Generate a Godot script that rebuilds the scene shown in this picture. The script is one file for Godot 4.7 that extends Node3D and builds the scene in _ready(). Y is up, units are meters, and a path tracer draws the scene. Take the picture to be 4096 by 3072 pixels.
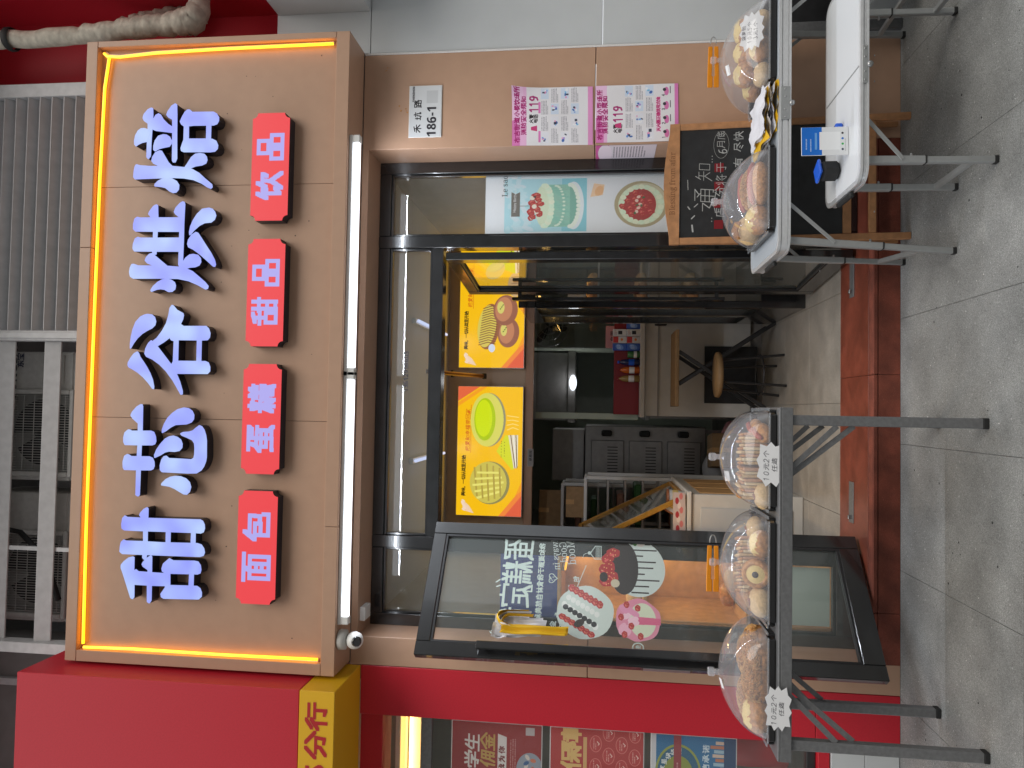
extends Node3D
# A small bakery's front in a street of shops, photographed with the phone held on its side.

var used := {}
var M := {}
var rng := RandomNumberGenerator.new()

func _ready() -> void:
	rng.seed = 7
	# --- camera: 1.5 m up, 3.9 m from the wall, tilted up, phone turned a quarter turn
	var pitch := deg_to_rad(6.638)
	var yaw := deg_to_rad(1.878)
	var roll := deg_to_rad(0.792)
	var fwd := Vector3(sin(yaw) * cos(pitch), sin(pitch), -cos(yaw) * cos(pitch))
	var side := Vector3(cos(yaw), 0, sin(yaw))
	var up := side.cross(fwd)
	var side_r := side * cos(roll) + up * sin(roll)
	var up_r := up * cos(roll) - side * sin(roll)
	var cam := Camera3D.new()
	cam.name = "camera"
	cam.transform = Transform3D(Basis(-up_r, side_r, -fwd), Vector3(0, 1.5, 3.892))
	cam.fov = rad_to_deg(2.0 * atan(1536.0 / 2960.0))
	cam.near = 0.05
	cam.far = 200.0
	add_child(cam)
	cam.current = true
	# --- overcast sky
	var sky_mat := ProceduralSkyMaterial.new()
	sky_mat.sky_top_color = Color(0.86, 0.88, 0.9)
	sky_mat.sky_horizon_color = Color(0.8, 0.82, 0.84)
	sky_mat.sky_curve = 0.2
	sky_mat.ground_bottom_color = Color(0.3, 0.3, 0.3)
	sky_mat.ground_horizon_color = Color(0.5, 0.5, 0.5)
	sky_mat.energy_multiplier = 1.0
	var sky := Sky.new()
	sky.sky_material = sky_mat
	var env := Environment.new()
	env.background_mode = Environment.BG_SKY
	env.sky = sky
	env.tonemap_mode = Environment.TONE_MAPPER_LINEAR
	env.tonemap_exposure = 1.85
	env.sdfgi_enabled = true
	env.ssao_enabled = true
	env.ssil_enabled = true
	var we := WorldEnvironment.new()
	we.name = "world_environment"
	we.environment = env
	add_child(we)
	var sun := DirectionalLight3D.new()
	sun.name = "sun"
	sun.light_energy = 0.28
	sun.light_angular_distance = 40.0
	sun.light_color = Color(1.0, 0.98, 0.95)
	sun.shadow_enabled = true
	add_child(sun)
	sun.look_at_from_position(Vector3(2.0, 6.0, 5.0), Vector3.ZERO)
	make_materials()
	build_ground()
	build_shell()
	build_upper_wall()
	build_neighbours()
	build_fascia()
	build_shopfront()
	build_doors()
	build_wall_things()
	build_interior()
	build_blackboard()
	build_tables()
	build_trays()
	build_street_opposite()

# ---------------------------------------------------------------- naming
func numbered(called: String) -> String:
	used[called] = int(used.get(called, 0)) + 1
	return called if used[called] == 1 else "%s_%03d" % [called, used[called] - 1]

func tag(o: Node, label: String, category: String, group := "") -> Node:
	o.set_meta("label", label)
	o.set_meta("category", category)
	if group:
		o.set_meta("group", group)
	return o

func thing(called: String, label: String, category: String, at := Vector3.ZERO, group := "", turn := 0.0) -> Node3D:
	var o := Node3D.new()
	o.name = numbered(called)
	add_child(o)
	o.position = at
	o.rotation.y = turn
	tag(o, label, category, group)
	return o

func structure(called: String, at := Vector3.ZERO) -> Node3D:
	var o := Node3D.new()
	o.name = numbered(called)
	o.set_meta("kind", "structure")
	add_child(o)
	o.position = at
	return o

func part(parent: Node3D, called: String, st, m: Material, at := Vector3.ZERO) -> MeshInstance3D:
	var o := MeshInstance3D.new()
	o.name = called
	o.mesh = st if st is Mesh else done(st)
	o.material_override = m
	o.position = at
	parent.add_child(o, true)
	return o

# a part whose shape was laid out in world metres
func wpart(parent: Node3D, called: String, st, m: Material) -> MeshInstance3D:
	return part(parent, called, st, m, -parent.position)

func solo(called: String, st, m: Material, label: String, category: String, group := "", at := Vector3.ZERO) -> MeshInstance3D:
	var o := MeshInstance3D.new()
	o.name = numbered(called)
	o.mesh = st if st is Mesh else done(st)
	o.material_override = m
	o.position = at
	add_child(o)
	tag(o, label, category, group)
	return o

# ---------------------------------------------------------------- shapes
func nb(smooth := false) -> SurfaceTool:
	var st := SurfaceTool.new()
	st.begin(Mesh.PRIMITIVE_TRIANGLES)
	st.set_smooth_group(0 if smooth else 0xFFFFFFFF)
	return st

func done(st: SurfaceTool) -> ArrayMesh:
	st.generate_normals()
	return st.commit()

func v2(st: SurfaceTool, p: Vector3, uv := Vector2.ZERO) -> void:
	st.set_uv(uv)
	st.add_vertex(p)

func tri(st: SurfaceTool, a: Vector3, b: Vector3, c: Vector3, inside: Vector3) -> void:
	if (b - a).cross(c - a).dot(a - inside) > 0.0:
		v2(st, a); v2(st, c); v2(st, b)
	else:
		v2(st, a); v2(st, b); v2(st, c)

func quad(st: SurfaceTool, a: Vector3, b: Vector3, c: Vector3, d: Vector3, inside: Vector3) -> void:
	tri(st, a, b, c, inside)
	tri(st, a, c, d, inside)

# box with chamfered edges
func box(st: SurfaceTool, c: Vector3, s: Vector3, b := 0.0, turn := Basis.IDENTITY) -> void:
	var h := s * 0.5
	b = minf(b, minf(h.x, minf(h.y, h.z)) * 0.9)
	if b <= 0.0:
		for ax in 3:
			for sg in [-1.0, 1.0]:
				var n := Vector3.ZERO
				n[ax] = sg
				var u := Vector3.ZERO
				u[(ax + 1) % 3] = 1.0
				var w := Vector3.ZERO
				w[(ax + 2) % 3] = 1.0
				quad(st, c + turn * ((n - u - w) * h), c + turn * ((n + u - w) * h), c + turn * ((n + u + w) * h), c + turn * ((n - u + w) * h), c)
		return
	var q := h - Vector3(b, b, b)
	for ax in 3:
		var i := (ax + 1) % 3
		var j := (ax + 2) % 3
		for sg in [-1.0, 1.0]:
			var p := []
			for k in [[-1, -1], [1, -1], [1, 1], [-1, 1]]:
				var t := Vector3.ZERO
				t[ax] = sg * h[ax]
				t[i] = k[0] * q[i]
				t[j] = k[1] * q[j]
				p.append(c + turn * t)
			quad(st, p[0], p[1], p[2], p[3], c)
		for si in [-1.0, 1.0]:
			for sj in [-1.0, 1.0]:
				var p2 := []
				for k2 in [[0, -1], [0, 1], [1, 1], [1, -1]]:
					var t2 := Vector3.ZERO
					t2[ax] = k2[1] * q[ax]
					t2[i] = si * (h[i] if k2[0] == 0 else q[i])
					t2[j] = sj * (q[j] if k2[0] == 0 else h[j])
					p2.append(c + turn * t2)
				quad(st, p2[0], p2[1], p2[2], p2[3], c)
	for sx in [-1.0, 1.0]:
		for sy in [-1.0, 1.0]:
			for sz in [-1.0, 1.0]:
				tri(st, c + turn * Vector3(sx * h.x, sy * q.y, sz * q.z), c + turn * Vector3(sx * q.x, sy * h.y, sz * q.z), c + turn * Vector3(sx * q.x, sy * q.y, sz * h.z), c)

# box from one corner to the opposite one
func slab(st: SurfaceTool, x0: float, x1: float, y0: float, y1: float, z0: float, z1: float, b := 0.0) -> void:
	box(st, Vector3(x0 + x1, y0 + y1, z0 + z1) * 0.5, Vector3(absf(x1 - x0), absf(y1 - y0), absf(z1 - z0)), b)

func slab_mesh(x0: float, x1: float, y0: float, y1: float, z0: float, z1: float, b := 0.0) -> SurfaceTool:
	var st := nb()
	slab(st, x0, x1, y0, y1, z0, z1, b)
	return st

# bar of rectangular section between two points
func bar(st: SurfaceTool, a: Vector3, b: Vector3, w: float, d: float, bev := 0.0, hint := Vector3.UP) -> void:
	var y := (b - a).normalized()
	if absf(y.dot(hint)) > 0.95:
		hint = Vector3.BACK
	var x := y.cross(hint).normalized()
	var z := x.cross(y)
	box(st, (a + b) * 0.5, Vector3(w, (b - a).length(), d), bev, Basis(x, y, z))

# round tube along points, one radius for each
func tube(st: SurfaceTool, pts: Array, radii, n := 10, caps := true) -> void:
	var rings := []
	var hint := Vector3.UP
	for i in pts.size():
		var p: Vector3 = pts[i]
		var a: Vector3 = pts[maxi(i - 1, 0)]
		var b: Vector3 = pts[mini(i + 1, pts.size() - 1)]
		var y := (b - a).normalized()
		if absf(y.dot(hint)) > 0.97:
			hint = Vector3.BACK if absf(y.dot(Vector3.BACK)) < 0.9 else Vector3.RIGHT
		var x := y.cross(hint).normalized()
		hint = x.cross(y).normalized()
		var r: float = radii[i] if radii is Array else radii
		var ring := []
		for k in n:
			var t := TAU * k / n
			ring.append(p + (x * cos(t) + hint * sin(t)) * r)
		rings.append(ring)
	for i in pts.size() - 1:
		var mid: Vector3 = (pts[i] + pts[i + 1]) * 0.5
		for k in n:
			quad(st, rings[i][k], rings[i][(k + 1) % n], rings[i + 1][(k + 1) % n], rings[i + 1][k], mid)
	if caps:
		for e in [0, pts.size() - 1]:
			var mid2: Vector3 = (pts[0] + pts[-1]) * 0.5 if pts.size() < 3 else pts[1 if e == 0 else pts.size() - 2]
			for k in n:
				tri(st, pts[e], rings[e][k], rings[e][(k + 1) % n], mid2)

# solid of revolution about y; profile [radius, height, ...]
func lathe(st: SurfaceTool, at: Vector3, prof: Array, n := 20, turn := Basis.IDENTITY) -> void:
	for i in prof.size() - 1:
		var a: Vector2 = prof[i]
		var b: Vector2 = prof[i + 1]
		for k in n:
			var t0 := TAU * k / n
			var t1 := TAU * (k + 1) / n
			var p := [Vector3(a.x * cos(t0), a.y, a.x * sin(t0)), Vector3(a.x * cos(t1), a.y, a.x * sin(t1)), Vector3(b.x * cos(t1), b.y, b.x * sin(t1)), Vector3(b.x * cos(t0), b.y, b.x * sin(t0))]
			var g := []
			for q in p:
				g.append(at + turn * q)
			if a.x > 0.00001:
				v2(st, g[0]); v2(st, g[1]); v2(st, g[2])
			if b.x > 0.00001:
				v2(st, g[0]); v2(st, g[2]); v2(st, g[3])

# flat outline in the xy plane given thickness in z
func prism(st: SurfaceTool, poly: PackedVector2Array, z0: float, z1: float, faces := 3) -> void:
	if Geometry2D.is_polygon_clockwise(poly):
		poly.reverse()
	var idx := Geometry2D.triangulate_polygon(poly)
	var mid := Vector3.ZERO
	for p in poly:
		mid += Vector3(p.x, p.y, (z0 + z1) * 0.5) / poly.size()
	for i in range(0, idx.size(), 3):
		var a := poly[idx[i]]
		var b := poly[idx[i + 1]]
		var c := poly[idx[i + 2]]
		if faces & 1:
			tri(st, Vector3(a.x, a.y, z1), Vector3(b.x, b.y, z1), Vector3(c.x, c.y, z1), Vector3(a.x, a.y, z0))
		if faces & 2:
			tri(st, Vector3(a.x, a.y, z0), Vector3(b.x, b.y, z0), Vector3(c.x, c.y, z0), Vector3(a.x, a.y, z1))
	if faces & 2:
		for i in poly.size():
			var a := poly[i]
			var b := poly[(i + 1) % poly.size()]
			var nrm := Vector3(b.y - a.y, a.x - b.x, 0)
			quad(st, Vector3(a.x, a.y, z0), Vector3(b.x, b.y, z0), Vector3(b.x, b.y, z1), Vector3(a.x, a.y, z1), Vector3((a.x + b.x) * 0.5, (a.y + b.y) * 0.5, (z0 + z1) * 0.5) - nrm)

# printed sheet: corners bottom-left, bottom-right, top-right, top-left, with uv
func sheet(st: SurfaceTool, a: Vector3, b: Vector3, c: Vector3, d: Vector3) -> void:
	v2(st, a, Vector2(0, 1)); v2(st, c, Vector2(1, 0)); v2(st, b, Vector2(1, 1))
	v2(st, a, Vector2(0, 1)); v2(st, d, Vector2(0, 0)); v2(st, c, Vector2(1, 0))

# glass: one thin pane facing the street (z) or across it (x)
func glazing(x0: float, x1: float, y0: float, y1: float, z0: float, z1: float) -> SurfaceTool:
	var st := nb()
	if absf(x1 - x0) > absf(z1 - z0):
		var z := (z0 + z1) * 0.5
		sheet(st, Vector3(x0, y0, z), Vector3(x1, y0, z), Vector3(x1, y1, z), Vector3(x0, y1, z))
	else:
		var x := (x0 + x1) * 0.5
		sheet(st, Vector3(x, y0, z0), Vector3(x, y0, z1), Vector3(x, y1, z1), Vector3(x, y1, z0))
	return st

# a sheet that waves a little, split into strips, in the plane of u and v
func wavy(at: Vector3, u: Vector3, v: Vector3, lift: Callable, n := 10) -> SurfaceTool:
	var st := nb(true)
	var w := u.cross(v).normalized()
	for i in n:
		for j in n:
			var p := []
			for k in [[0, 0], [1, 0], [1, 1], [0, 1]]:
				var s: float = float(i + k[0]) / n
				var t: float = float(j + k[1]) / n
				p.append([at + u * s + v * t + w * lift.call(s, t), Vector2(s, 1.0 - t)])
			for k in [0, 2, 1, 0, 3, 2]:
				v2(st, p[k][0], p[k][1])
	return st

# lumpy round body
func lump(st: SurfaceTool, at: Vector3, r: Vector3, wobble: float, noise: FastNoiseLite, n := 14, turn := Basis.IDENTITY, flat := -0.45) -> void:
	var pts := []
	for i in n + 1:
		var row := []
		var la := PI * i / n - PI / 2
		for k in n * 2:
			var lo := TAU * k / (n * 2)
			var d := Vector3(cos(la) * cos(lo), sin(la), cos(la) * sin(lo))
			var s := 1.0 + wobble * noise.get_noise_3dv(d * 60.0 + at * 900.0)
			var p := d * r * s
			p.y = maxf(p.y, flat * r.y)
			row.append(at + turn * p)
		pts.append(row)
	for i in n:
		for k in n * 2:
			var k2 := (k + 1) % (n * 2)
			if i < n - 1:
				v2(st, pts[i][k]); v2(st, pts[i + 1][k2]); v2(st, pts[i + 1][k])
			if i > 0:
				v2(st, pts[i][k]); v2(st, pts[i][k2]); v2(st, pts[i + 1][k2])

# ---------------------------------------------------------------- brush strokes of the written characters, on a 100 by 100 field
const STROKES := {
	"口": [[0, 0, 100, 0, 100, 100, 0, 100, 0, 0]],
	"日": [[0, 0, 100, 0, 100, 100, 0, 100, 0, 0], [0, 50, 100, 50]],
	"木": [[0, 30, 100, 30], [50, 0, 50, 100], [50, 30, 0, 85], [50, 30, 100, 85]],
	"禾": [[75, 0, 15, 12], [0, 35, 100, 35], [50, 8, 50, 100], [50, 35, 0, 85], [50, 35, 100, 85]],
	"米": [[0, 45, 100, 45], [50, 0, 50, 100], [20, 10, 35, 35], [80, 10, 65, 35], [45, 48, 0, 95], [55, 48, 100, 95]],
	"火": [[50, 0, 50, 40, 0, 100], [50, 40, 100, 100], [15, 25, 25, 50], [85, 25, 70, 50]],
	"土": [[15, 35, 85, 35], [50, 0, 50, 100], [0, 100, 100, 100]],
	"大": [[0, 32, 100, 32], [50, 0, 50, 32, 0, 100], [50, 32, 100, 100]],
	"人": [[50, 0, 45, 40, 0, 100], [48, 30, 100, 100]],
	"亻": [[80, 0, 0, 50], [45, 30, 45, 100]],
	"氵": [[10, 5, 80, 20], [0, 35, 70, 50], [0, 100, 80, 65]],
	"扌": [[0, 25, 100, 25], [55, 0, 55, 95, 25, 85], [0, 62, 100, 45]],
	"讠": [[20, 0, 70, 15], [0, 35, 60, 35, 60, 95, 100, 80]],
	"钅": [[45, 0, 0, 35], [20, 25, 95, 25], [10, 50, 90, 50], [50, 25, 50, 95, 95, 80], [0, 72, 95, 72]],
	"饣": [[45, 0, 0, 40], [25, 22, 95, 22, 80, 38], [45, 38, 45, 95, 95, 75]],
	"纟": [[60, 0, 5, 30, 60, 30, 0, 62, 90, 55], [0, 95, 95, 85]],
	"阝": [[0, 0, 0, 100], [0, 0, 80, 0, 40, 32, 85, 60, 40, 68]],
	"刂": [[0, 10, 0, 70], [90, 0, 90, 95, 50, 85]],
	"灬": [[5, 0, 0, 100], [35, 0, 40, 80], [62, 0, 70, 80], [90, 0, 100, 100]],
	"辶": [[15, 0, 30, 15], [0, 35, 35, 35, 15, 65, 40, 75], [0, 90, 35, 82, 100, 95]],
	"艹": [[0, 50, 100, 50], [30, 0, 30, 100], [70, 0, 70, 100]],
	"宀": [[50, 0, 50, 20], [0, 60, 0, 25, 100, 25, 95, 60]],
	"广": [[50, 0, 50, 15], [10, 15, 100, 15], [12, 15, 0, 100]],
	"面": [[0, 0, 100, 0], [50, 0, 40, 22], [8, 25, 92, 25, 92, 100, 8, 100, 8, 25], [36, 25, 36, 100], [64, 25, 64, 100], [36, 50, 64, 50], [36, 74, 64, 74]],
	"包": [[30, 0, 0, 42], [22, 20, 92, 20, 90, 62, 70, 60], [18, 42, 62, 42, 62, 64, 18, 64], [18, 42, 18, 95, 98, 95, 98, 75]],
	"蛋": [[5, 0, 95, 0, 85, 15], [50, 0, 50, 30], [50, 15, 80, 15], [28, 12, 20, 32, 95, 36], [20, 32, 0, 48], [18, 52, 82, 52, 82, 74, 18, 74, 18, 52], [50, 42, 50, 95], [5, 97, 92, 94], [80, 84, 96, 100]],
	"糕": [["米", 0, 0, 40, 100], [60, 0, 66, 10], [88, 0, 82, 10], [48, 14, 100, 14], [52, 30, 96, 30], [45, 47, 100, 47], [74, 14, 74, 62], [46, 62, 100, 62], ["灬", 46, 74, 54, 26]],
	"甜": [[42, 0, 8, 10], [0, 30, 48, 30], [25, 8, 25, 55], [6, 55, 44, 55, 44, 98, 6, 98, 6, 55], [52, 25, 100, 25], [62, 0, 62, 98], [90, 0, 90, 98], [62, 60, 90, 60], [62, 95, 90, 95]],
	"品": [["口", 25, 0, 50, 42], ["口", 2, 56, 40, 44], ["口", 58, 56, 40, 44]],
	"饮": [["饣", 0, 0, 42, 100], [62, 0, 46, 35], [55, 20, 98, 20, 90, 38], [72, 30, 68, 60, 42, 100], [70, 55, 100, 100]],
	"分": [[38, 0, 0, 48], [60, 0, 100, 45], [20, 50, 80, 50, 76, 95, 58, 90], [46, 50, 40, 75, 12, 100]],
	"行": [[38, 0, 5, 28], [40, 25, 0, 60], [24, 48, 24, 100], [52, 12, 98, 12], [46, 42, 100, 42], [76, 42, 76, 98, 58, 90]],
	"坑": [["土", 0, 18, 36, 70], [70, 0, 74, 12], [44, 20, 100, 20], [58, 38, 56, 70, 42, 100], [58, 38, 86, 38, 86, 95, 100, 92, 100, 80]],
	"路": [[5, 2, 42, 2, 42, 32, 5, 32, 5, 2], [24, 32, 24, 92], [24, 58, 44, 58], [6, 50, 6, 95], [0, 97, 46, 90], [66, 0, 50, 28], [60, 14, 92, 14, 50, 55], [62, 25, 98, 55], [58, 62, 94, 62, 94, 97, 58, 97, 58, 62]],
	"定": [["宀", 0, 0, 100, 38], [18, 45, 82, 45], [50, 45, 50, 92], [50, 66, 82, 66], [25, 58, 20, 80, 5, 100], [22, 78, 45, 92, 100, 97]],
	"制": [[15, 5, 8, 22], [10, 18, 58, 18], [0, 38, 64, 38], [33, 0, 33, 100], [8, 58, 8, 88], [8, 58, 58, 58, 58, 86, 50, 86], ["刂", 72, 5, 28, 92]],
	"我": [[40, 0, 5, 14], [0, 36, 100, 36], [24, 10, 24, 92, 10, 85], [0, 66, 48, 54], [60, 0, 66, 50, 86, 92, 100, 75], [92, 48, 50, 90], [78, 8, 90, 20]],
	"和": [["禾", 0, 0, 52, 100], ["口", 60, 25, 38, 60]],
	"道": [["辶", 0, 0, 100, 100], [48, 0, 54, 10], [84, 0, 78, 10], [36, 16, 100, 16], [66, 16, 62, 28], [46, 30, 90, 30, 90, 82, 46, 82, 46, 30], [46, 48, 90, 48], [46, 65, 90, 65]],
	"源": [["氵", 0, 0, 22, 100], [30, 8, 100, 8], [34, 8, 24, 95], [64, 12, 58, 24], [44, 26, 92, 26, 92, 58, 44, 58, 44, 26], [44, 42, 92, 42], [68, 58, 68, 95, 58, 90], [50, 68, 38, 90], [84, 66, 96, 88]],
	"于": [[15, 8, 85, 8], [0, 42, 100, 42], [52, 8, 52, 92, 30, 86]],
	"食": [[50, 0, 0, 38], [50, 0, 100, 36], [50, 22, 58, 32], [26, 40, 76, 40, 76, 70, 26, 70], [26, 55, 76, 55], [26, 40, 26, 98, 52, 88], [60, 68, 98, 98], [84, 72, 66, 84]],
	"材": [["木", 0, 0, 44, 100], [50, 30, 100, 30], [80, 0, 80, 95, 66, 88], [80, 32, 48, 78]],
	"自": [[50, 0, 40, 15], [15, 16, 85, 16, 85, 98, 15, 98, 15, 16], [15, 43, 85, 43], [15, 70, 85, 70]],
	"然": [[30, 0, 5, 35], [22, 14, 48, 14, 40, 40, 5, 68], [18, 26, 30, 36], [58, 22, 100, 22], [78, 0, 76, 35, 50, 68], [76, 30, 100, 66], [86, 5, 94, 14], ["灬", 2, 76, 96, 24]],
	"美": [[30, 0, 38, 12], [70, 0, 62, 12], [10, 16, 90, 16], [16, 32, 84, 32], [4, 48, 96, 48], [50, 16, 50, 48], [8, 66, 92, 66], [50, 52, 50, 66, 5, 100], [52, 66, 98, 100]],
	"味": [["口", 0, 22, 32, 52], [46, 26, 96, 26], [40, 48, 100, 48], [70, 0, 70, 100], [70, 48, 40, 88], [70, 48, 100, 88]],
	"一": [[0, 50, 100, 50]],
	"，": [[20, 80, 28, 92, 14, 100]],
	"切": [[0, 40, 42, 32], [22, 5, 22, 85, 44, 70], [50, 14, 98, 14, 92, 95, 76, 90], [72, 14, 66, 60, 42, 100]],
	"从": [[26, 0, 22, 45, 0, 98], [26, 40, 48, 85], [72, 0, 68, 50, 44, 100], [72, 40, 100, 98]],
	"这": [["辶", 0, 0, 100, 100], [64, 0, 72, 10], [40, 18, 100, 18], [88, 22, 70, 60, 36, 84], [48, 30, 96, 82]],
	"里": [[15, 0, 85, 0, 85, 52, 15, 52, 15, 0], [15, 26, 85, 26], [50, 0, 50, 98], [15, 74, 85, 74], [0, 98, 100, 98]],
	"开": [[10, 6, 90, 6], [0, 46, 100, 46], [32, 6, 30, 60, 5, 100], [70, 6, 70, 100]],
	"始": [[24, 0, 8, 58, 42, 98], [0, 28, 44, 28, 34, 62, 0, 98], [72, 0, 56, 40, 96, 36], [84, 22, 100, 48], ["口", 56, 56, 40, 42]],
	"把": [["扌", 0, 0, 36, 100], [46, 8, 94, 8, 94, 48, 46, 48], [70, 8, 70, 48], [46, 8, 46, 94, 98, 94, 98, 74]],
	"爱": [[85, 0, 15, 8], [20, 14, 28, 26], [48, 12, 52, 24], [80, 10, 70, 26], [5, 45, 5, 30, 95, 30, 92, 44], [22, 48, 80, 48], [45, 36, 36, 65, 2, 100], [38, 64, 80, 64, 25, 100], [42, 72, 100, 98]],
	"幸": [[22, 12, 78, 12], [50, 0, 50, 28], [0, 28, 100, 28], [28, 34, 36, 46], [72, 34, 64, 46], [12, 50, 88, 50], [4, 70, 96, 70], [50, 50, 50, 100]],
	"福": [[20, 0, 28, 10], [0, 22, 38, 22, 0, 65], [22, 48, 22, 100], [28, 50, 40, 62], [48, 4, 100, 4], [56, 18, 92, 18, 92, 42, 56, 42, 56, 18], [52, 54, 98, 54, 98, 98, 52, 98, 52, 54], [52, 76, 98, 76], [75, 54, 75, 98]],
	"带": [[0, 16, 100, 16], [25, 0, 25, 32], [50, 0, 50, 32], [75, 0, 75, 32], [5, 56, 5, 42, 95, 42, 92, 56], [22, 92, 22, 62, 78, 62, 78, 90, 68, 88], [50, 48, 50, 100]],
	"回": [["口", 0, 0, 100, 100], ["口", 30, 32, 40, 38]],
	"家": [["宀", 0, 0, 100, 30], [20, 34, 80, 34], [55, 34, 5, 68], [40, 46, 58, 70, 52, 98, 36, 92], [50, 58, 5, 84], [55, 72, 5, 100], [85, 42, 60, 60], [60, 58, 100, 96]],
	"通": [["辶", 0, 0, 100, 100], [44, 2, 94, 2, 74, 18], [60, 12, 76, 24], [42, 84, 42, 28, 96, 28, 96, 82, 86, 80], [42, 46, 96, 46], [42, 64, 96, 64], [68, 28, 68, 84]],
	"知": [[22, 0, 5, 30], [14, 20, 50, 20], [0, 48, 54, 48], [28, 20, 26, 55, 0, 98], [28, 55, 50, 85], ["口", 64, 22, 36, 62]],
	"店": [["广", 0, 0, 100, 100], [54, 24, 54, 56], [54, 38, 88, 38], ["口", 28, 58, 62, 38]],
	"将": [[22, 0, 22, 100], [4, 18, 10, 40], [0, 76, 22, 56], [62, 0, 44, 26], [56, 10, 92, 10, 50, 44], [42, 56, 100, 56], [82, 40, 82, 96, 66, 90], [54, 66, 62, 80]],
	"月": [[22, 4, 20, 60, 0, 100], [22, 4, 84, 4, 84, 96, 66, 92], [22, 34, 84, 34], [22, 64, 84, 64]],
	"底": [["广", 0, 0, 100, 100], [84, 26, 30, 36], [36, 34, 36, 90, 54, 78], [36, 56, 92, 56], [62, 32, 72, 80, 96, 92, 98, 76], [54, 88, 66, 100]],
	"有": [[0, 22, 100, 22], [45, 0, 30, 35, 0, 70], [30, 98, 30, 42, 86, 42, 86, 96, 72, 92], [30, 60, 86, 60], [30, 78, 86, 78]],
	"尽": [[22, 4, 84, 4, 84, 32, 22, 32], [22, 4, 20, 40, 0, 72], [52, 32, 98, 66], [44, 60, 62, 70], [32, 80, 66, 98]],
	"快": [[18, 0, 18, 100], [2, 25, 0, 48], [30, 20, 38, 35], [46, 22, 90, 22, 90, 54], [36, 54, 100, 54], [66, 0, 64, 54, 34, 100], [66, 56, 100, 100]],
	"元": [[18, 8, 82, 8], [0, 38, 100, 38], [36, 38, 32, 70, 0, 100], [64, 38, 64, 94, 98, 94, 98, 76]],
	"个": [[50, 0, 0, 50], [50, 0, 100, 50], [50, 34, 50, 100]],
	"任": [["亻", 0, 0, 34, 100], [90, 4, 44, 14], [36, 48, 100, 48], [68, 10, 68, 94], [40, 96, 96, 96]],
	"选": [["辶", 0, 0, 100, 100], [54, 0, 42, 22], [44, 16, 94, 16], [68, 0, 68, 40], [36, 40, 100, 40], [58, 40, 54, 64, 38, 80], [76, 40, 76, 78, 98, 78, 98, 66]],
	"菠": [["艹", 0, 0, 100, 26], ["氵", 0, 32, 22, 68], [40, 44, 96, 44, 88, 56], [42, 44, 30, 98], [68, 30, 68, 62], [46, 62, 88, 62, 44, 100], [54, 72, 100, 98]],
	"萝": [["艹", 0, 0, 100, 26], [18, 32, 82, 32, 82, 52, 18, 52, 18, 32], [40, 32, 40, 52], [60, 32, 60, 52], [45, 54, 10, 78], [35, 66, 80, 66, 20, 100], [34, 74, 48, 86]],
	"布": [[0, 22, 100, 22], [46, 0, 34, 36, 0, 70], [22, 90, 22, 46, 84, 46, 84, 86, 74, 84], [54, 30, 54, 100]],
	"吉": [[0, 18, 100, 18], [50, 0, 50, 42], [15, 42, 85, 42], ["口", 20, 58, 60, 40]],
	"街": [[20, 0, 0, 22], [22, 22, 0, 50], [12, 40, 12, 100], [32, 20, 62, 20], [47, 4, 47, 44], [28, 44, 66, 44], [32, 66, 62, 66], [47, 50, 47, 90], [26, 92, 68, 88], [72, 14, 98, 14], [70, 40, 100, 40], [88, 40, 88, 96, 76, 90]],
	"小": [[50, 0, 50, 95, 32, 86], [25, 30, 5, 72], [72, 28, 98, 72]],
	"餐": [[30, 0, 18, 30], [30, 10, 48, 10], [46, 20, 15, 42], [55, 4, 92, 4, 55, 40], [60, 12, 100, 40], [50, 40, 0, 70], [50, 40, 100, 68], [28, 66, 74, 66, 74, 84, 28, 84, 28, 66], [28, 84, 30, 100, 52, 92], [60, 82, 96, 100]],
	"场": [["土", 0, 18, 34, 64], [46, 8, 90, 8, 46, 42], [44, 42, 98, 42, 90, 96, 72, 90], [66, 44, 42, 84], [80, 44, 56, 92]],
	"所": [[40, 0, 8, 10], [8, 10, 8, 60, 0, 100], [8, 30, 42, 30, 42, 56, 8, 56], [96, 0, 58, 12], [58, 12, 58, 55, 44, 100], [58, 40, 100, 40], [82, 40, 82, 100]],
	"消": [["氵", 0, 0, 24, 100], [64, 0, 64, 34], [38, 10, 46, 24], [92, 8, 82, 24], [42, 98, 42, 38, 92, 38, 92, 96, 80, 92], [42, 56, 92, 56], [42, 74, 92, 74]],
	"防": [["阝", 0, 4, 32, 96], [66, 0, 72, 12], [38, 22, 100, 22], [58, 22, 54, 62, 36, 98], [56, 46, 90, 46, 86, 94, 70, 88]],
	"安": [["宀", 0, 0, 100, 34], [44, 30, 26, 70, 88, 98], [70, 50, 50, 80, 8, 100], [4, 54, 96, 54]],
	"全": [[50, 0, 0, 42], [50, 0, 100, 42], [22, 44, 78, 44], [26, 68, 74, 68], [50, 44, 50, 96], [4, 96, 96, 96]],
	"警": [[0, 12, 50, 12], [14, 0, 14, 22], [36, 0, 36, 22], [10, 26, 44, 26, 44, 46, 34, 46], [12, 34, 30, 34, 30, 44, 12, 44], [66, 0, 54, 26], [60, 12, 98, 12], [90, 12, 54, 50], [64, 24, 98, 50], [18, 58, 82, 58], [26, 68, 74, 68], [26, 77, 74, 77], [26, 86, 74, 86, 74, 100, 26, 100, 26, 86]],
	"电": [[12, 18, 86, 18, 86, 62, 12, 62, 12, 18], [12, 40, 86, 40], [50, 0, 50, 92, 100, 92, 100, 72]],
	"话": [["讠", 0, 0, 30, 100], [90, 2, 44, 12], [36, 34, 100, 34], [68, 10, 68, 58], ["口", 46, 58, 46, 40]],
	"灭": [[4, 6, 96, 6], ["火", 0, 14, 100, 86]],
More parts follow.
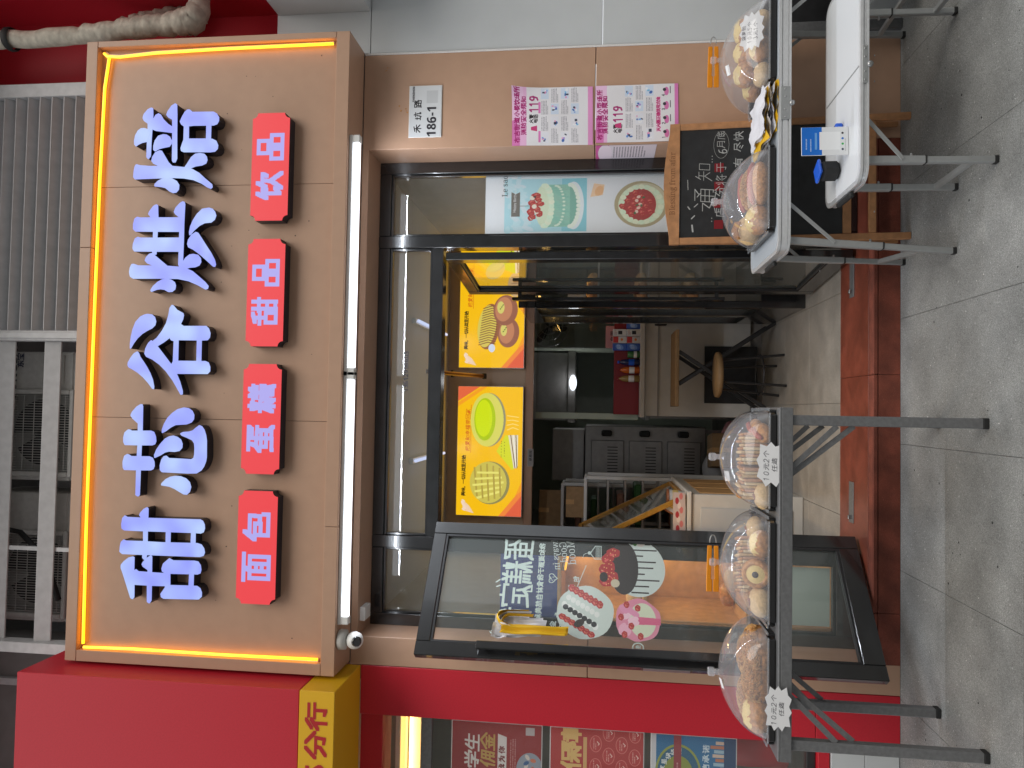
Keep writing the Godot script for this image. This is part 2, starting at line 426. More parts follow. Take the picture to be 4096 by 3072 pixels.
	"器": [["口", 5, 0, 36, 24], ["口", 58, 0, 36, 24], [0, 44, 100, 44], [52, 28, 48, 44, 0, 66], [52, 44, 100, 66], [72, 30, 82, 38], ["口", 5, 70, 36, 28], ["口", 58, 70, 36, 28]],
	"正": [[6, 4, 94, 4], [52, 4, 52, 94], [52, 48, 90, 48], [20, 40, 20, 94], [0, 95, 100, 95]],
	"确": [[0, 8, 42, 8], [22, 8, 2, 58], [12, 40, 38, 40, 38, 84, 12, 84, 12, 40], [62, 0, 46, 30], [58, 12, 86, 12, 76, 28], [50, 28, 50, 64, 42, 100], [50, 28, 96, 28, 96, 96, 84, 92], [50, 50, 96, 50], [50, 72, 96, 72], [73, 28, 73, 100]],
	"使": [["亻", 0, 0, 32, 100], [36, 14, 100, 14], [44, 28, 92, 28, 92, 52, 44, 52, 44, 28], [68, 0, 66, 60, 34, 100], [46, 62, 100, 98]],
	"用": [[16, 4, 14, 60, 0, 100], [16, 4, 88, 4, 88, 96, 74, 92], [16, 34, 88, 34], [16, 64, 88, 64], [52, 4, 52, 96]],
	"方": [[50, 0, 56, 14], [0, 22, 100, 22], [38, 22, 34, 60, 4, 100], [36, 48, 82, 48, 76, 96, 54, 90]],
	"法": [["氵", 0, 0, 24, 100], [36, 24, 96, 24], [66, 0, 66, 50], [30, 50, 100, 50], [62, 52, 40, 90, 90, 86], [78, 68, 98, 98]],
	"型": [[4, 6, 60, 6], [0, 28, 64, 28], [22, 6, 20, 30, 4, 58], [46, 6, 46, 58], [72, 6, 72, 46], [94, 0, 94, 56, 80, 52], [16, 74, 84, 74], [50, 60, 50, 98], [0, 98, 100, 98]],
	"须": [[30, 0, 4, 22], [32, 24, 2, 50], [34, 52, 0, 90], [42, 6, 100, 6], [70, 6, 64, 20], [50, 22, 94, 22, 94, 70], [50, 22, 50, 70], [72, 32, 70, 66, 44, 100], [76, 72, 100, 98]],
	"学": [[18, 0, 26, 18], [46, 0, 52, 16], [82, 0, 70, 20], [0, 44, 0, 26, 100, 26, 96, 44], [26, 46, 78, 46, 52, 62], [52, 62, 52, 95, 32, 90], [4, 72, 98, 72]],
	"生": [[26, 4, 4, 46], [20, 26, 92, 26], [12, 60, 88, 60], [52, 0, 52, 96], [0, 97, 100, 97]],
	"租": [["禾", 0, 0, 46, 100], [56, 8, 94, 8, 94, 94], [56, 8, 56, 94], [56, 36, 94, 36], [56, 64, 94, 64], [46, 96, 100, 96]],
	"房": [[50, 0, 56, 8], [16, 14, 88, 14, 88, 34, 16, 34], [16, 14, 14, 60, 0, 100], [54, 38, 60, 48], [22, 52, 98, 52], [46, 52, 42, 76, 20, 100], [46, 68, 84, 68, 80, 96, 62, 92]],
	"免": [[36, 0, 8, 30], [26, 14, 70, 14, 58, 28], [16, 30, 86, 30, 86, 54, 16, 54, 16, 30], [50, 30, 46, 66, 4, 100], [60, 54, 60, 92, 98, 92, 98, 76]],
	"佣": [["亻", 0, 0, 32, 100], ["用", 36, 4, 64, 96]],
	"金": [[50, 0, 0, 40], [50, 0, 100, 40], [26, 40, 74, 40], [12, 60, 88, 60], [50, 40, 50, 96], [26, 68, 34, 86], [76, 68, 66, 86], [2, 97, 98, 97]],
	"第": [[20, 0, 4, 20], [14, 10, 46, 10], [66, 0, 52, 20], [60, 10, 98, 10], [14, 28, 84, 28, 84, 44, 16, 44, 12, 62, 92, 62, 86, 84, 72, 80], [50, 28, 50, 100], [48, 62, 4, 96]],
	"站": [[18, 0, 26, 12], [0, 20, 44, 20], [8, 36, 14, 72], [36, 34, 30, 74], [0, 84, 46, 76], [72, 0, 72, 48], [72, 22, 100, 22], ["口", 54, 50, 44, 46]],
	"为": [[20, 6, 30, 20], [6, 34, 88, 34, 82, 94, 62, 88], [52, 0, 46, 50, 4, 100], [54, 54, 66, 72]],
	"你": [["亻", 0, 0, 32, 100], [56, 0, 42, 30], [50, 18, 100, 18, 92, 34], [70, 18, 70, 92, 58, 86], [52, 46, 40, 76], [84, 46, 98, 76]],
	"十": [[0, 42, 100, 42], [50, 0, 50, 100]],
	"保": [["亻", 0, 0, 32, 100], ["口", 46, 4, 46, 32], [36, 54, 100, 54], [68, 36, 68, 100], [68, 54, 36, 92], [68, 54, 100, 92]],
	"障": [["阝", 0, 4, 28, 96], [66, 0, 70, 8], [40, 12, 98, 12], [54, 16, 58, 26], [84, 16, 78, 26], [34, 30, 100, 30], ["日", 48, 38, 42, 30], [34, 82, 100, 82], [68, 68, 68, 100]],
	"年": [[28, 0, 5, 30], [22, 14, 92, 14], [24, 38, 88, 38], [24, 38, 24, 66], [0, 66, 100, 66], [56, 14, 56, 100]],
	"度": [["广", 0, 0, 100, 100], [26, 32, 98, 32], [46, 20, 46, 48], [76, 20, 76, 48], [46, 48, 76, 48], [34, 62, 84, 62, 30, 98], [44, 70, 98, 98]],
	"星": [["日", 20, 0, 60, 36], [30, 44, 10, 64], [20, 56, 90, 56], [20, 76, 84, 76], [52, 44, 52, 96], [4, 97, 98, 97]],
	"级": [["纟", 0, 0, 36, 100], [44, 8, 90, 8, 78, 42, 98, 42, 38, 98], [58, 8, 54, 50, 36, 96], [58, 40, 98, 98]],
	"经": [["纟", 0, 0, 38, 100], [46, 8, 90, 8, 42, 46], [64, 26, 98, 46], [48, 58, 96, 58], [72, 58, 72, 94], [42, 95, 100, 95]],
	"纪": [["纟", 0, 0, 38, 100], [46, 10, 92, 10, 92, 46, 48, 46], [48, 46, 48, 92, 98, 92, 98, 74]],
	"机": [["木", 0, 0, 46, 100], [58, 8, 56, 64, 42, 98], [58, 8, 84, 8, 84, 90, 100, 90, 100, 74]],
	"构": [["木", 0, 0, 44, 100], [62, 0, 48, 34], [56, 20, 98, 20, 92, 94, 76, 88], [72, 34, 56, 66, 86, 62], [80, 50, 92, 76]],
	"服": [["月", 0, 0, 40, 100], [52, 98, 52, 6, 92, 6, 90, 30, 80, 28], [56, 44, 92, 44, 54, 98], [60, 54, 100, 98]],
	"务": [[36, 0, 8, 34], [26, 16, 76, 16, 10, 54], [30, 22, 96, 52], [18, 62, 84, 62, 78, 96, 58, 92], [46, 50, 40, 72, 6, 100]],
	"信": [["亻", 0, 0, 32, 100], [66, 0, 70, 8], [36, 16, 100, 16], [44, 30, 92, 30], [44, 44, 92, 44], ["口", 46, 58, 46, 40]],
	"承": [[22, 4, 76, 4, 50, 22], [50, 22, 50, 96, 34, 90], [34, 38, 66, 38], [30, 56, 70, 56], [26, 74, 74, 74], [4, 32, 28, 32, 2, 86], [94, 22, 70, 42], [66, 34, 100, 90]],
	"诺": [["讠", 0, 0, 30, 100], [36, 18, 100, 18], [54, 6, 54, 30], [82, 6, 82, 30], [36, 46, 100, 46], [62, 34, 34, 74], ["口", 54, 62, 40, 34]],
	"东": [[6, 14, 94, 14], [44, 0, 22, 48, 92, 48], [56, 32, 56, 94, 40, 88], [30, 62, 8, 90], [76, 60, 98, 90]],
	"宝": [["宀", 0, 0, 100, 34], [20, 40, 80, 40], [24, 66, 76, 66], [50, 40, 50, 94], [4, 95, 96, 95], [64, 72, 78, 86]],
	"烘": [["火", 0, 0, 38, 100], [50, 22, 98, 22], [60, 0, 60, 56], [86, 0, 86, 56], [44, 56, 100, 56], [62, 66, 46, 98], [84, 66, 100, 98]],
	"焙": [["火", 0, 0, 38, 100], [70, 0, 74, 10], [46, 14, 98, 14], [58, 20, 64, 36], [88, 18, 80, 36], [42, 42, 100, 42], ["口", 52, 56, 42, 40]],
	"间": [[10, 0, 20, 14], [4, 22, 4, 100], [30, 10, 96, 10, 96, 98, 80, 92], ["日", 28, 36, 44, 48]],
	"0": [[50, 0, 15, 20, 10, 50, 15, 80, 50, 100, 85, 80, 90, 50, 85, 20, 50, 0]],
	"1": [[20, 22, 52, 0, 52, 100]],
	"2": [[12, 22, 30, 2, 66, 2, 86, 24, 78, 48, 10, 100, 92, 100]],
	"3": [[12, 10, 50, 0, 84, 18, 76, 42, 44, 48, 82, 56, 90, 80, 56, 100, 10, 90]],
	"4": [[66, 100, 66, 0, 6, 70, 96, 70]],
	"5": [[84, 2, 24, 2, 18, 46, 56, 38, 88, 64, 76, 92, 46, 100, 10, 90]],
	"6": [[80, 6, 40, 14, 12, 60, 24, 94, 60, 98, 88, 72, 70, 48, 34, 50, 14, 68]],
	"8": [[50, 0, 18, 14, 22, 38, 80, 60, 86, 84, 50, 100, 14, 84, 20, 60, 78, 38, 82, 14, 50, 0]],
	"9": [[86, 32, 66, 52, 30, 50, 12, 28, 40, 2, 76, 6, 88, 40, 60, 86, 20, 96]],
	"-": [[15, 55, 85, 55]]}

# ---------------------------------------------------------------- drawing into pictures
func canvas(w: int, h: int, c: Color) -> Image:
	var im := Image.create_empty(w, h, false, Image.FORMAT_RGBA8)
	im.fill(c)
	return im

func dab(im: Image, x: float, y: float, w: float, c: Color) -> void:
	var r := w * 0.5
	im.fill_rect(Rect2i(roundi(x - r), roundi(y - r), maxi(1, roundi(w)), maxi(1, roundi(w))), c)

func stroke(im: Image, pts: Array, w: float, c: Color) -> void:
	for i in pts.size() - 1:
		var a: Vector2 = pts[i]
		var b: Vector2 = pts[i + 1]
		var n := maxi(1, ceili(a.distance_to(b) / maxf(0.6, w * 0.3)))
		for k in n + 1:
			var p := a.lerp(b, float(k) / n)
			dab(im, p.x, p.y, w, c)

func glyph(im: Image, ch: String, x: float, y: float, w: float, h: float, pen: float, c: Color, slant := 0.0) -> void:
	if not STROKES.has(ch):
		return
	for s in STROKES[ch]:
		if s[0] is String:
			glyph(im, s[0], x + s[1] * 0.01 * w, y + s[2] * 0.01 * h, s[3] * 0.01 * w, s[4] * 0.01 * h, pen, c, slant)
		else:
			var pts := []
			for i in range(0, s.size(), 2):
				pts.append(Vector2(x + s[i] * 0.01 * w - slant * s[i + 1] * 0.01 * h, y + s[i + 1] * 0.01 * h))
			stroke(im, pts, pen, c)

# a line of characters; step is the distance from one to the next
func write(im: Image, text: String, x: float, y: float, size: float, step: float, pen: float, c: Color, slant := 0.0) -> void:
	for i in text.length():
		var narrow := 0.62 if text[i] in "0123456789" else 1.0
		glyph(im, text[i], x, y, size * narrow, size, pen, c, slant)
		x += step * (0.8 if narrow < 1.0 else 1.0)

func fill_poly(im: Image, poly: Array, c: Color) -> void:
	var lo := 1e9
	var hi := -1e9
	for p in poly:
		lo = minf(lo, p.y)
		hi = maxf(hi, p.y)
	for y in range(maxi(0, floori(lo)), mini(im.get_height() - 1, ceili(hi)) + 1):
		var xs := []
		for i in poly.size():
			var a: Vector2 = poly[i]
			var b: Vector2 = poly[(i + 1) % poly.size()]
			var yy := y + 0.5
			if (a.y <= yy) != (b.y <= yy):
				xs.append(a.x + (yy - a.y) / (b.y - a.y) * (b.x - a.x))
		xs.sort()
		for i in range(0, xs.size() - 1, 2):
			im.fill_rect(Rect2i(roundi(xs[i]), y, maxi(1, roundi(xs[i + 1]) - roundi(xs[i])), 1), c)

func oval(im: Image, cx: float, cy: float, rx: float, ry: float, c: Color, turn := 0.0, rough := 0.0) -> void:
	var poly := []
	var n := 36
	for k in n:
		var t := TAU * k / n
		var f := 1.0 + rough * sin(k * 5.3 + cx)
		poly.append(Vector2(cx, cy) + Vector2(cos(t) * rx * f, sin(t) * ry * f).rotated(turn))
	fill_poly(im, poly, c)

func rect(im: Image, x: float, y: float, w: float, h: float, c: Color) -> void:
	im.fill_rect(Rect2i(roundi(x), roundi(y), roundi(w), roundi(h)), c)

# rows of small print too fine to read
func fine_print(im: Image, x: float, y: float, w: float, rows: int, step: float, c: Color) -> void:
	for r in rows:
		var px := x
		while px < x + w * (1.0 if r < rows - 1 else 0.6):
			var l := rng.randf_range(1.0, 3.0)
			rect(im, px, y + r * step, l, maxf(1.0, step * 0.45), c)
			px += l + rng.randf_range(1.0, 2.0)

func speckle(im: Image, amount: float) -> void:
	for y in im.get_height():
		for x in im.get_width():
			var c := im.get_pixel(x, y)
			if c.a > 0.0:
				var f := 1.0 + amount * (rng.randf() - 0.5)
				im.set_pixel(x, y, Color(c.r * f, c.g * f, c.b * f, c.a))

func strawberry(im: Image, x: float, y: float, r: float, turn := 0.0) -> void:
	oval(im, x, y, r, r * 0.8, Color8(178, 30, 38), turn, 0.05)
	oval(im, x + r * 0.3, y - r * 0.2, r * 0.35, r * 0.2, Color8(222, 96, 92), turn)
	for k in 5:
		dab(im, x + cos(k * 2.4) * r * 0.5, y + sin(k * 2.4) * r * 0.4, maxf(1.0, r * 0.14), Color8(238, 190, 120))

func picture(im: Image) -> ImageTexture:
	return ImageTexture.create_from_image(im)

func printed(im: Image, rough := 0.6, glow := 0.0, cut := false) -> StandardMaterial3D:
	var m := StandardMaterial3D.new()
	m.roughness = rough
	var t := picture(im)
	if glow > 0.0:
		m.albedo_color = Color(0.12, 0.12, 0.12)
		m.emission_enabled = true
		m.emission_texture = t
		m.emission_energy_multiplier = glow
	else:
		m.albedo_texture = t
	m.texture_repeat = false
	if cut:
		m.transparency = BaseMaterial3D.TRANSPARENCY_ALPHA_SCISSOR
		m.alpha_scissor_threshold = 0.5
	return m
const SIGN_LETTERS := [
	{"x": -796, "y": 3500, "faces": [
		[198, 445, 191, 433, 190, 389, 190, 278, 192, 28, 185, 15, 168, 6, 148, 4, 130, 10, 124, 24, 125, 53, 125, 239, 124, 338, 124, 386, 125, 446, 133, 459, 155, 462, 186, 457],
		[73, 447, 68, 434, 69, 340, 67, 237, 70, 41, 64, 19, 46, 5, 26, 0, 10, 6, 4, 24, 3, 162, 2, 327, 2, 452, 12, 466, 38, 465, 62, 460],
		[245, 322, 239, 317, 191, 317, 123, 317, 68, 316, 3, 317, -18, 319, -23, 328, -15, 338, 2, 338, 70, 336, 122, 338, 192, 352, 205, 363, 217, 358, 237, 339],
		[130, 212, 131, 190, 66, 190, 65, 211],
		[131, 73, 132, 53, 66, 52, 65, 74],
		[-12, 392, -15, 385, -41, 385, -99, 384, -164, 380, -219, 379, -228, 386, -223, 396, -176, 414, -105, 441, -71, 455, -56, 455, -38, 440, -18, 414],
		[-2, 292, -8, 287, -61, 286, -129, 284, -231, 283, -245, 292, -239, 303, -154, 306, -75, 305, -59, 332, -48, 339, -36, 333, -12, 308],
		[-77, 372, -87, 358, -89, 287, -91, 184, -152, 182, -154, 284, -153, 384, -96, 388, -84, 382],
		[-13, 189, -23, 168, -20, 52, -23, 32, -40, 19, -63, 15, -80, 19, -85, 32, -86, 86, -88, 184, -88, 208, -79, 225, -65, 228, -41, 221],
		[-150, 182, -148, 77, -148, 33, -158, 17, -178, 8, -198, 8, -212, 22, -217, 213, -210, 226, -195, 229, -174, 214, -158, 204],
		[-85, 208, -84, 185, -155, 183, -156, 206],
		[-83, 75, -82, 54, -151, 54, -152, 76]]},
	{"x": -254, "y": 3505, "faces": [
		[238, 374, 238, 365, 227, 362, 102, 360, 26, 362, -36, 363, -105, 363, -233, 364, -239, 371, -233, 383, -102, 384, -30, 383, 32, 381, 140, 383, 165, 414, 181, 426, 198, 419, 226, 394],
		[105, 438, 104, 426, 99, 419, 101, 311, 95, 295, 73, 285, 49, 282, 35, 287, 29, 301, 27, 379, 27, 453, 41, 461, 65, 462, 90, 456],
		[-24, 439, -26, 429, -34, 416, -33, 314, -40, 297, -59, 288, -79, 286, -95, 292, -101, 304, -103, 374, -103, 452, -91, 459, -63, 461, -33, 453],
		[225, 132, 222, 106, 209, 86, 189, 76, 168, 77, 152, 89, 142, 114, 139, 151, 137, 176, 124, 202, 105, 227, 94, 247, 111, 247, 139, 237, 172, 218, 197, 193, 216, 165],
		[78, 185, 72, 163, 59, 144, 38, 135, 19, 136, 3, 150, -2, 175, -1, 208, -7, 230, -21, 252, -36, 284, -24, 286, 4, 275, 35, 254, 62, 229, 74, 207],
		[135, 43, 130, 30, 113, 17, 86, 7, 58, 2, -27, 0, -48, 3, -75, 13, -94, 26, -110, 51, -112, 99, -109, 240, -99, 251, -75, 252, -47, 245, -30, 233, -27, 220, -39, 205, -40, 137, -42, 83, -34, 68, -15, 64, 19, 64, 43, 67, 60, 79, 71, 105, 83, 138, 91, 145, 98, 131, 101, 98, 108, 77, 122, 61],
		[-130, 167, -131, 138, -141, 108, -159, 88, -183, 80, -207, 86, -221, 100, -220, 117, -209, 139, -193, 169, -183, 195, -177, 241, -169, 239, -148, 218, -135, 193]]},
	{"x": 274, "y": 3501, "faces": [
		[185, 354, 182, 331, 169, 316, 148, 309, 129, 313, 113, 329, 99, 358, 83, 384, 60, 409, 32, 430, 4, 446, 28, 447, 67, 443, 105, 435, 144, 420, 172, 394, 182, 372],
		[-13, 406, -20, 399, -41, 390, -65, 371, -93, 351, -124, 332, -159, 316, -193, 308, -206, 308, -204, 314, -176, 337, -145, 368, -121, 399, -104, 429, -94, 450, -84, 456, -70, 455, -47, 442, -24, 425],
		[233, 220, 230, 213, 207, 192, 190, 158, 180, 155, 159, 159, 134, 171, 93, 177, 65, 226, 40, 260, 18, 297, 29, 326, 42, 321, 61, 297, 99, 269, 138, 248, 179, 237, 218, 231],
		[46, 330, 42, 321, 17, 296, -19, 265, -83, 211, -88, 196, -126, 184, -167, 164, -215, 148, -231, 147, -233, 155, -209, 170, -161, 201, -113, 240, -78, 278, -51, 319, -37, 353, -22, 363, 4, 359, 32, 345],
		[135, 173, 122, 152, 123, 28, 111, 14, 87, 5, 66, 7, 53, 18, 51, 47, 52, 179, 46, 203, 51, 218, 63, 225, 99, 218],
		[-81, 213, -60, 201, -60, 175, -60, 73, -60, 25, -67, 9, -89, 0, -110, 0, -123, 12, -124, 184, -109, 203],
		[51, 201, 54, 179, -63, 178, -64, 202],
		[55, 73, 55, 51, -64, 50, -64, 72]]},
	{"x": 816, "y": 3487, "faces": [
		[223, 342, 220, 334, 153, 330, 81, 331, 46, 332, -28, 333, -39, 334, -41, 344, -35, 353, 46, 352, 81, 352, 155, 366, 175, 383, 187, 378, 215, 357],
		[237, 194, 234, 185, 223, 182, 115, 184, 27, 183, -78, 184, -99, 190, -105, 199, -95, 205, -25, 205, 80, 205, 153, 206, 173, 232, 184, 239, 206, 230, 229, 208],
		[158, 446, 154, 429, 154, 366, 152, 198, 80, 196, 82, 344, 84, 453, 95, 465, 121, 466, 149, 459],
		[51, 439, 47, 423, 46, 343, 45, 195, -25, 192, -24, 341, -22, 455, -9, 464, 15, 463, 43, 453],
		[201, 45, 195, 27, 181, 14, 161, 7, 141, 14, 127, 32, 124, 68, 110, 97, 89, 122, 60, 148, 76, 150, 104, 145, 138, 131, 170, 110, 196, 82],
		[74, 114, 70, 103, 44, 84, 5, 57, -37, 27, -72, 7, -96, 0, -106, 4, -105, 12, -75, 47, -40, 89, -15, 126, -3, 152, 13, 158, 34, 154, 61, 136],
		[-36, 357, -44, 344, -68, 313, -104, 267, -123, 281, -119, 326, -101, 342, -86, 379, -73, 392, -56, 386, -40, 370],
		[-92, 458, -96, 444, -101, 431, -102, 356, -104, 263, -109, 195, -118, 160, -132, 126, -162, 88, -190, 54, -209, 37, -221, 39, -225, 50, -202, 94, -181, 146, -169, 206, -167, 317, -167, 455, -157, 472, -136, 478, -112, 475, -94, 467],
		[-42, 122, -47, 99, -63, 84, -82, 81, -99, 90, -108, 112, -110, 141, -118, 167, -130, 181, -113, 200, -87, 183, -61, 165, -45, 144],
		[-172, 265, -177, 242, -190, 223, -207, 217, -225, 220, -237, 235, -238, 255, -226, 278, -223, 300, -226, 322, -237, 350, -231, 354, -210, 341, -188, 316, -175, 291]]},
	{"x": 1338, "y": 3495, "faces": [
		[220, 379, 216, 372, 182, 370, 111, 372, 40, 375, -38, 376, -52, 387, -43, 396, 41, 396, 108, 394, 137, 395, 153, 418, 168, 425, 187, 420, 212, 398],
		[111, 415, 103, 394, 76, 386, 41, 396, 36, 425, 26, 448, 18, 459, 26, 467, 46, 469, 74, 464, 99, 450, 110, 434],
		[238, 245, 233, 237, 178, 234, 86, 232, -55, 227, -73, 235, -73, 246, -64, 251, 37, 253, 154, 257, 167, 280, 180, 291, 198, 285, 227, 264],
		[187, 337, 181, 326, 156, 310, 130, 283, 111, 252, 84, 251, 91, 300, 98, 349, 107, 370, 125, 372, 157, 366, 180, 352],
		[74, 307, 72, 288, 61, 271, 41, 259, 25, 260, 11, 271, 6, 301, 0, 327, -12, 349, -5, 358, 15, 358, 43, 351, 67, 333],
		[203, 174, 202, 162, 189, 147, 187, 29, 177, 12, 158, 0, 140, 0, 124, 9, 118, 27, 120, 137, 115, 189, 128, 206, 142, 213, 167, 202, 191, 188],
		[50, 187, 47, 161, 45, 61, 43, 32, 33, 11, 10, 0, -8, 2, -21, 15, -24, 41, -20, 188, -14, 201, -1, 204, 22, 197],
		[124, 189, 123, 166, 44, 164, 44, 189],
		[122, 64, 122, 41, 41, 41, 41, 63],
		[-12, 322, -15, 311, -40, 295, -76, 272, -97, 249, -122, 263, -110, 308, -91, 327, -79, 354, -65, 365, -45, 361, -21, 345],
		[-84, 451, -90, 428, -95, 372, -97, 249, -106, 171, -115, 137, -136, 99, -168, 62, -197, 26, -211, 23, -218, 30, -210, 49, -189, 83, -170, 128, -160, 183, -157, 239, -158, 351, -160, 456, -150, 464, -121, 463, -93, 458],
		[-32, 95, -36, 73, -50, 60, -68, 56, -84, 62, -93, 82, -98, 119, -110, 152, -124, 166, -109, 181, -85, 164, -52, 143, -35, 121],
		[-162, 276, -164, 246, -177, 222, -197, 208, -220, 209, -235, 222, -237, 240, -228, 259, -210, 282, -204, 305, -200, 342, -191, 342, -174, 324, -164, 302]]}]

# ---------------------------------------------------------------- materials
func lin(r: float, g: float, b: float) -> Color:
	return Color(r, g, b).linear_to_srgb()

func cloudy(seed_: int, freq: float, a: Color, b: Color, octaves := 4, size := 256) -> NoiseTexture2D:
	var n := FastNoiseLite.new()
	n.seed = seed_
	n.frequency = freq
	n.fractal_octaves = octaves
	var t := NoiseTexture2D.new()
	t.noise = n
	t.width = size
	t.height = size
	t.seamless = true
	var g := Gradient.new()
	g.set_color(0, a)
	g.set_color(1, b)
	t.color_ramp = g
	return t

var bump_maps := {}
func relief(freq: float) -> NoiseTexture2D:
	if not bump_maps.has(freq):
		bump_maps[freq] = cloudy(11, freq, Color.BLACK, Color.WHITE, 3)
	return bump_maps[freq]

func mat(key: String, c: Color, rough := 0.6, metal := 0.0, vary := 0.0, size := 1.0, bump := 0.0, freq := 0.02) -> StandardMaterial3D:
	var m := StandardMaterial3D.new()
	m.resource_name = key
	m.roughness = rough
	m.metallic = metal
	if vary > 0.0:
		var l := c.srgb_to_linear()
		m.albedo_texture = cloudy(key.hash() % 1000, freq, lin(l.r * (1.0 - vary), l.g * (1.0 - vary), l.b * (1.0 - vary)), lin(minf(1, l.r * (1.0 + vary)), minf(1, l.g * (1.0 + vary)), minf(1, l.b * (1.0 + vary))))
	else:
		m.albedo_color = c
	if vary > 0.0 or bump > 0.0:
		m.uv1_triplanar = true
		m.uv1_world_triplanar = true
		m.uv1_scale = Vector3.ONE / size
	if bump > 0.0:
		m.heightmap_enabled = true
		m.heightmap_texture = relief(freq)
		m.heightmap_scale = bump
	M[key] = m
	return m

func glowing(key: String, c: Color, energy: float) -> StandardMaterial3D:
	var m := StandardMaterial3D.new()
	m.resource_name = key
	m.albedo_color = Color(0.5, 0.5, 0.5)
	m.roughness = 0.4
	m.emission_enabled = true
	m.emission = c
	m.emission_energy_multiplier = energy
	M[key] = m
	return m

func pane(key: String, c: Color, alpha: float, rough := 0.02) -> StandardMaterial3D:
	var m := StandardMaterial3D.new()
	m.resource_name = key
	m.albedo_color = Color(c.r, c.g, c.b, alpha)
	m.roughness = rough
	m.transparency = BaseMaterial3D.TRANSPARENCY_ALPHA
	M[key] = m
	return m

# crushed stone: grains of several tones
func grainy(key: String, tones: Array, weights: Array, size: float, rough: float, bump := 0.0, blot := 0.0, grain := 1) -> StandardMaterial3D:
	var n := 512
	var im := Image.create_empty(n, n, false, Image.FORMAT_RGB8)
	var big := FastNoiseLite.new()
	big.seed = key.hash() % 997
	big.frequency = 0.012
	big.fractal_octaves = 4
	for y in range(0, n, grain):
		for x in range(0, n, grain):
			var r := rng.randf()
			var k := 0
			while k < weights.size() - 1 and r > weights[k]:
				r -= weights[k]
				k += 1
			# the cloud is laid out on a circle so that its ends meet
			var a := TAU * x / n
			var b := TAU * y / n
			var f := 1.0 + blot * big.get_noise_3d(cos(a) * 80.0 + cos(b) * 80.0, sin(a) * 80.0, sin(b) * 80.0)
			var c: Color = tones[k]
			im.fill_rect(Rect2i(x, y, grain, grain), lin(c.r * f, c.g * f, c.b * f))
	# larger chips
	for i in 420:
		var c2: Color = tones[i % tones.size()]
		var w := rng.randi_range(2, 4)
		im.fill_rect(Rect2i(rng.randi() % n, rng.randi() % n, w, w - (i % 2)), lin(c2.r, c2.g, c2.b))
	var m := StandardMaterial3D.new()
	m.resource_name = key
	m.albedo_texture = ImageTexture.create_from_image(im)
	m.roughness = rough
	m.uv1_triplanar = true
	m.uv1_world_triplanar = true
	m.uv1_scale = Vector3.ONE / size
	if bump > 0.0:
		m.heightmap_enabled = true
		m.heightmap_texture = relief(0.2)
		m.heightmap_scale = bump
	M[key] = m
	return m

func stained(m: StandardMaterial3D, seed_: int, size: float, dark: float, freq := 0.012) -> void:
	m.detail_enabled = true
	m.detail_blend_mode = BaseMaterial3D.BLEND_MODE_MUL
	m.detail_uv_layer = BaseMaterial3D.DETAIL_UV_2
	m.detail_albedo = cloudy(seed_, freq, Color(dark, dark, dark), Color(1, 1, 1), 5, 512)
	m.uv2_triplanar = true
	m.uv2_world_triplanar = true
	m.uv2_scale = Vector3.ONE / size

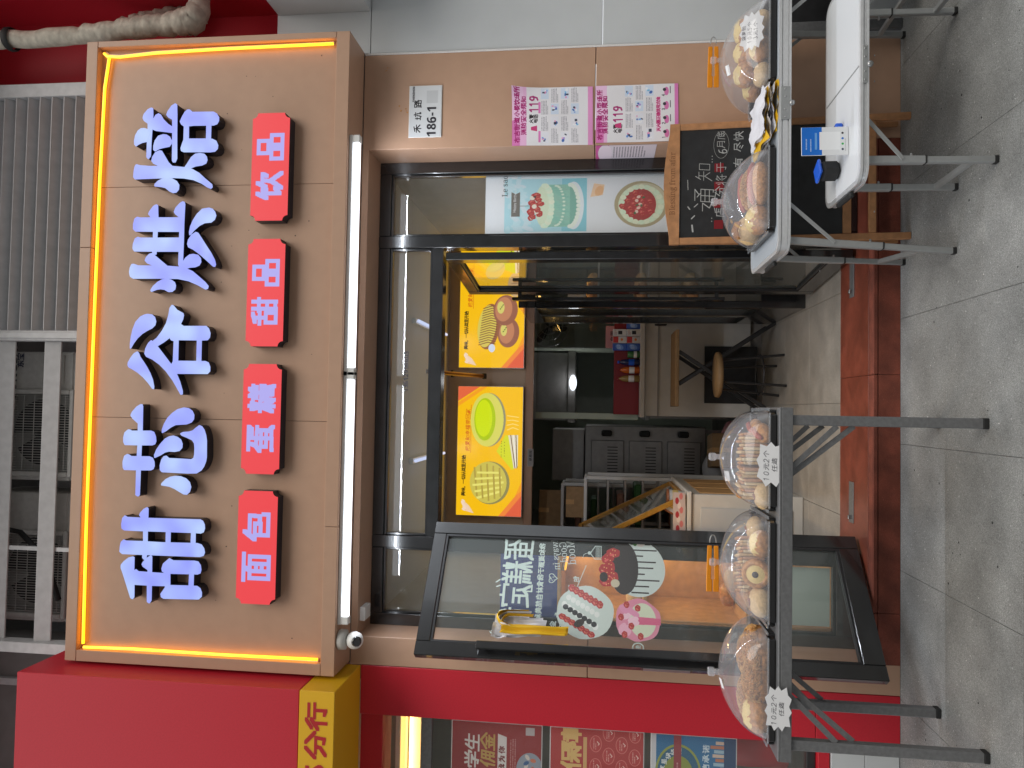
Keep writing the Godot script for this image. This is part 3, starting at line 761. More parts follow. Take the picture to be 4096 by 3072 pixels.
func make_materials() -> void:
	mat("brown", lin(0.495, 0.305, 0.205), 0.42, 0.0, 0.035, 0.9, 0.0, 0.03)
	mat("red", lin(0.54, 0.014, 0.03), 0.45, 0.0, 0.06, 0.25, 0.01, 0.08)
	mat("yellow", lin(0.75, 0.42, 0.008), 0.45)
	mat("grey_panel", lin(0.55, 0.57, 0.58), 0.5, 0.0, 0.03, 1.4)
	mat("caulk", lin(0.72, 0.7, 0.68), 0.8, 0.0, 0.2, 0.1, 0.02, 0.1)
	mat("seam", lin(0.05, 0.04, 0.035), 0.9)
	var black := mat("black_metal", lin(0.018, 0.018, 0.019), 0.16, 0.0, 0.25, 0.5)
	black.metallic_specular = 0.6
	black.clearcoat_enabled = true
	black.clearcoat = 0.6
	black.clearcoat_roughness = 0.06
	mat("dark_metal", lin(0.028, 0.028, 0.03), 0.35, 0.0, 0.2, 0.4)
	mat("letter_side", lin(0.022, 0.02, 0.03), 0.4)
	mat("aluminium", lin(0.8, 0.81, 0.82), 0.36, 0.6, 0.06, 0.3, 0.0, 0.05)
	mat("leg_paint", lin(0.36, 0.37, 0.37), 0.42, 0.35, 0.06, 0.2)
	mat("steel_grey", lin(0.19, 0.192, 0.196), 0.42, 0.35, 0.15, 0.3, 0.0, 0.05)
	mat("table_white", lin(0.72, 0.74, 0.76), 0.3)
	mat("table_grey", lin(0.42, 0.46, 0.5), 0.35)
	mat("white_plastic", lin(0.78, 0.78, 0.76), 0.4)
	mat("off_white", lin(0.6, 0.585, 0.55), 0.7, 0.0, 0.06, 0.8)
	mat("rubber", lin(0.015, 0.015, 0.015), 0.7)
	mat("screw", lin(0.4, 0.4, 0.4), 0.3, 0.9)
	mat("louvre", lin(0.6, 0.6, 0.61), 0.5, 0.0, 0.10, 0.5, 0.0, 0.03)
	mat("ac_white", lin(0.5, 0.49, 0.47), 0.55, 0.0, 0.10, 0.4, 0.0, 0.03)
	mat("pipe_wrap", lin(0.5, 0.46, 0.38), 0.7, 0.0, 0.35, 0.45, 0.5, 0.03)
	mat("concrete", lin(0.24, 0.235, 0.23), 0.9, 0.0, 0.15, 1.2, 0.1)
	mat("wood", lin(0.42, 0.2, 0.085), 0.55, 0.0, 0.22, 0.35, 0.02, 0.025)
	mat("wood_pale", lin(0.62, 0.36, 0.15), 0.5, 0.0, 0.16, 0.5, 0.0, 0.02)
	mat("wood_dark", lin(0.27, 0.165, 0.075), 0.6, 0.0, 0.2, 0.4)
	mat("slate", lin(0.016, 0.0165, 0.018), 0.5, 0.0, 0.35, 0.4)
	mat("kitchen_green", lin(0.40, 0.45, 0.36), 0.6, 0.0, 0.05, 0.8)
	mat("inner_wall", lin(0.33, 0.315, 0.3), 0.7, 0.0, 0.05, 0.9)
	mat("ceiling", lin(0.62, 0.6, 0.57), 0.8)
	mat("beige_wall", lin(0.56, 0.43, 0.31), 0.55, 0.0, 0.04, 0.9)
	mat("oven_steel", lin(0.34, 0.33, 0.32), 0.38, 0.55, 0.1, 0.5)
	mat("rack_metal", lin(0.5, 0.5, 0.5), 0.35, 0.6)
	mat("blue_crate", lin(0.015, 0.035, 0.28), 0.45, 0.0, 0.1, 0.3)
	mat("counter_red", lin(0.22, 0.018, 0.022), 0.3)
	mat("yellow_frame", lin(0.44, 0.22, 0.03), 0.4, 0.0, 0.2, 0.2)
	mat("tong_amber", lin(0.75, 0.26, 0.008), 0.15)
	mat("knob", lin(0.75, 0.75, 0.76), 0.1)
	mat("paper", lin(0.78, 0.78, 0.79), 0.7)
	mat("bag_white", lin(0.72, 0.72, 0.76), 0.45, 0.0, 0.06, 0.06, 0.1, 0.06)
	mat("bag_yellow", lin(0.78, 0.46, 0.01), 0.45, 0.0, 0.1, 0.06, 0.1, 0.06)
	mat("tray_black", lin(0.02, 0.02, 0.021), 0.28)
	mat("card_blue", lin(0.01, 0.10, 0.6), 0.3)
	mat("pink", lin(0.6, 0.25, 0.26), 0.6)
	mat("vinyl_pale", lin(0.55, 0.62, 0.6), 0.6)
	mat("copper", lin(0.28, 0.13, 0.06), 0.4, 0.6)
	# breads
	mat("crust", lin(0.52, 0.235, 0.07), 0.36, 0.0, 0.55, 0.16, 0.15, 0.03)
	mat("crust_dark", lin(0.27, 0.085, 0.03), 0.45, 0.0, 0.45, 0.14, 0.15, 0.03)
	mat("crumb", lin(0.72, 0.5, 0.25), 0.7, 0.0, 0.3, 0.12, 0.2, 0.04)
	mat("floss", lin(0.62, 0.3, 0.1), 0.9, 0.0, 0.6, 0.12, 0.6, 0.05)
	mat("floss_pale", lin(0.78, 0.5, 0.22), 0.9, 0.0, 0.3, 0.1)
	mat("cream_fill", lin(0.82, 0.62, 0.24), 0.5, 0.0, 0.15, 0.05)
	mat("raisin", lin(0.02, 0.012, 0.014), 0.5)
	mat("sausage", lin(0.42, 0.085, 0.06), 0.35, 0.0, 0.15, 0.05)
	# stone
	var pave := grainy("pavement_stone", [Color(0.185, 0.188, 0.183), Color(0.3, 0.304, 0.296), Color(0.4, 0.405, 0.39), Color(0.6, 0.6, 0.585)], [0.22, 0.42, 0.31, 0.05], 0.9, 0.7, 0.06, 0.1)
	stained(pave, 5, 2.6, 0.78)
	var tread := grainy("red_stone_polished", [Color(0.23, 0.052, 0.03), Color(0.29, 0.072, 0.042), Color(0.35, 0.11, 0.07)], [0.35, 0.45, 0.2], 0.5, 0.35, 0.0, 0.2)
	stained(tread, 8, 1.5, 0.75)
	var riser := grainy("red_stone_rough", [Color(0.23, 0.052, 0.03), Color(0.29, 0.072, 0.042), Color(0.35, 0.11, 0.07)], [0.35, 0.45, 0.2], 0.5, 0.85, 0.05, 0.2)
	stained(riser, 9, 1.2, 0.7)
	var floor_ := grainy("terrazzo", [Color(0.40, 0.37, 0.325), Color(0.34, 0.31, 0.27), Color(0.47, 0.44, 0.4)], [0.5, 0.25, 0.25], 0.7, 0.3, 0.0, 0.12, 2)
	stained(floor_, 13, 2.0, 0.82)
	# light givers and glass
	var lg := glowing("letter_glow", Color.BLACK, 0.5)
	lg.albedo_color = Color(0.25, 0.25, 0.3)
	lg.emission_texture = cloudy(21, 0.011, Color(0.54, 0.57, 1.0), Color(0.72, 0.82, 1.0), 2)
	lg.uv1_triplanar = true
	lg.uv1_world_triplanar = true
	lg.uv1_scale = Vector3.ONE / 0.8
	glowing("neon_glow", Color(1.0, 0.66, 0.02), 1.7)
	glowing("tube_glow", Color(0.93, 0.96, 1.0), 1.6)
	glowing("lamp_dim", Color(0.8, 0.85, 1.0), 0.5)
	glowing("warm_strip", Color(1.0, 0.78, 0.42), 1.0)
	pane("glass", Color(0.86, 0.92, 0.9), 0.07)
	pane("dome", Color(0.86, 0.86, 0.88), 0.2, 0.07)
	pane("shade_tint_glass", Color(0.12, 0.15, 0.13), 0.45, 0.03)  # dark tint puts the kitchen's gloom into the pane colour
	pane("frost_glass", Color(0.62, 0.72, 0.68), 0.6, 0.22)
	pane("dome_edge", Color(0.7, 0.72, 0.74), 0.25, 0.1)
	pane("knob_clear", Color(0.9, 0.9, 0.92), 0.3, 0.05)
	mat("wood_script", lin(0.2, 0.085, 0.03), 0.7)
	mat("asphalt", lin(0.055, 0.055, 0.056), 0.9, 0.0, 0.2, 1.0)
	mat("facade", lin(0.3, 0.28, 0.25), 0.9, 0.0, 0.1, 3.0)
	mat("dark_window", lin(0.02, 0.024, 0.028), 0.2)
	mat("bark", lin(0.09, 0.07, 0.05), 0.9, 0.0, 0.3, 0.4)
	mat("leaf", lin(0.05, 0.1, 0.025), 0.6)
	mat("cream_pale", lin(0.8, 0.66, 0.42), 0.7, 0.0, 0.12, 0.04)
	mat("crust_pink", lin(0.62, 0.34, 0.2), 0.6, 0.0, 0.25, 0.04)
	glowing("amber_strip", Color(1.0, 0.68, 0.12), 0.9)
	mat("card_board", lin(0.36, 0.23, 0.12), 0.85, 0.0, 0.15, 0.3)

# ---------------------------------------------------------------- ground, step, rooms
func build_ground() -> void:
	var g := structure("ground")
	wpart(g, "ground_bed", slab_mesh(-60, 60, -0.4, -0.012, -8, 60), M.concrete)
	var pv := structure("pavement")
	var xs := [-3.29, -2.66, -2.03, -1.4, -0.77, -0.145, 0.48, 1.134, 1.76, 2.39, 3.02, 3.65]
	var zs := [-0.04, 0.495, 1.062, 1.63, 2.2, 2.77]
	for i in xs.size() - 1:
		for j in zs.size() - 1:
			var sink := rng.randf_range(0.0, 0.0008)
			wpart(pv, "paving_slab", slab_mesh(xs[i] + 0.0008, xs[i + 1] - 0.0008, -0.04, -sink, zs[j] + 0.0008, zs[j + 1] - 0.0008, 0.001), M.pavement_stone)
	# litter trodden into the pavement
	var lt := structure("pavement_litter")
	lt.set_meta("kind", "stuff")
	tag(lt, "pale scraps and dark gum spots scattered on the paving", "litter")
	var st := nb()
	for i in 46:
		var c := Vector3(rng.randf_range(-1.9, 2.0), 0.0, rng.randf_range(0.05, 1.2))
		var r := rng.randf_range(0.0012, 0.003)
		lathe(st, c, [Vector2(r, 0.0), Vector2(r * 0.8, 0.0022), Vector2(0, 0.0024)], 7)
	wpart(lt, "scraps", st, M.caulk)
	var st2 := nb()
	for i in 30:
		var c2 := Vector3(rng.randf_range(-1.9, 2.0), 0.0, rng.randf_range(0.05, 1.2))
		lathe(st2, c2, [Vector2(rng.randf_range(0.002, 0.006), 0.0), Vector2(0.002, 0.0008), Vector2(0, 0.0014)], 9)
	wpart(lt, "gum_spots", st2, M.rubber)
	# red granite doorstep
	var sp := structure("doorstep")
	var sx := [-1.24, -0.985, 0.2, 1.4]
	for i in 3:
		wpart(sp, "riser_slab", slab_mesh(sx[i] + 0.001, sx[i + 1] - 0.001, 0.0, 0.105, -0.03, 0.0, 0.001), M.red_stone_rough)
		wpart(sp, "nosing", slab_mesh(sx[i] + 0.001, sx[i + 1] - 0.001, 0.107, 0.132, -0.06, 0.004, 0.005), M.red_stone_rough)
		wpart(sp, "tread_slab", slab_mesh(sx[i] + 0.001, sx[i + 1] - 0.001, 0.08, 0.132, -0.5, -0.062, 0.001), M.red_stone_polished)
	wpart(sp, "step_core", slab_mesh(-1.24, 1.4, 0.0, 0.078, -0.5, -0.031), M.concrete)
	for x in [-0.475, 0.745]:
		var f := thing("floor_spring", "steel floor spring plate in the red tread beside the %s" % ("printed door" if x < 0 else "fridge side door"), "floor spring", Vector3(x, 0.132, -0.305))
		part(f, "cover_plate", slab_mesh(-0.11, 0.11, 0.0, 0.004, -0.035, 0.035, 0.001), M.steel_grey)
		part(f, "spindle", slab_mesh(-0.09, -0.07, 0.004, 0.02, -0.008, 0.008, 0.001), M.screw)
	# shop floor of square tiles
	var fl := structure("shop_floor")
	wpart(fl, "floor_bed", slab_mesh(-1.45, 1.6, 0.0, 0.122, -5.4, -0.5), M.concrete)
	for i in 5:
		for j in 8:
			var x0 := maxf(-1.25, -1.83 + 0.63 * i)
			var x1 := minf(1.42, -1.2 + 0.63 * i)
			var z1 := -0.502 - 0.63 * j
			wpart(fl, "floor_tile", slab_mesh(x0 + 0.001, x1 - 0.001, 0.118, 0.131, maxf(z1 - 0.628, -5.3), z1, 0.001), M.terrazzo)

func build_shell() -> void:
	# rooms behind the front, closed so that daylight enters by the front only
	var w := structure("shop_wall")
	wpart(w, "inner_wall", slab_mesh(-1.4, -1.25, 0.0, 3.1, -5.4, -0.24), M.inner_wall)
	wpart(w, "inner_wall", slab_mesh(1.42, 1.57, 0.0, 3.1, -5.4, -0.24), M.inner_wall)
	wpart(w, "inner_wall", slab_mesh(-1.25, 1.42, 0.0, 3.1, -5.4, -5.25), M.kitchen_green)
	var c := structure("shop_ceiling")
	wpart(c, "ceiling_slab", slab_mesh(-1.4, 1.57, 2.8, 3.1, -5.4, -0.325), M.ceiling)
	# brown clad pilasters on both sides
	var r := thing("pilaster", "wide brown clad pilaster carrying the street number plate", "pilaster", Vector3(1.66, 0, -0.1))
	wpart(r, "cladding_panel", slab_mesh(1.4, 1.925, 1.537, 2.8, -0.24, 0.0, 0.002), M.brown)
	wpart(r, "cladding_panel", slab_mesh(1.4, 1.925, 0.0, 1.533, -0.24, 0.0, 0.002), M.brown)
	wpart(r, "sealant_bead", slab_mesh(1.925, 1.936, 0.0, 2.8, -0.2, 0.003, 0.002), M.caulk)
	for d in [[1.62, 2.57, 0.02], [1.84, 2.66, 0.012], [1.66, 2.43, 0.015]]:
		var st := nb()
		for k in 5:
			var q := Vector3(d[0] + rng.randf_range(-0.02, 0.02), d[1] + rng.randf_range(-0.03, 0.03), 0.001)
			lathe(st, q, [Vector2(d[2] * rng.randf_range(0.15, 0.3), 0), Vector2(0, 0.0008)], 7, Basis(Vector3.RIGHT, PI / 2))
		wpart(r, "glue_stain", st, M.crust)
	var l := thing("pilaster", "narrow brown clad pilaster beside the red shop", "pilaster", Vector3(-1.31, 0, -0.1))
	wpart(l, "cladding_panel", slab_mesh(-1.385, -1.235, 1.537, 2.8, -0.24, 0.0, 0.002), M.brown)
	wpart(l, "cladding_panel", slab_mesh(-1.385, -1.235, 0.0, 1.533, -0.24, 0.0, 0.002), M.brown)
	# lintel behind the sign
	var b := structure("lintel_wall")
	wpart(b, "lintel_block", slab_mesh(-1.385, 1.93, 2.802, 4.3, -0.3, -0.02), M.concrete)
	wpart(b, "soffit_panel", slab_mesh(-1.235, 1.4, 2.765, 2.8, -0.24, 0.0), M.brown)

# ---------------------------------------------------------------- above the sign: louvre screen, condensers, pipes
func build_upper_wall() -> void:
	var back := structure("upper_wall")
	wpart(back, "recess_back", slab_mesh(-3.4, 1.7, 4.2, 5.5, -1.2, -1.1), M.louvre)
	wpart(back, "recess_floor", slab_mesh(-3.4, 1.9, 4.18, 4.28, -1.1, -0.3), M.concrete)
	wpart(back, "added_shade_slab", slab_mesh(-4.5, 4.5, 5.5, 5.75, -1.4, 0.5), M.concrete)  # added slab out of view, set low to shade the louvre bay
	wpart(back, "upper_cladding", slab_mesh(-3.4, -1.47, 4.2, 5.5, -0.5, -0.35), M.concrete)
	wpart(back, "panel_strip", slab_mesh(-3.4, -1.6, 4.75, 4.78, -0.35, -0.32), M.louvre)
	wpart(back, "panel_strip", slab_mesh(-1.75, -1.71, 4.2, 5.35, -0.35, -0.32), M.louvre)
	var rb := structure("red_wall")
	wpart(rb, "red_panel", slab_mesh(1.75, 3.4, 3.31, 5.5, -0.3, -0.22), M.red)
	wpart(rb, "red_return", slab_mesh(2.3, 2.34, 3.31, 5.5, -0.22, 0.5), M.red)
	var lv := thing("louvre_screen", "grey metal louvre screen hiding the air conditioners above the sign", "louvre screen", Vector3(0.2, 4.28, -0.1))
	var z := -0.1
	for f in [[-1.46, -1.4, 4.28, 5.35], [0.345, 0.405, 4.28, 5.35], [1.79, 1.87, 4.28, 5.35]]:
		wpart(lv, "post", slab_mesh(f[0], f[1], f[2], f[3], z - 0.05, z + 0.03, 0.003), M.louvre)
	wpart(lv, "post_cover", slab_mesh(0.358, 0.392, 4.28, 5.35, z + 0.03, z + 0.042, 0.002), M.louvre)
	wpart(lv, "bottom_rail", slab_mesh(-1.4, 1.79, 4.28, 4.33, z - 0.04, z + 0.02, 0.003), M.louvre)
	var tilt := Basis(Vector3.RIGHT, deg_to_rad(52))
	for k in 14:
		var st := nb()
		box(st, Vector3(1.0975, 4.39 + 0.0765 * k, z - 0.015), Vector3(1.385, 0.1, 0.009), 0.002, tilt)
		wpart(lv, "slat", st, M.louvre)
	for h in [[4.36, 4.46], [4.64, 4.735], [4.935, 5.06], [5.2, 5.28]]:
		var st2 := nb()
		box(st2, Vector3(-0.5275, (h[0] + h[1]) * 0.5, z - 0.015), Vector3(1.745, h[1] - h[0], 0.012), 0.003, Basis(Vector3.RIGHT, deg_to_rad(12)))
		wpart(lv, "slat", st2, M.louvre)
	wpart(lv, "brace", slab_mesh(-0.885, -0.862, 4.33, 5.35, z - 0.05, z - 0.03), M.louvre)
	condenser(Vector3(-0.1, 4.7, -0.36), "white air conditioner condenser with blue lettering behind the open slats", true)
	condenser(Vector3(-0.98, 4.74, -0.4), "white air conditioner condenser with a black hose behind the open slats", false)
	var hose := nb(true)
	tube(hose, [Vector3(-0.8, 5.3, -0.26), Vector3(-0.78, 5.1, -0.24), Vector3(-0.8, 4.95, -0.23), Vector3(-0.95, 4.78, -0.23), Vector3(-1.2, 4.7, -0.25)], 0.016, 8)
	solo("drain_hose", hose, M.rubber, "black drain hose hanging before a condenser", "hose")
	# lagged refrigerant pipes
	wrapped_pipe([Vector3(2.05, 5.49, 0.1), Vector3(2.05, 4.92, 0.1), Vector3(2.052, 4.46, 0.1), Vector3(2.075, 4.2, 0.1), Vector3(2.09, 4.0, 0.1), Vector3(2.1, 3.84, 0.1), Vector3(2.115, 3.75, 0.1), Vector3(2.17, 3.72, 0.1), Vector3(2.4, 3.72, 0.1)], [0.045, 0.045, 0.048, 0.052, 0.056, 0.064, 0.072, 0.062, 0.05], "thick pipe lagged in pale tape turning toward the grey panels")
	wrapped_pipe([Vector3(2.07, 4.4, 0.07), Vector3(2.12, 4.27, 0.03), Vector3(2.17, 4.15, 0.0), Vector3(2.2, 4.07, -0.04), Vector3(2.26, 3.95, -0.12), Vector3(2.29, 3.9, -0.21)], [0.03, 0.042, 0.05, 0.056, 0.058, 0.055], "short branch of lagged pipe entering the red wall")
	var clamp := nb(true)
	lathe(clamp, Vector3(2.05, 4.85, 0.1), [Vector2(0.06, -0.02), Vector2(0.066, -0.01), Vector2(0.066, 0.01), Vector2(0.06, 0.02)], 16)
	solo("pipe_clamp", clamp, M.rubber, "dark clamp round the lagged pipe", "clamp")

func wrapped_pipe(pts: Array, radii: Array, label: String) -> void:
	var st := nb(true)
	var p := []
	var r := []
	for i in pts.size() - 1:
		for k in 6:
			var t := k / 6.0
			p.append(pts[i].lerp(pts[i + 1], t) + Vector3(rng.randf_range(-1, 1), 0, rng.randf_range(-1, 1)) * 0.006)
			r.append(lerpf(radii[i], radii[i + 1], t) * (1.0 + rng.randf_range(-0.1, 0.1)))
	p.append(pts[-1])
	r.append(radii[-1])
	tube(st, p, r, 14)
	solo("lagged_pipe", st, M.pipe_wrap, label, "pipe", "lagged pipes beside the sign")

func condenser(at: Vector3, label: String, lettered: bool) -> void:
	var t := thing("condenser", label, "air conditioner", at, "condensers above the sign")
	# a shell: the fan sits in a well behind the guard
	var st := nb()
	slab(st, -0.4, 0.4, 0.0, 0.58, -0.3, -0.16, 0.012)
	for q in [[-0.4, 0.4, 0.54, 0.58], [-0.4, 0.4, 0.0, 0.04], [-0.4, -0.36, 0.04, 0.54], [0.15, 0.4, 0.04, 0.54]]:
		slab(st, q[0], q[1], q[2], q[3], -0.159, 0.0, 0.008)
	part(t, "casing", st, M.ac_white)
	part(t, "foot_rail", slab_mesh(-0.36, 0.36, -0.05, 0.0, -0.2, -0.05), M.dark_metal)
	var fr := nb()
	for s in [[-0.375, 0.165, 0.53, 0.56], [-0.375, 0.165, 0.02, 0.05], [-0.375, -0.345, 0.05, 0.53], [0.135, 0.165, 0.05, 0.53]]:
		slab(fr, s[0], s[1], s[2], s[3], 0.0005, 0.018, 0.005)
	var g := part(t, "fan_guard", fr, M.ac_white)
	for k in 3:
		var bl := nb()
		var pp := PackedVector2Array([Vector2(-0.105, 0.29)])
		for m in 9:
			var a := TAU * k / 3 + m * 0.2
			pp.append(Vector2(-0.105, 0.29) + Vector2(cos(a), sin(a)) * 0.21)
		prism(bl, pp, -0.09, -0.084)
		part(t, "fan_blade", bl, M.dark_metal)
	var wires := nb()
	for k in 30:
		var x := -0.335 + k * 0.0158
		slab(wires, x - 0.0018, x + 0.0018, 0.05, 0.53, 0.011, 0.0146)
	for k in 7:
		var y := 0.08 + k * 0.07
		slab(wires, -0.34, 0.13, y - 0.002, y + 0.002, 0.007, 0.0105)
	part(g, "guard_wires", wires, M.ac_white)
	var hub := nb(true)
	lathe(hub, Vector3(-0.105, 0.29, -0.083), [Vector2(0.05, 0.0), Vector2(0.045, 0.03), Vector2(0, 0.035)], 16, Basis(Vector3.RIGHT, PI / 2))
	part(g, "fan_hub", hub, M.dark_metal)
	if lettered:
		var im := canvas(256, 128, Color(1, 1, 1, 0))
		write(im, "东宝", 150, 62, 46, 54, 7, Color8(60, 62, 84))
		var s2 := nb()
		sheet(s2, Vector3(0.17, 0.36, 0.0025), Vector3(0.395, 0.36, 0.0025), Vector3(0.395, 0.475, 0.0025), Vector3(0.17, 0.475, 0.0025))
		part(t, "maker_characters", s2, printed(im, 0.6, 0.0, true))
		words(t, "maker_name", "DONGBAO", Vector3(0.285, 0.45, 0.001), 0.055, "letter_side", true)
		part(t, "service_cover", slab_mesh(0.2, 0.38, 0.1, 0.24, 0.0, 0.006, 0.002), M.ac_white)

# raised lettering in Latin type
func words(parent: Node3D, called: String, text: String, at: Vector3, height: float, m: String, bold := false, serif := false, thick := 0.0015) -> MeshInstance3D:
	var f := SystemFont.new()
	f.font_names = PackedStringArray(["Droid Serif" if serif else "Droid Sans"])
	f.font_weight = 700 if bold else 400
	var t := TextMesh.new()
	t.text = text
	t.font = f
	t.font_size = 32
	t.pixel_size = height / 23.0
	t.depth = thick
	var o := MeshInstance3D.new()
	o.name = called
	o.mesh = t
	o.material_override = M[m]
	o.position = at + Vector3(0, 0, thick * 0.5)
	parent.add_child(o, true)
	return o

# ---------------------------------------------------------------- shops to either side
func build_neighbours() -> void:
	# grey panelled shop beyond the wide pilaster
	var g := thing("grey_panel_wall", "light grey panelled wall next to the wide pilaster", "wall", Vector3(2.7, 0, -0.1))
	for h in [[0.0, 0.235], [0.239, 1.5], [1.504, 2.768], [2.772, 3.31]]:
		wpart(g, "cladding_panel", slab_mesh(1.937, 3.6, h[0], h[1], -0.22, 0.0, 0.002), M.grey_panel)
	var gb := thing("grey_fascia_box", "light grey sign box projecting above the grey panels", "sign box", Vector3(2.9, 2.78, 0.2))
	wpart(gb, "box_panel", slab_mesh(2.172, 3.6, 2.774, 3.305, 0.001, 0.5, 0.002), M.grey_panel)
	var dp := thing("dark_panel", "dark glass panel in a metal frame at the foot of the grey wall", "panel", Vector3(2.3, 0.0, 0.02))
	wpart(dp, "panel", slab_mesh(2.0, 3.4, 0.24, 0.62, 0.001, 0.012), M.dark_metal)
	wpart(dp, "frame_bar", slab_mesh(1.95, 2.0, 0.0, 0.74, 0.001, 0.03, 0.003), M.steel_grey)
	# red shop
	var f := thing("red_fascia", "red sign box with a yellow band lettered 56", "sign box", Vector3(-2.2, 2.74, 0.2))
	wpart(f, "red_panel", slab_mesh(-3.4, -1.387, 2.922, 4.42, 0.002, 0.39, 0.003), M.red)
	wpart(f, "yellow_band", slab_mesh(-3.4, -1.387, 2.742, 2.92, 0.002, 0.392, 0.003), M.yellow)
	var im := canvas(768, 128, Color(1, 1, 1, 0))
	var ink := Color8(176, 22, 24)
	write(im, "56", 420, 24, 84, 84, 17, ink)
	write(im, "分", 566, 20, 88, 0, 13, ink)
	write(im, "行", 666, 20, 88, 0, 13, ink)
	var st := nb()
	sheet(st, Vector3(-2.47, 2.76, 0.3935), Vector3(-1.43, 2.76, 0.3935), Vector3(-1.43, 2.905, 0.3935), Vector3(-2.47, 2.905, 0.3935))
	wpart(f, "lettering", st, printed(im, 0.5, 0.0, true))
	var p := thing("red_pilaster", "plain red pilaster between the two shops", "pilaster", Vector3(-1.5, 0, -0.05))
	wpart(p, "cladding_panel", slab_mesh(-1.645, -1.388, 0.402, 2.74, -0.2, 0.0, 0.002), M.red)
	wpart(p, "cladding_panel", slab_mesh(-1.645, -1.388, 0.0, 0.399, -0.2, 0.0, 0.002), M.red)
	var hd := thing("red_shop_window", "shop window between red panels with posters inside the glass", "shop window", Vector3(-2.3, 0, -0.1))
	wpart(hd, "head_panel", slab_mesh(-3.4, -1.646, 2.62, 2.74, -0.2, -0.02, 0.002), M.red)
	wpart(hd, "sill_panel", slab_mesh(-3.4, -1.646, 0.33, 0.385, -0.2, -0.01, 0.002), M.red)
	wpart(hd, "window_pane", glazing(-3.4, -1.646, 0.4, 2.62, -0.072, -0.072), M.glass)
	wpart(hd, "window_rail", slab_mesh(-3.4, -1.646, 2.36, 2.42, -0.1, -0.06, 0.003), M.steel_grey)
	wpart(hd, "window_rail", slab_mesh(-3.4, -1.646, 0.386, 0.43, -0.11, -0.05, 0.003), M.dark_metal)
	var tl := structure("plinth")
	for i in 4:
		for j in 2:
			wpart(tl, "plinth_tile", slab_mesh(-1.648 - 0.42 * i - 0.416, -1.648 - 0.42 * i, 0.002 + 0.163 * j, 0.162 + 0.163 * j, -0.2, -0.004, 0.002), M.grey_panel)
	var room := structure("red_shop_room")
	wpart(room, "room_back", slab_mesh(-3.6, -1.42, 0.0, 2.9, -2.4, -2.3), M.inner_wall)
	wpart(room, "room_side", slab_mesh(-1.54, -1.42, 0.0, 2.9, -2.3, -0.21), M.inner_wall)
	wpart(room, "room_side", slab_mesh(-3.6, -3.45, 0.0, 2.9, -2.3, -0.21), M.inner_wall)
	wpart(room, "room_ceiling", slab_mesh(-3.6, -1.42, 2.86, 2.98, -2.4, -0.21), M.ceiling)
	wpart(room, "room_floor", slab_mesh(-3.6, -1.42, -0.01, 0.02, -2.4, -0.21), M.concrete)
	wpart(room, "ceiling_beam", slab_mesh(-3.45, -1.55, 2.5, 2.85, -0.75, -0.62), M.inner_wall)
	var ls := thing("ceiling_light", "warm glowing light strip inside the red shop", "light", Vector3(-2.2, 2.66, -0.6))
	part(ls, "housing", slab_mesh(-0.42, 0.42, 0.0, 0.03, -0.05, 0.05, 0.004), M.white_plastic)
	part(ls, "diffuser", slab_mesh(-0.4, 0.4, -0.03, -0.001, -0.04, 0.04, 0.004), M.warm_strip)
	area(Vector3(-2.2, 2.62, -0.6), Vector3.DOWN, Vector2(0.7, 0.06), Color(1.0, 0.8, 0.5), 0.35, ls)
	window_posters()
	var bk := nb(true)
	lathe(bk, Vector3(-1.8, 0.45, -0.45), [Vector2(0, 0.33), Vector2(0.14, 0.33), Vector2(0.165, 0.30), Vector2(0.17, 0.2), Vector2(0.165, 0.0), Vector2(0, 0.0)], 22)
	solo("red_stool_seat", bk, M.red, "round red padded seat behind the low window glass", "stool")
	var bag := nb(true)
	var nz := FastNoiseLite.new()
	lump(bag, Vector3(2.35, 0.36, 0.34), Vector3(0.4, 0.38, 0.16), 0.3, nz, 16, Basis.IDENTITY, -0.95)
	solo("refuse_sack", bag, M.dark_metal, "bulging black sack heaped behind the low white table", "sack")

func area(at: Vector3, towards: Vector3, size: Vector2, c: Color, energy: float, parent: Node3D) -> void:
	var l := AreaLight3D.new()
	l.name = "lamp_light"
	l.area_size = size
	l.area_normalize_energy = true
	l.light_color = c
	l.light_energy = energy
	l.shadow_enabled = true
	parent.add_child(l, true)
	var hint := Vector3.UP if absf(towards.y) < 0.9 else Vector3.BACK
	l.look_at_from_position(at, at + towards, hint)

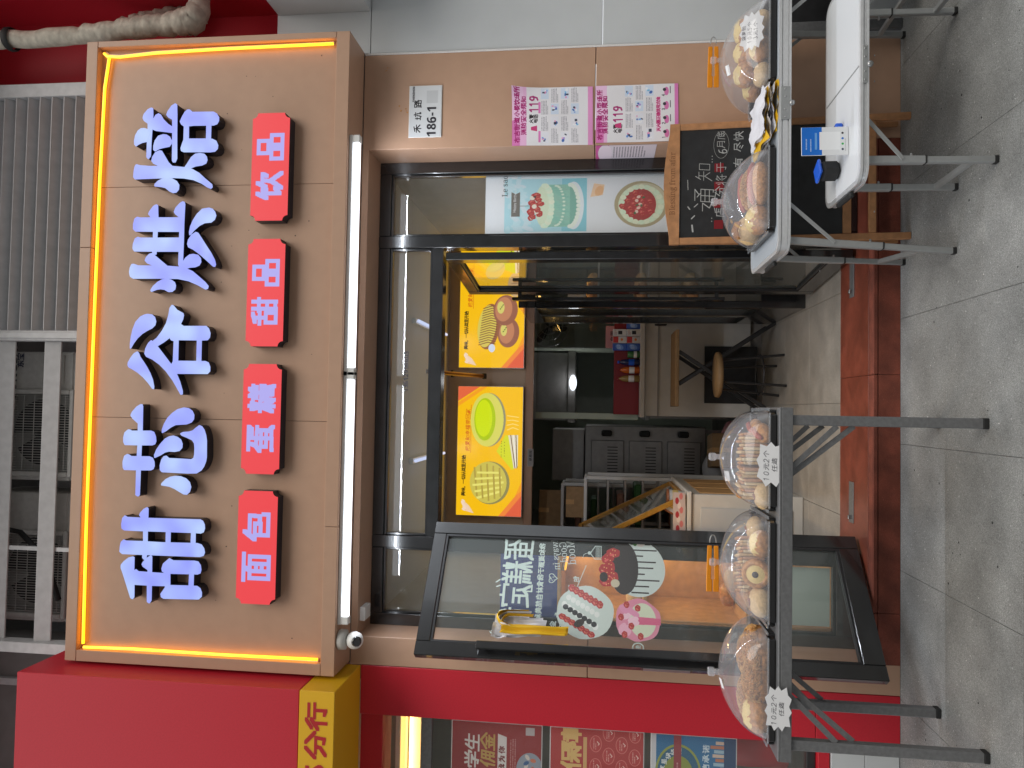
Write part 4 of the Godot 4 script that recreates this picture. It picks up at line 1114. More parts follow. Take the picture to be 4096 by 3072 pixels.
func window_posters() -> void:
	# three posters behind the glass; only their inner edge shows
	var red := Color8(150, 30, 36)
	var a := canvas(512, 400, red)
	write(a, "大学生", 260, 60, 62, 72, 8, Color8(228, 224, 220), 0.15)
	write(a, "租房免佣金", 130, 130, 62, 70, 8, Color8(196, 160, 84), 0.15)
	fill_poly(a, [Vector2(130, 206), Vector2(470, 206), Vector2(458, 246), Vector2(118, 246)], Color8(226, 222, 220))
	write(a, "人生第一站我为你", 140, 212, 26, 36, 4, Color8(120, 30, 36))
	oval(a, 330, 350, 70, 60, Color8(150, 158, 172))
	for k in 9:
		oval(a, 285 + 12 * k, 345 + 20 * sin(k * 2.0), 13, 8, [Color8(60, 96, 150), Color8(206, 120, 90), Color8(220, 210, 200)][k % 3], k * 0.7)
	fine_print(a, 150, 262, 300, 4, 10, Color8(200, 150, 146))
	rect(a, 470, 330, 32, 40, Color8(188, 184, 184))
	poster_in_window(a, 2.255, 1.774, "red poster with white and gold characters about student rentals behind glass")
	var b := canvas(512, 400, Color8(176, 40, 42))
	write(b, "十大", 180, 50, 78, 86, 13, Color8(236, 226, 222))
	write(b, "保障", 352, 50, 78, 84, 13, Color8(222, 186, 112))
	rect(b, 250, 142, 230, 16, Color8(214, 172, 110))
	for r in 4:
		for k in 4:
			var cx := 180.0 + 92 * k + (46 if r % 2 else 0)
			var cy := 190.0 + 56 * r
			oval(b, cx, cy + 6, 34, 26, Color8(214, 120, 112))
			oval(b, cx, cy + 6, 31, 23, Color8(184, 48, 50))
			fine_print(b, cx - 22, cy - 4, 44, 2, 8, Color8(232, 190, 180))
			stroke(b, [Vector2(cx - 5, cy + 16), Vector2(cx, cy + 21), Vector2(cx + 9, cy + 12)], 3, Color8(236, 210, 200))
	poster_in_window(b, 1.724, 1.239, "red poster with rows of ticked shields behind glass")
	var c := canvas(512, 400, Color8(38, 110, 160))
	rect(c, 0, 0, 512, 22, Color8(206, 210, 214))
	oval(c, 360, 128, 118, 110, Color8(150, 160, 70))
	oval(c, 360, 128, 108, 100, Color8(40, 96, 130))
	oval(c, 360, 128, 72, 70, Color8(140, 150, 60))
	for k in 10:
		var t := PI + PI * k / 9.0
		var ch := "2024年度星级经纪机构"
		if k < ch.length():
			glyph(c, ch[k], 360 + cos(t) * 90 - 11, 132 + sin(t) * 82 - 11, 22, 22, 3, Color8(226, 230, 226))
	fill_poly(c, [Vector2(240, 106), Vector2(512, 106), Vector2(512, 142), Vector2(240, 142)], Color8(150, 50, 60))
	fine_print(c, 270, 120, 220, 1, 16, Color8(220, 180, 180))
	write(c, "服务，信承诺", 260, 244, 30, 38, 4, Color8(206, 222, 230))
	for k in 16:
		var h := 14 + rng.randi() % 52
		rect(c, 230 + k * 17, 344 - h, 13, h, [Color8(214, 190, 170), Color8(160, 190, 206), Color8(190, 120, 90)][k % 3])
	rect(c, 0, 344, 512, 56, Color8(28, 62, 106))
	poster_in_window(c, 1.196, 0.767, "blue poster with a green seal and tower blocks behind glass")

func poster_in_window(im: Image, y1: float, y0: float, label: String) -> void:
	var st := nb()
	sheet(st, Vector3(-2.35, y0, -0.1), Vector3(-1.69, y0, -0.1), Vector3(-1.69, y1, -0.1), Vector3(-2.35, y1, -0.1))
	var o := solo("window_poster", st, printed(im, 0.5), label, "poster", "posters in the red shop's window")
	part(o, "board", slab_mesh(-2.355, -1.685, y0 - 0.005, y1 + 0.005, -0.106, -0.102), M.paper)

# ---------------------------------------------------------------- the lit sign
func build_fascia() -> void:
	var f := thing("sign_fascia", "brown clad sign fascia across the whole bakery front", "sign fascia", Vector3(0.28, 2.8, 0.1))
	var sx := [-1.315, -0.0865, 1.156, 1.9145]
	for i in 3:
		wpart(f, "face_panel", slab_mesh(sx[i] + 0.001, sx[i + 1] - 0.001, 2.87, 4.215, 0.17, 0.2, 0.0008), M.brown)
	wpart(f, "backing", slab_mesh(-1.36, 1.93, 2.83, 4.26, 0.001, 0.1695), M.seam)
	wpart(f, "frame_bar", slab_mesh(-1.37, 0.82, 4.212, 4.275, 0.0, 0.24, 0.002), M.brown)
	wpart(f, "frame_bar", slab_mesh(0.8225, 1.942, 4.212, 4.275, 0.0, 0.24, 0.002), M.brown)
	wpart(f, "frame_bar", slab_mesh(-1.37, -1.313, 2.876, 4.2105, 0.0, 0.24, 0.002), M.brown)
	wpart(f, "frame_bar", slab_mesh(1.91, 1.942, 2.876, 4.2105, 0.0, 0.24, 0.002), M.brown)
	wpart(f, "frame_bar", slab_mesh(-1.37, -0.62, 2.803, 2.8745, 0.0, 0.24, 0.002), M.brown)
	wpart(f, "frame_bar", slab_mesh(-0.618, 1.942, 2.803, 2.8745, 0.0, 0.24, 0.002), M.brown)
	wpart(f, "edge_strip", slab_mesh(-1.31, 1.905, 2.875, 2.882, 0.2005, 0.206), M.caulk)
	# grime: flecks and runs on the face
	for k in 26:
		var st := nb()
		var c := Vector3(rng.randf_range(-1.25, 1.85), rng.randf_range(2.95, 3.5), 0.2003)
		lathe(st, c, [Vector2(rng.randf_range(0.0012, 0.004), 0), Vector2(0, 0.0006)], 6, Basis(Vector3.RIGHT, PI / 2))
		wpart(f, "grime_fleck", st, M.seam)
	# orange neon rope along three sides
	neon([Vector3(-1.285, 4.188, 0.218), Vector3(-0.6, 4.195, 0.218), Vector3(0.4, 4.192, 0.218), Vector3(1.2, 4.188, 0.218), Vector3(1.7, 4.178, 0.218), Vector3(1.862, 4.158, 0.218)], "orange glowing neon rope along the top of the sign")
	neon([Vector3(1.886, 4.19, 0.218), Vector3(1.868, 4.17, 0.218), Vector3(1.862, 4.1, 0.218), Vector3(1.876, 3.9, 0.218), Vector3(1.884, 3.5, 0.218), Vector3(1.888, 2.9, 0.218)], "orange glowing neon rope down the sign's end by the grey wall")
	neon([Vector3(-1.303, 4.185, 0.218), Vector3(-1.297, 3.9, 0.218), Vector3(-1.3, 3.4, 0.218), Vector3(-1.296, 2.9, 0.218)], "orange glowing neon rope down the sign's end by the red shop")
	var names := ["first character, bread plaque below it", "second character, cake plaque below it", "third character with a peaked roof shape", "fourth character with two long legs", "fifth character with a boxed foot"]
	for i in SIGN_LETTERS.size():
		var d: Dictionary = SIGN_LETTERS[i]
		var t := thing("sign_letter", "big blue white lit sign letter, " + names[i], "sign letter", Vector3(d.x * 0.001, d.y * 0.001, 0.2), "lit letters on the sign")
		var k := 0
		for pts in d.faces:
			var poly := PackedVector2Array()
			for j in range(0, pts.size(), 2):
				poly.append(Vector2(pts[j], pts[j + 1]) * 0.001)
			if Geometry2D.is_polygon_clockwise(poly):
				poly.reverse()
			var fuller := Geometry2D.offset_polygon(poly, 0.0025, Geometry2D.JOIN_ROUND)
			if fuller.size() == 1:
				poly = fuller[0]
			var z := 0.065 + 0.0004 * k
			var body := nb()
			prism(body, poly, 0.0, z - 0.0025, 2)
			var s := part(t, "letter_stroke", body, M.letter_side)
			var face := nb()
			prism(face, poly, z - 0.003, z, 3)
			part(s, "lit_face", face, M.letter_glow)
			k += 1
	var plaques := [[-1.02, -0.446, 3.113, 3.323, "面包"], [-0.36, 0.204, 3.111, 3.316, "蛋糕"], [0.295, 0.852, 3.11, 3.311, "甜品"], [0.947, 1.511, 3.104, 3.306, "饮品"]]
	var what := ["first, for bread, below the first two letters", "second, for cake, below the second letter", "third, for sweets, below the peaked letter", "fourth, for drinks, nearest the grey wall"]
	for i in 4:
		var q: Array = plaques[i]
		plaque(q, "red lit plaque with notched corners, " + what[i])
	light_tube(-1.087, 0.146, "lit tube lamp under the sign, towards the security camera")
	light_tube(0.18, 1.376, "lit tube lamp under the sign, towards the street number plate")
	var cv := thing("security_camera", "white ball security camera under the sign's corner", "security camera", Vector3(-1.2, 2.8, 0.18))
	var b := nb(true)
	lathe(b, Vector3.ZERO, [Vector2(0, 0), Vector2(0.05, 0), Vector2(0.052, -0.004), Vector2(0.05, -0.035), Vector2(0.03, -0.042), Vector2(0, -0.042)], 24)
	part(cv, "mount", b, M.off_white)
	var ball := nb(true)
	var pr := []
	for k in 13:
		var a := PI * k / 12.0 - PI / 2
		pr.append(Vector2(cos(a) * 0.044, sin(a) * 0.044))
	lathe(ball, Vector3(0, -0.082, 0.004), pr, 24)
	var ballp := part(cv, "ball", ball, M.white_plastic)
	var lens := nb(true)
	var aim := Basis(Vector3.RIGHT, deg_to_rad(118))
	lathe(lens, Vector3(0.004, -0.085, 0.004) + aim * Vector3(0, 0.036, 0), [Vector2(0.026, 0.0), Vector2(0.024, 0.008), Vector2(0.015, 0.0105), Vector2(0, 0.0115)], 20, aim)
	part(ballp, "lens_cover", lens, M.black_metal)
	var jb := nb()
	slab(jb, -1.165, -1.09, 2.735, 2.765, -0.13, -0.03, 0.004)
	solo("junction_box", jb, M.white_plastic, "small white junction box under the soffit by the camera", "junction box")

func neon(pts: Array, label: String) -> void:
	var t := thing("neon_strip", label, "neon strip", pts[0], "orange neon ropes round the sign")
	var bk := nb()
	for i in pts.size() - 1:
		var a: Vector3 = pts[i]
		var b: Vector3 = pts[i + 1]
		var off := Vector3(0, 0.011, -0.0135) if absf(b.x - a.x) > absf(b.y - a.y) else Vector3(0.01 * signf(a.x), 0, -0.0135)
		bar(bk, a + off, b + off, 0.018, 0.006, 0.001, Vector3.BACK)
	wpart(t, "clip_channel", bk, M.caulk)
	var st := nb(true)
	tube(st, pts, 0.0075, 8)
	wpart(t, "glowing_rope", st, M.neon_glow)
	for i in pts.size() - 1:
		var a: Vector3 = pts[i]
		var b: Vector3 = pts[i + 1]
		if a.distance_to(b) > 0.3:
			var l := AreaLight3D.new()
			l.name = "rope_light"
			l.area_size = Vector2(0.012, a.distance_to(b))
			l.light_color = Color(1.0, 0.6, 0.05)
			l.area_normalize_energy = true
			l.light_energy = 0.012 * a.distance_to(b)
			l.shadow_enabled = true
			t.add_child(l, true)
			var y := (b - a).normalized()
			var z := Vector3(0, 0, 1)
			var x := y.cross(z).normalized()
			l.global_transform = Transform3D(Basis(x, y, x.cross(y)), (a + b) * 0.5 + Vector3(0, 0, 0.009))

func plaque(q: Array, label: String) -> void:
	var w: float = q[1] - q[0]
	var h: float = q[3] - q[2]
	var t := thing("red_plaque", label, "sign plaque", Vector3((q[0] + q[1]) * 0.5, q[2], 0.2), "red plaques under the lit letters")
	var poly := PackedVector2Array()
	var r := 0.028
	for c in [[-1, 0], [1, 0], [1, 1], [-1, 1]]:
		var cx: float = c[0] * w * 0.5
		var cy: float = c[1] * h
		var a0 := PI / 2 if (c[0] < 0) == (c[1] < 1) else 0.0
		var arc := []
		for k in 6:
			var a: float = (PI / 2) * k / 5.0
			arc.append(Vector2(cx - c[0] * r * cos(a), cy + (1 if c[1] == 0 else -1) * r * sin(a)))
		if (c[0] < 0) == (c[1] == 0):
			arc.reverse()
		poly.append_array(PackedVector2Array(arc))
	var body := nb()
	prism(body, poly, 0.0, 0.063, 2)
	part(t, "casing", body, M.letter_side)
	var im := canvas(288, 104, Color8(242, 62, 70))
	write(im, q[4][0], 60, 18, 66, 0, 11, Color8(178, 172, 244))
	write(im, q[4][1], 164, 18, 66, 0, 11, Color8(178, 172, 244))
	var st := nb()
	var cut := poly.duplicate()
	if Geometry2D.is_polygon_clockwise(cut):
		cut.reverse()
	var idx := Geometry2D.triangulate_polygon(cut)
	for i in range(0, idx.size(), 3):
		for j in [0, 2, 1]:
			var p := cut[idx[i + j]]
			v2(st, Vector3(p.x, p.y, 0.0655), Vector2(p.x / w + 0.5, 1.0 - p.y / h))
	part(t, "lit_face", st, printed(im, 0.4, 0.5))

func light_tube(x0: float, x1: float, label: String) -> void:
	var t := thing("tube_lamp", label, "tube lamp", Vector3((x0 + x1) * 0.5, 2.803, 0.2), "tube lamps under the sign")
	var h := (x1 - x0) * 0.5
	part(t, "batten", slab_mesh(-h - 0.03, h + 0.03, -0.021, -0.001, -0.016, 0.016, 0.003), M.white_plastic)
	var st := nb(true)
	tube(st, [Vector3(-h + 0.015, -0.04, 0), Vector3(h - 0.015, -0.04, 0)], 0.018, 14)
	part(t, "glowing_tube", st, M.tube_glow)
	for s in [-1, 1]:
		part(t, "end_cap", slab_mesh(s * (h - 0.012), s * (h + 0.028), -0.06, -0.0215, -0.019, 0.019, 0.004), M.white_plastic)
	area(Vector3((x0 + x1) * 0.5, 2.803 - 0.062, 0.2), Vector3.DOWN, Vector2(h * 2.0 - 0.03, 0.024), Color(0.93, 0.96, 1.0), 0.55, t)

# ---------------------------------------------------------------- black framed shop front
func build_shopfront() -> void:
	var f := thing("shopfront_frame", "black metal shop front with transom lights over the door", "shop front", Vector3(0.08, 0.132, -0.27))
	var z0 := -0.32
	var z1 := -0.22
	for m in [[-1.235, -1.17], [-0.8, -0.732], [0.906, 0.975], [1.335, 1.4]]:
		wpart(f, "mullion", slab_mesh(m[0], m[1], 0.1335, 2.765, z0, z1, 0.003), M.black_metal)
	for r in [[-1.17, -0.8, 2.7, 2.765], [-0.732, 0.906, 2.7, 2.765], [0.975, 1.335, 2.7, 2.765], [-0.732, 0.906, 2.385, 2.45], [-1.17, -0.8, 0.1335, 0.235], [0.975, 1.335, 0.1335, 0.235]]:
		wpart(f, "rail", slab_mesh(r[0], r[1], r[2], r[3], z0 + 0.002, z1 - 0.002, 0.003), M.black_metal)
	for p in [[-1.17, -0.8, 0.235, 2.7], [-0.732, 0.906, 2.45, 2.7], [0.975, 1.335, 0.235, 2.7]]:
		var w := wpart(f, "pane", glazing(p[0], p[1], p[2], p[3], -0.27, -0.27), M.glass)
		var bead := nb()
		for s in [[p[0], p[1], p[3] - 0.014, p[3]], [p[0], p[1], p[2], p[2] + 0.014], [p[0], p[0] + 0.014, p[2] + 0.014, p[3] - 0.014], [p[1] - 0.014, p[1], p[2] + 0.014, p[3] - 0.014]]:
			slab(bead, s[0], s[1], s[2], s[3], -0.266, -0.24, 0.002)
		wpart(f, "glazing_bead", bead, M.black_metal)
	# telephone number on the transom glass
	words(f, "telephone_number", "13612996605", Vector3(0.2, 2.6, -0.2665) - f.position, 0.028, "letter_side", true, false, 0.0005)

func build_doors() -> void:
	# leaf folded out towards the street
	var t := thing("glass_door", "black framed glass door leaf swung out, printed with cakes", "door", Vector3(-0.655, 0.147, -0.22), "", PI + atan2(0.47, 0.585))
	leaf(t, 0.75, 2.243)
	door_print(t)
	var t2 := thing("glass_door", "black framed glass door leaf swung in against the display fridge", "door", Vector3(0.862, 0.147, -0.24), "", PI - atan2(0.81, 0.075))
	leaf(t2, 0.81, 2.228)

# local x runs from the hinge to the free edge, z is the thickness
func leaf(t: Node3D, w: float, h: float) -> void:
	part(t, "stile", slab_mesh(0.0, 0.072, 0.0, h, -0.022, 0.022, 0.003), M.black_metal)
	part(t, "stile", slab_mesh(w - 0.072, w, 0.0, h, -0.022, 0.022, 0.003), M.black_metal)
	part(t, "rail", slab_mesh(0.0725, w - 0.0725, h - 0.07, h, -0.021, 0.021, 0.003), M.black_metal)
	part(t, "rail", slab_mesh(0.0725, w - 0.0725, 0.0, 0.1, -0.021, 0.021, 0.003), M.black_metal)
	part(t, "pane", glazing(0.0725, w - 0.0725, 0.1, h - 0.07, 0.0, 0.0), M.glass)
	for s in [-1.0, 1.0]:
		var g := nb()
		slab(g, 0.0725, 0.0845, 0.1, h - 0.07, s * 0.004, s * 0.016, 0.001)
		slab(g, w - 0.0845, w - 0.0725, 0.1, h - 0.07, s * 0.004, s * 0.016, 0.001)
		slab(g, 0.0845, w - 0.0845, h - 0.082, h - 0.07, s * 0.004, s * 0.016, 0.001)
		slab(g, 0.0845, w - 0.0845, 0.1, 0.112, s * 0.004, s * 0.016, 0.001)
		part(t, "glazing_bead", g, M.dark_metal)
		var hd := nb()
		slab(hd, w - 0.068, w - 0.028, 0.55, 1.93, s * 0.055, s * 0.075, 0.003)
		var hp := part(t, "pull_handle", hd, M.black_metal)
		for y in [0.6, 1.88]:
			part(hp, "standoff", slab_mesh(w - 0.056, w - 0.04, y - 0.012, y + 0.012, s * 0.022, s * 0.056, 0.002), M.black_metal)
	part(t, "lock_plate", slab_mesh(w - 0.001, w + 0.003, 0.9, 1.12, -0.015, 0.015, 0.0005), M.screw)

func door_print(t: Node3D) -> void:
	# seen from behind: the print is for the street when the leaf is shut. u in metres from the hinge, drawn from the reader's side
	var W := 560
	var Hh := 1000
	var im := canvas(W, Hh, Color(1, 1, 1, 0))
	var pw := Color8(196, 214, 208)
	# the picture covers u 0.06..0.68 and heights 2.03..0.92
	var k := W / 0.62
	var U := func(s: float) -> float: return (s - 0.06) * k
	var V := func(y: float) -> float: return (2.03 - y) * Hh / 1.11
	var ch := "蛋糕定制"
	for i in 4:
		glyph(im, ch[i], U.call(0.085 + 0.131 * i), V.call(1.985 + 0.002 * i), 0.116 * k, 0.148 * k, 0.0135 * k, pw)
	for q in [[0.068, 1.99, 1], [0.345, 1.83, -1]]:
		var s: float = q[0]
		var y: float = q[1]
		var g: float = q[2]
		stroke(im, [Vector2(U.call(s + 0.035), V.call(y)), Vector2(U.call(s if g > 0 else s + 0.035), V.call(y)), Vector2(U.call(s if g > 0 else s + 0.035), V.call(y - 0.03 * g))] if g > 0 else [Vector2(U.call(s), V.call(y)), Vector2(U.call(s + 0.035), V.call(y)), Vector2(U.call(s + 0.035), V.call(y + 0.03))], 0.008 * k, pw)
	write(im, "我和道源于我食材自然美和", U.call(0.1), V.call(1.803), 0.031 * k, 0.0365 * k, 0.0048 * k, pw)
	for i in 3:
		var arc := []
		for a in 7:
			var th := deg_to_rad(-60 + a * 12)
			arc.append(Vector2(U.call(0.585) + cos(th) * (14 + 9 * i), V.call(1.995) + sin(th) * (14 + 9 * i)))
		stroke(im, arc, 4, pw)
	stroke(im, [Vector2(U.call(0.335), V.call(2.02)), Vector2(U.call(0.32), V.call(2.0))], 5, pw)
	stroke(im, [Vector2(U.call(0.36), V.call(2.015)), Vector2(U.call(0.352), V.call(1.995))], 5, pw)
	# heart and a slice of cake in line
	var hx: float = U.call(0.3)
	var hy: float = V.call(1.724)
	var heart := []
	for i in 33:
		var a := TAU * i / 32.0
		heart.append(Vector2(hx + 1.45 * 16 * pow(sin(a), 3), hy - 1.4 * (13 * cos(a) - 5 * cos(2 * a) - 2 * cos(3 * a) - cos(4 * a))))
	stroke(im, heart, 3, pw)
	for i in 14:
		dab(im, hx + rng.randf_range(-12, 12), hy + rng.randf_range(-12, 8), 2.5, pw)
	var sx: float = U.call(0.14)
	var sy: float = V.call(1.5)
	stroke(im, [Vector2(sx - 34, sy + 26), Vector2(sx - 34, sy - 2), Vector2(sx + 6, sy - 26), Vector2(sx + 36, sy - 4), Vector2(sx + 36, sy + 26), Vector2(sx - 34, sy + 26)], 3, pw)
	for i in 4:
		stroke(im, [Vector2(sx - 34, sy + 2 + i * 6), Vector2(sx + 36, sy + 2 + i * 6)], 2, pw)
	oval(im, sx + 4, sy - 30, 9, 9, pw)
	stroke(im, [Vector2(sx + 4, sy - 38), Vector2(sx + 12, sy - 56), Vector2(sx + 30, sy - 62)], 2, pw)
	# curved line of characters
	var cs := "包蛋面蛋为金"
	for i in 6:
		var s2 := 0.3 + 0.05 * i
		glyph(im, cs[i], U.call(s2) - 14, V.call(1.615 + 0.022 * i), 26, 26, 3.5, pw)
	stroke(im, [Vector2(U.call(0.22), V.call(1.55)), Vector2(U.call(0.36), V.call(1.6)), Vector2(U.call(0.47), V.call(1.66)), Vector2(U.call(0.6), V.call(1.685))], 3, pw)
	# the three cakes
	cake_dark(im, U.call(0.222), V.call(1.295), 0.165 * k)
	cake_strips(im, U.call(0.477), V.call(1.55), 0.142 * k)
	cake_pink(im, U.call(0.505), V.call(1.285), 0.112 * k)
	oval(im, U.call(0.645), V.call(1.288), 22, 26, pw)
	oval(im, U.call(0.645), V.call(1.288), 17, 21, Color(1, 1, 1, 0))
	glyph(im, "生", U.call(0.645) - 9, V.call(1.288) - 10, 18, 20, 3, pw)
	speckle(im, 0.06)
	var st := nb()
	# the leaf stands so that local +z looks into the street corner; the street side shows the back of the print
	sheet(st, Vector3(0.06, 0.92 - 0.147, 0.0038), Vector3(0.68, 0.92 - 0.147, 0.0038), Vector3(0.68, 2.03 - 0.147, 0.0038), Vector3(0.06, 2.03 - 0.147, 0.0038))
	part(t, "vinyl_print", st, printed(im, 0.6, 0.0, true))
	# handwriting-style line in Latin letters
	var rows := [["Always in", 1.715, 0.033], ["Good", 1.672, 0.036], ["Mood", 1.63, 0.04]]
	for r in rows:
		var o := words(t, "vinyl_lettering", r[0], Vector3(0.145, r[1] - 0.147, 0.0036), r[2], "vinyl_pale", false, true, 0.0004)
		o.rotation.z = -0.12
	# bundle of carrier bags hung behind the handle
	var b := thing("carrier_bags", "bundle of yellow and white carrier bags tucked behind the door handle", "carrier bags", t.position + Basis(Vector3.UP, t.rotation.y) * Vector3(0.64, 1.48, 0))
	b.rotation.y = t.rotation.y
	# folds facing the street: white ones nearest the glass, yellow rolled edge along the bar
	var folds := [[-0.115, 0.2, 0.11, 0.17, -0.03, 0], [-0.1, 0.13, 0.095, 0.2, -0.05, 0], [-0.085, 0.11, 0.07, 0.16, -0.065, 0], [-0.07, 0.3, 0.08, 0.075, -0.04, 0], [-0.05, 0.0, 0.05, 0.33, -0.075, 1], [-0.038, 0.01, 0.044, 0.31, -0.09, 1]]
	for q in folds:
		var ph: float = q[0] * 60.0
		var fd := wavy(Vector3(q[0], q[1], q[4]), Vector3(q[2], 0.006, -0.004), Vector3(0.008, q[3], 0.004), func(s: float, v: float) -> float: return 0.007 * sin(s * 8.0 + ph) + 0.006 * sin(v * 7.0 + ph * 2.0) - 0.02 * pow(v, 4.0), 12)
		part(b, "bag", fd, M.bag_yellow if q[5] else M.bag_white)
	for i in 3:
		var path := []
		for m in 10:
			var a := PI * m / 9.0
			path.append(Vector2(-0.04 - 0.035 * (1.0 - cos(a)) + 0.008 * i, 0.3 - 0.012 * i + 0.055 * sin(a) - (0.1 if m > 8 else 0.0)))
		part(b, "bag", ribbon(path, -0.06, -0.115 + 0.01 * i, i), M.bag_yellow if i != 1 else M.bag_white)
	for q in [[0.05, 0.0, 0.2, 0.035], [0.06, 0.1, 0.16, 0.03]]:
		var fl := wavy(Vector3(q[0] - 0.02, q[1], -0.05), Vector3(q[3], 0.004, -0.012), Vector3(0.004, q[2], 0.006), func(s: float, v: float) -> float: return 0.003 * sin(s * 6.0 + v * 9.0), 6)
		part(b, "bag", fl, M.bag_yellow)

# a band of film following a path in the xy plane, z0 to z1 deep, a little crumpled
func ribbon(path: Array, z0: float, z1: float, seed_: int) -> SurfaceTool:
	var st := nb(true)
	var n := 7
	for i in path.size() - 1:
		for j in n:
			var p := []
			for k in [[0, 0], [1, 0], [1, 1], [0, 1]]:
				var c: Vector2 = path[i + k[0]]
				var t := float(j + k[1]) / n
				var w := 0.004 * sin(t * 7.0 + (i + k[0]) * 0.9 + seed_ * 1.7)
				p.append(Vector3(c.x + w, c.y + 0.004 * sin(t * 11.0 + seed_), lerpf(z0, z1, t)))
			for k in [0, 2, 1, 0, 3, 2]:
				v2(st, p[k])
	return st

func cake_dark(im: Image, x: float, y: float, r: float) -> void:
	oval(im, x, y + r * 0.1, r * 0.98, r * 0.85, Color8(206, 218, 214))
	oval(im, x, y - r * 0.35, r * 0.92, r * 0.46, Color8(40, 22, 26))
	for i in 9:
		var px := x - r * 0.85 + i * r * 0.21
		stroke(im, [Vector2(px, y - r * 0.1), Vector2(px, y + r * (0.5 + 0.25 * sin(i * 2.3)))], r * 0.045, Color8(36, 20, 24))
	for p in [[-0.3, -0.85], [0.0, -0.8], [0.3, -0.72], [0.12, -0.95], [-0.5, -0.68], [0.5, -0.9]]:
		strawberry(im, x + p[0] * r, y + p[1] * r, r * 0.22, p[0] * 3.0)
	oval(im, x + r * 0.35, y - r * 0.98, r * 0.17, r * 0.13, Color8(38, 20, 22))
	oval(im, x + r * 0.55, y - r * 0.62, r * 0.14, r * 0.14, Color8(206, 196, 170))
	oval(im, x - r * 0.95, y + r * 0.2, r * 0.2, r * 0.16, Color8(214, 206, 200))
	oval(im, x - r * 0.9, y + r * 0.02, r * 0.12, r * 0.07, Color8(70, 120, 60))

func cake_strips(im: Image, x: float, y: float, r: float) -> void:
	oval(im, x, y, r, r * 1.02, Color8(206, 218, 212), 0.0, 0.015)
	for k in 8:
		oval(im, x + r * (-0.25 + 0.11 * k), y + r * (-0.75 + 0.16 * k), r * 0.13, r * 0.1, Color8(236, 240, 236))
	for i in 4:
		var o := Vector2(-0.55 + 0.37 * i, -0.1 * i) * r
		for k in 7:
			var p := Vector2(x, y) + o + Vector2(-0.35 + 0.1 * k, -0.5 + 0.17 * k) * r
			match i:
				0: strawberry(im, p.x, p.y, r * 0.15)
				1: oval(im, p.x, p.y, r * 0.11, r * 0.09, Color8(232, 236, 232))
				2: oval(im, p.x, p.y, r * 0.1, r * 0.1, Color8(30, 28, 36))
				3: strawberry(im, p.x, p.y, r * 0.14, 1.2)
	oval(im, x + r * 0.42, y - r * 0.2, r * 0.13, r * 0.2, Color8(44, 26, 26), 0.6)

func cake_pink(im: Image, x: float, y: float, r: float) -> void:
	oval(im, x, y, r, r, Color8(222, 140, 166), 0.0, 0.03)
	oval(im, x, y + r * 0.2, r * 0.8, r * 0.6, Color8(214, 222, 196))
	fill_poly(im, [Vector2(x - r * 0.15, y - r * 0.1), Vector2(x + r * 0.22, y - r * 0.1), Vector2(x + r * 0.2, y + r), Vector2(x - r * 0.1, y + r)], Color8(216, 96, 138))
	for k in 9:
		oval(im, x + cos(k * 2.2) * r * 0.5, y - r * 0.45 + sin(k * 1.7) * r * 0.3, r * 0.25, r * 0.14, [Color8(236, 178, 200), Color8(226, 150, 184), Color8(240, 200, 214)][k % 3], k)
	for p in [[-0.7, -0.5], [-0.1, -0.75], [0.7, -0.6], [0.75, 0.1], [-0.55, 0.0], [0.3, -0.3]]:
		strawberry(im, x + p[0] * r, y + p[1] * r, r * 0.16)

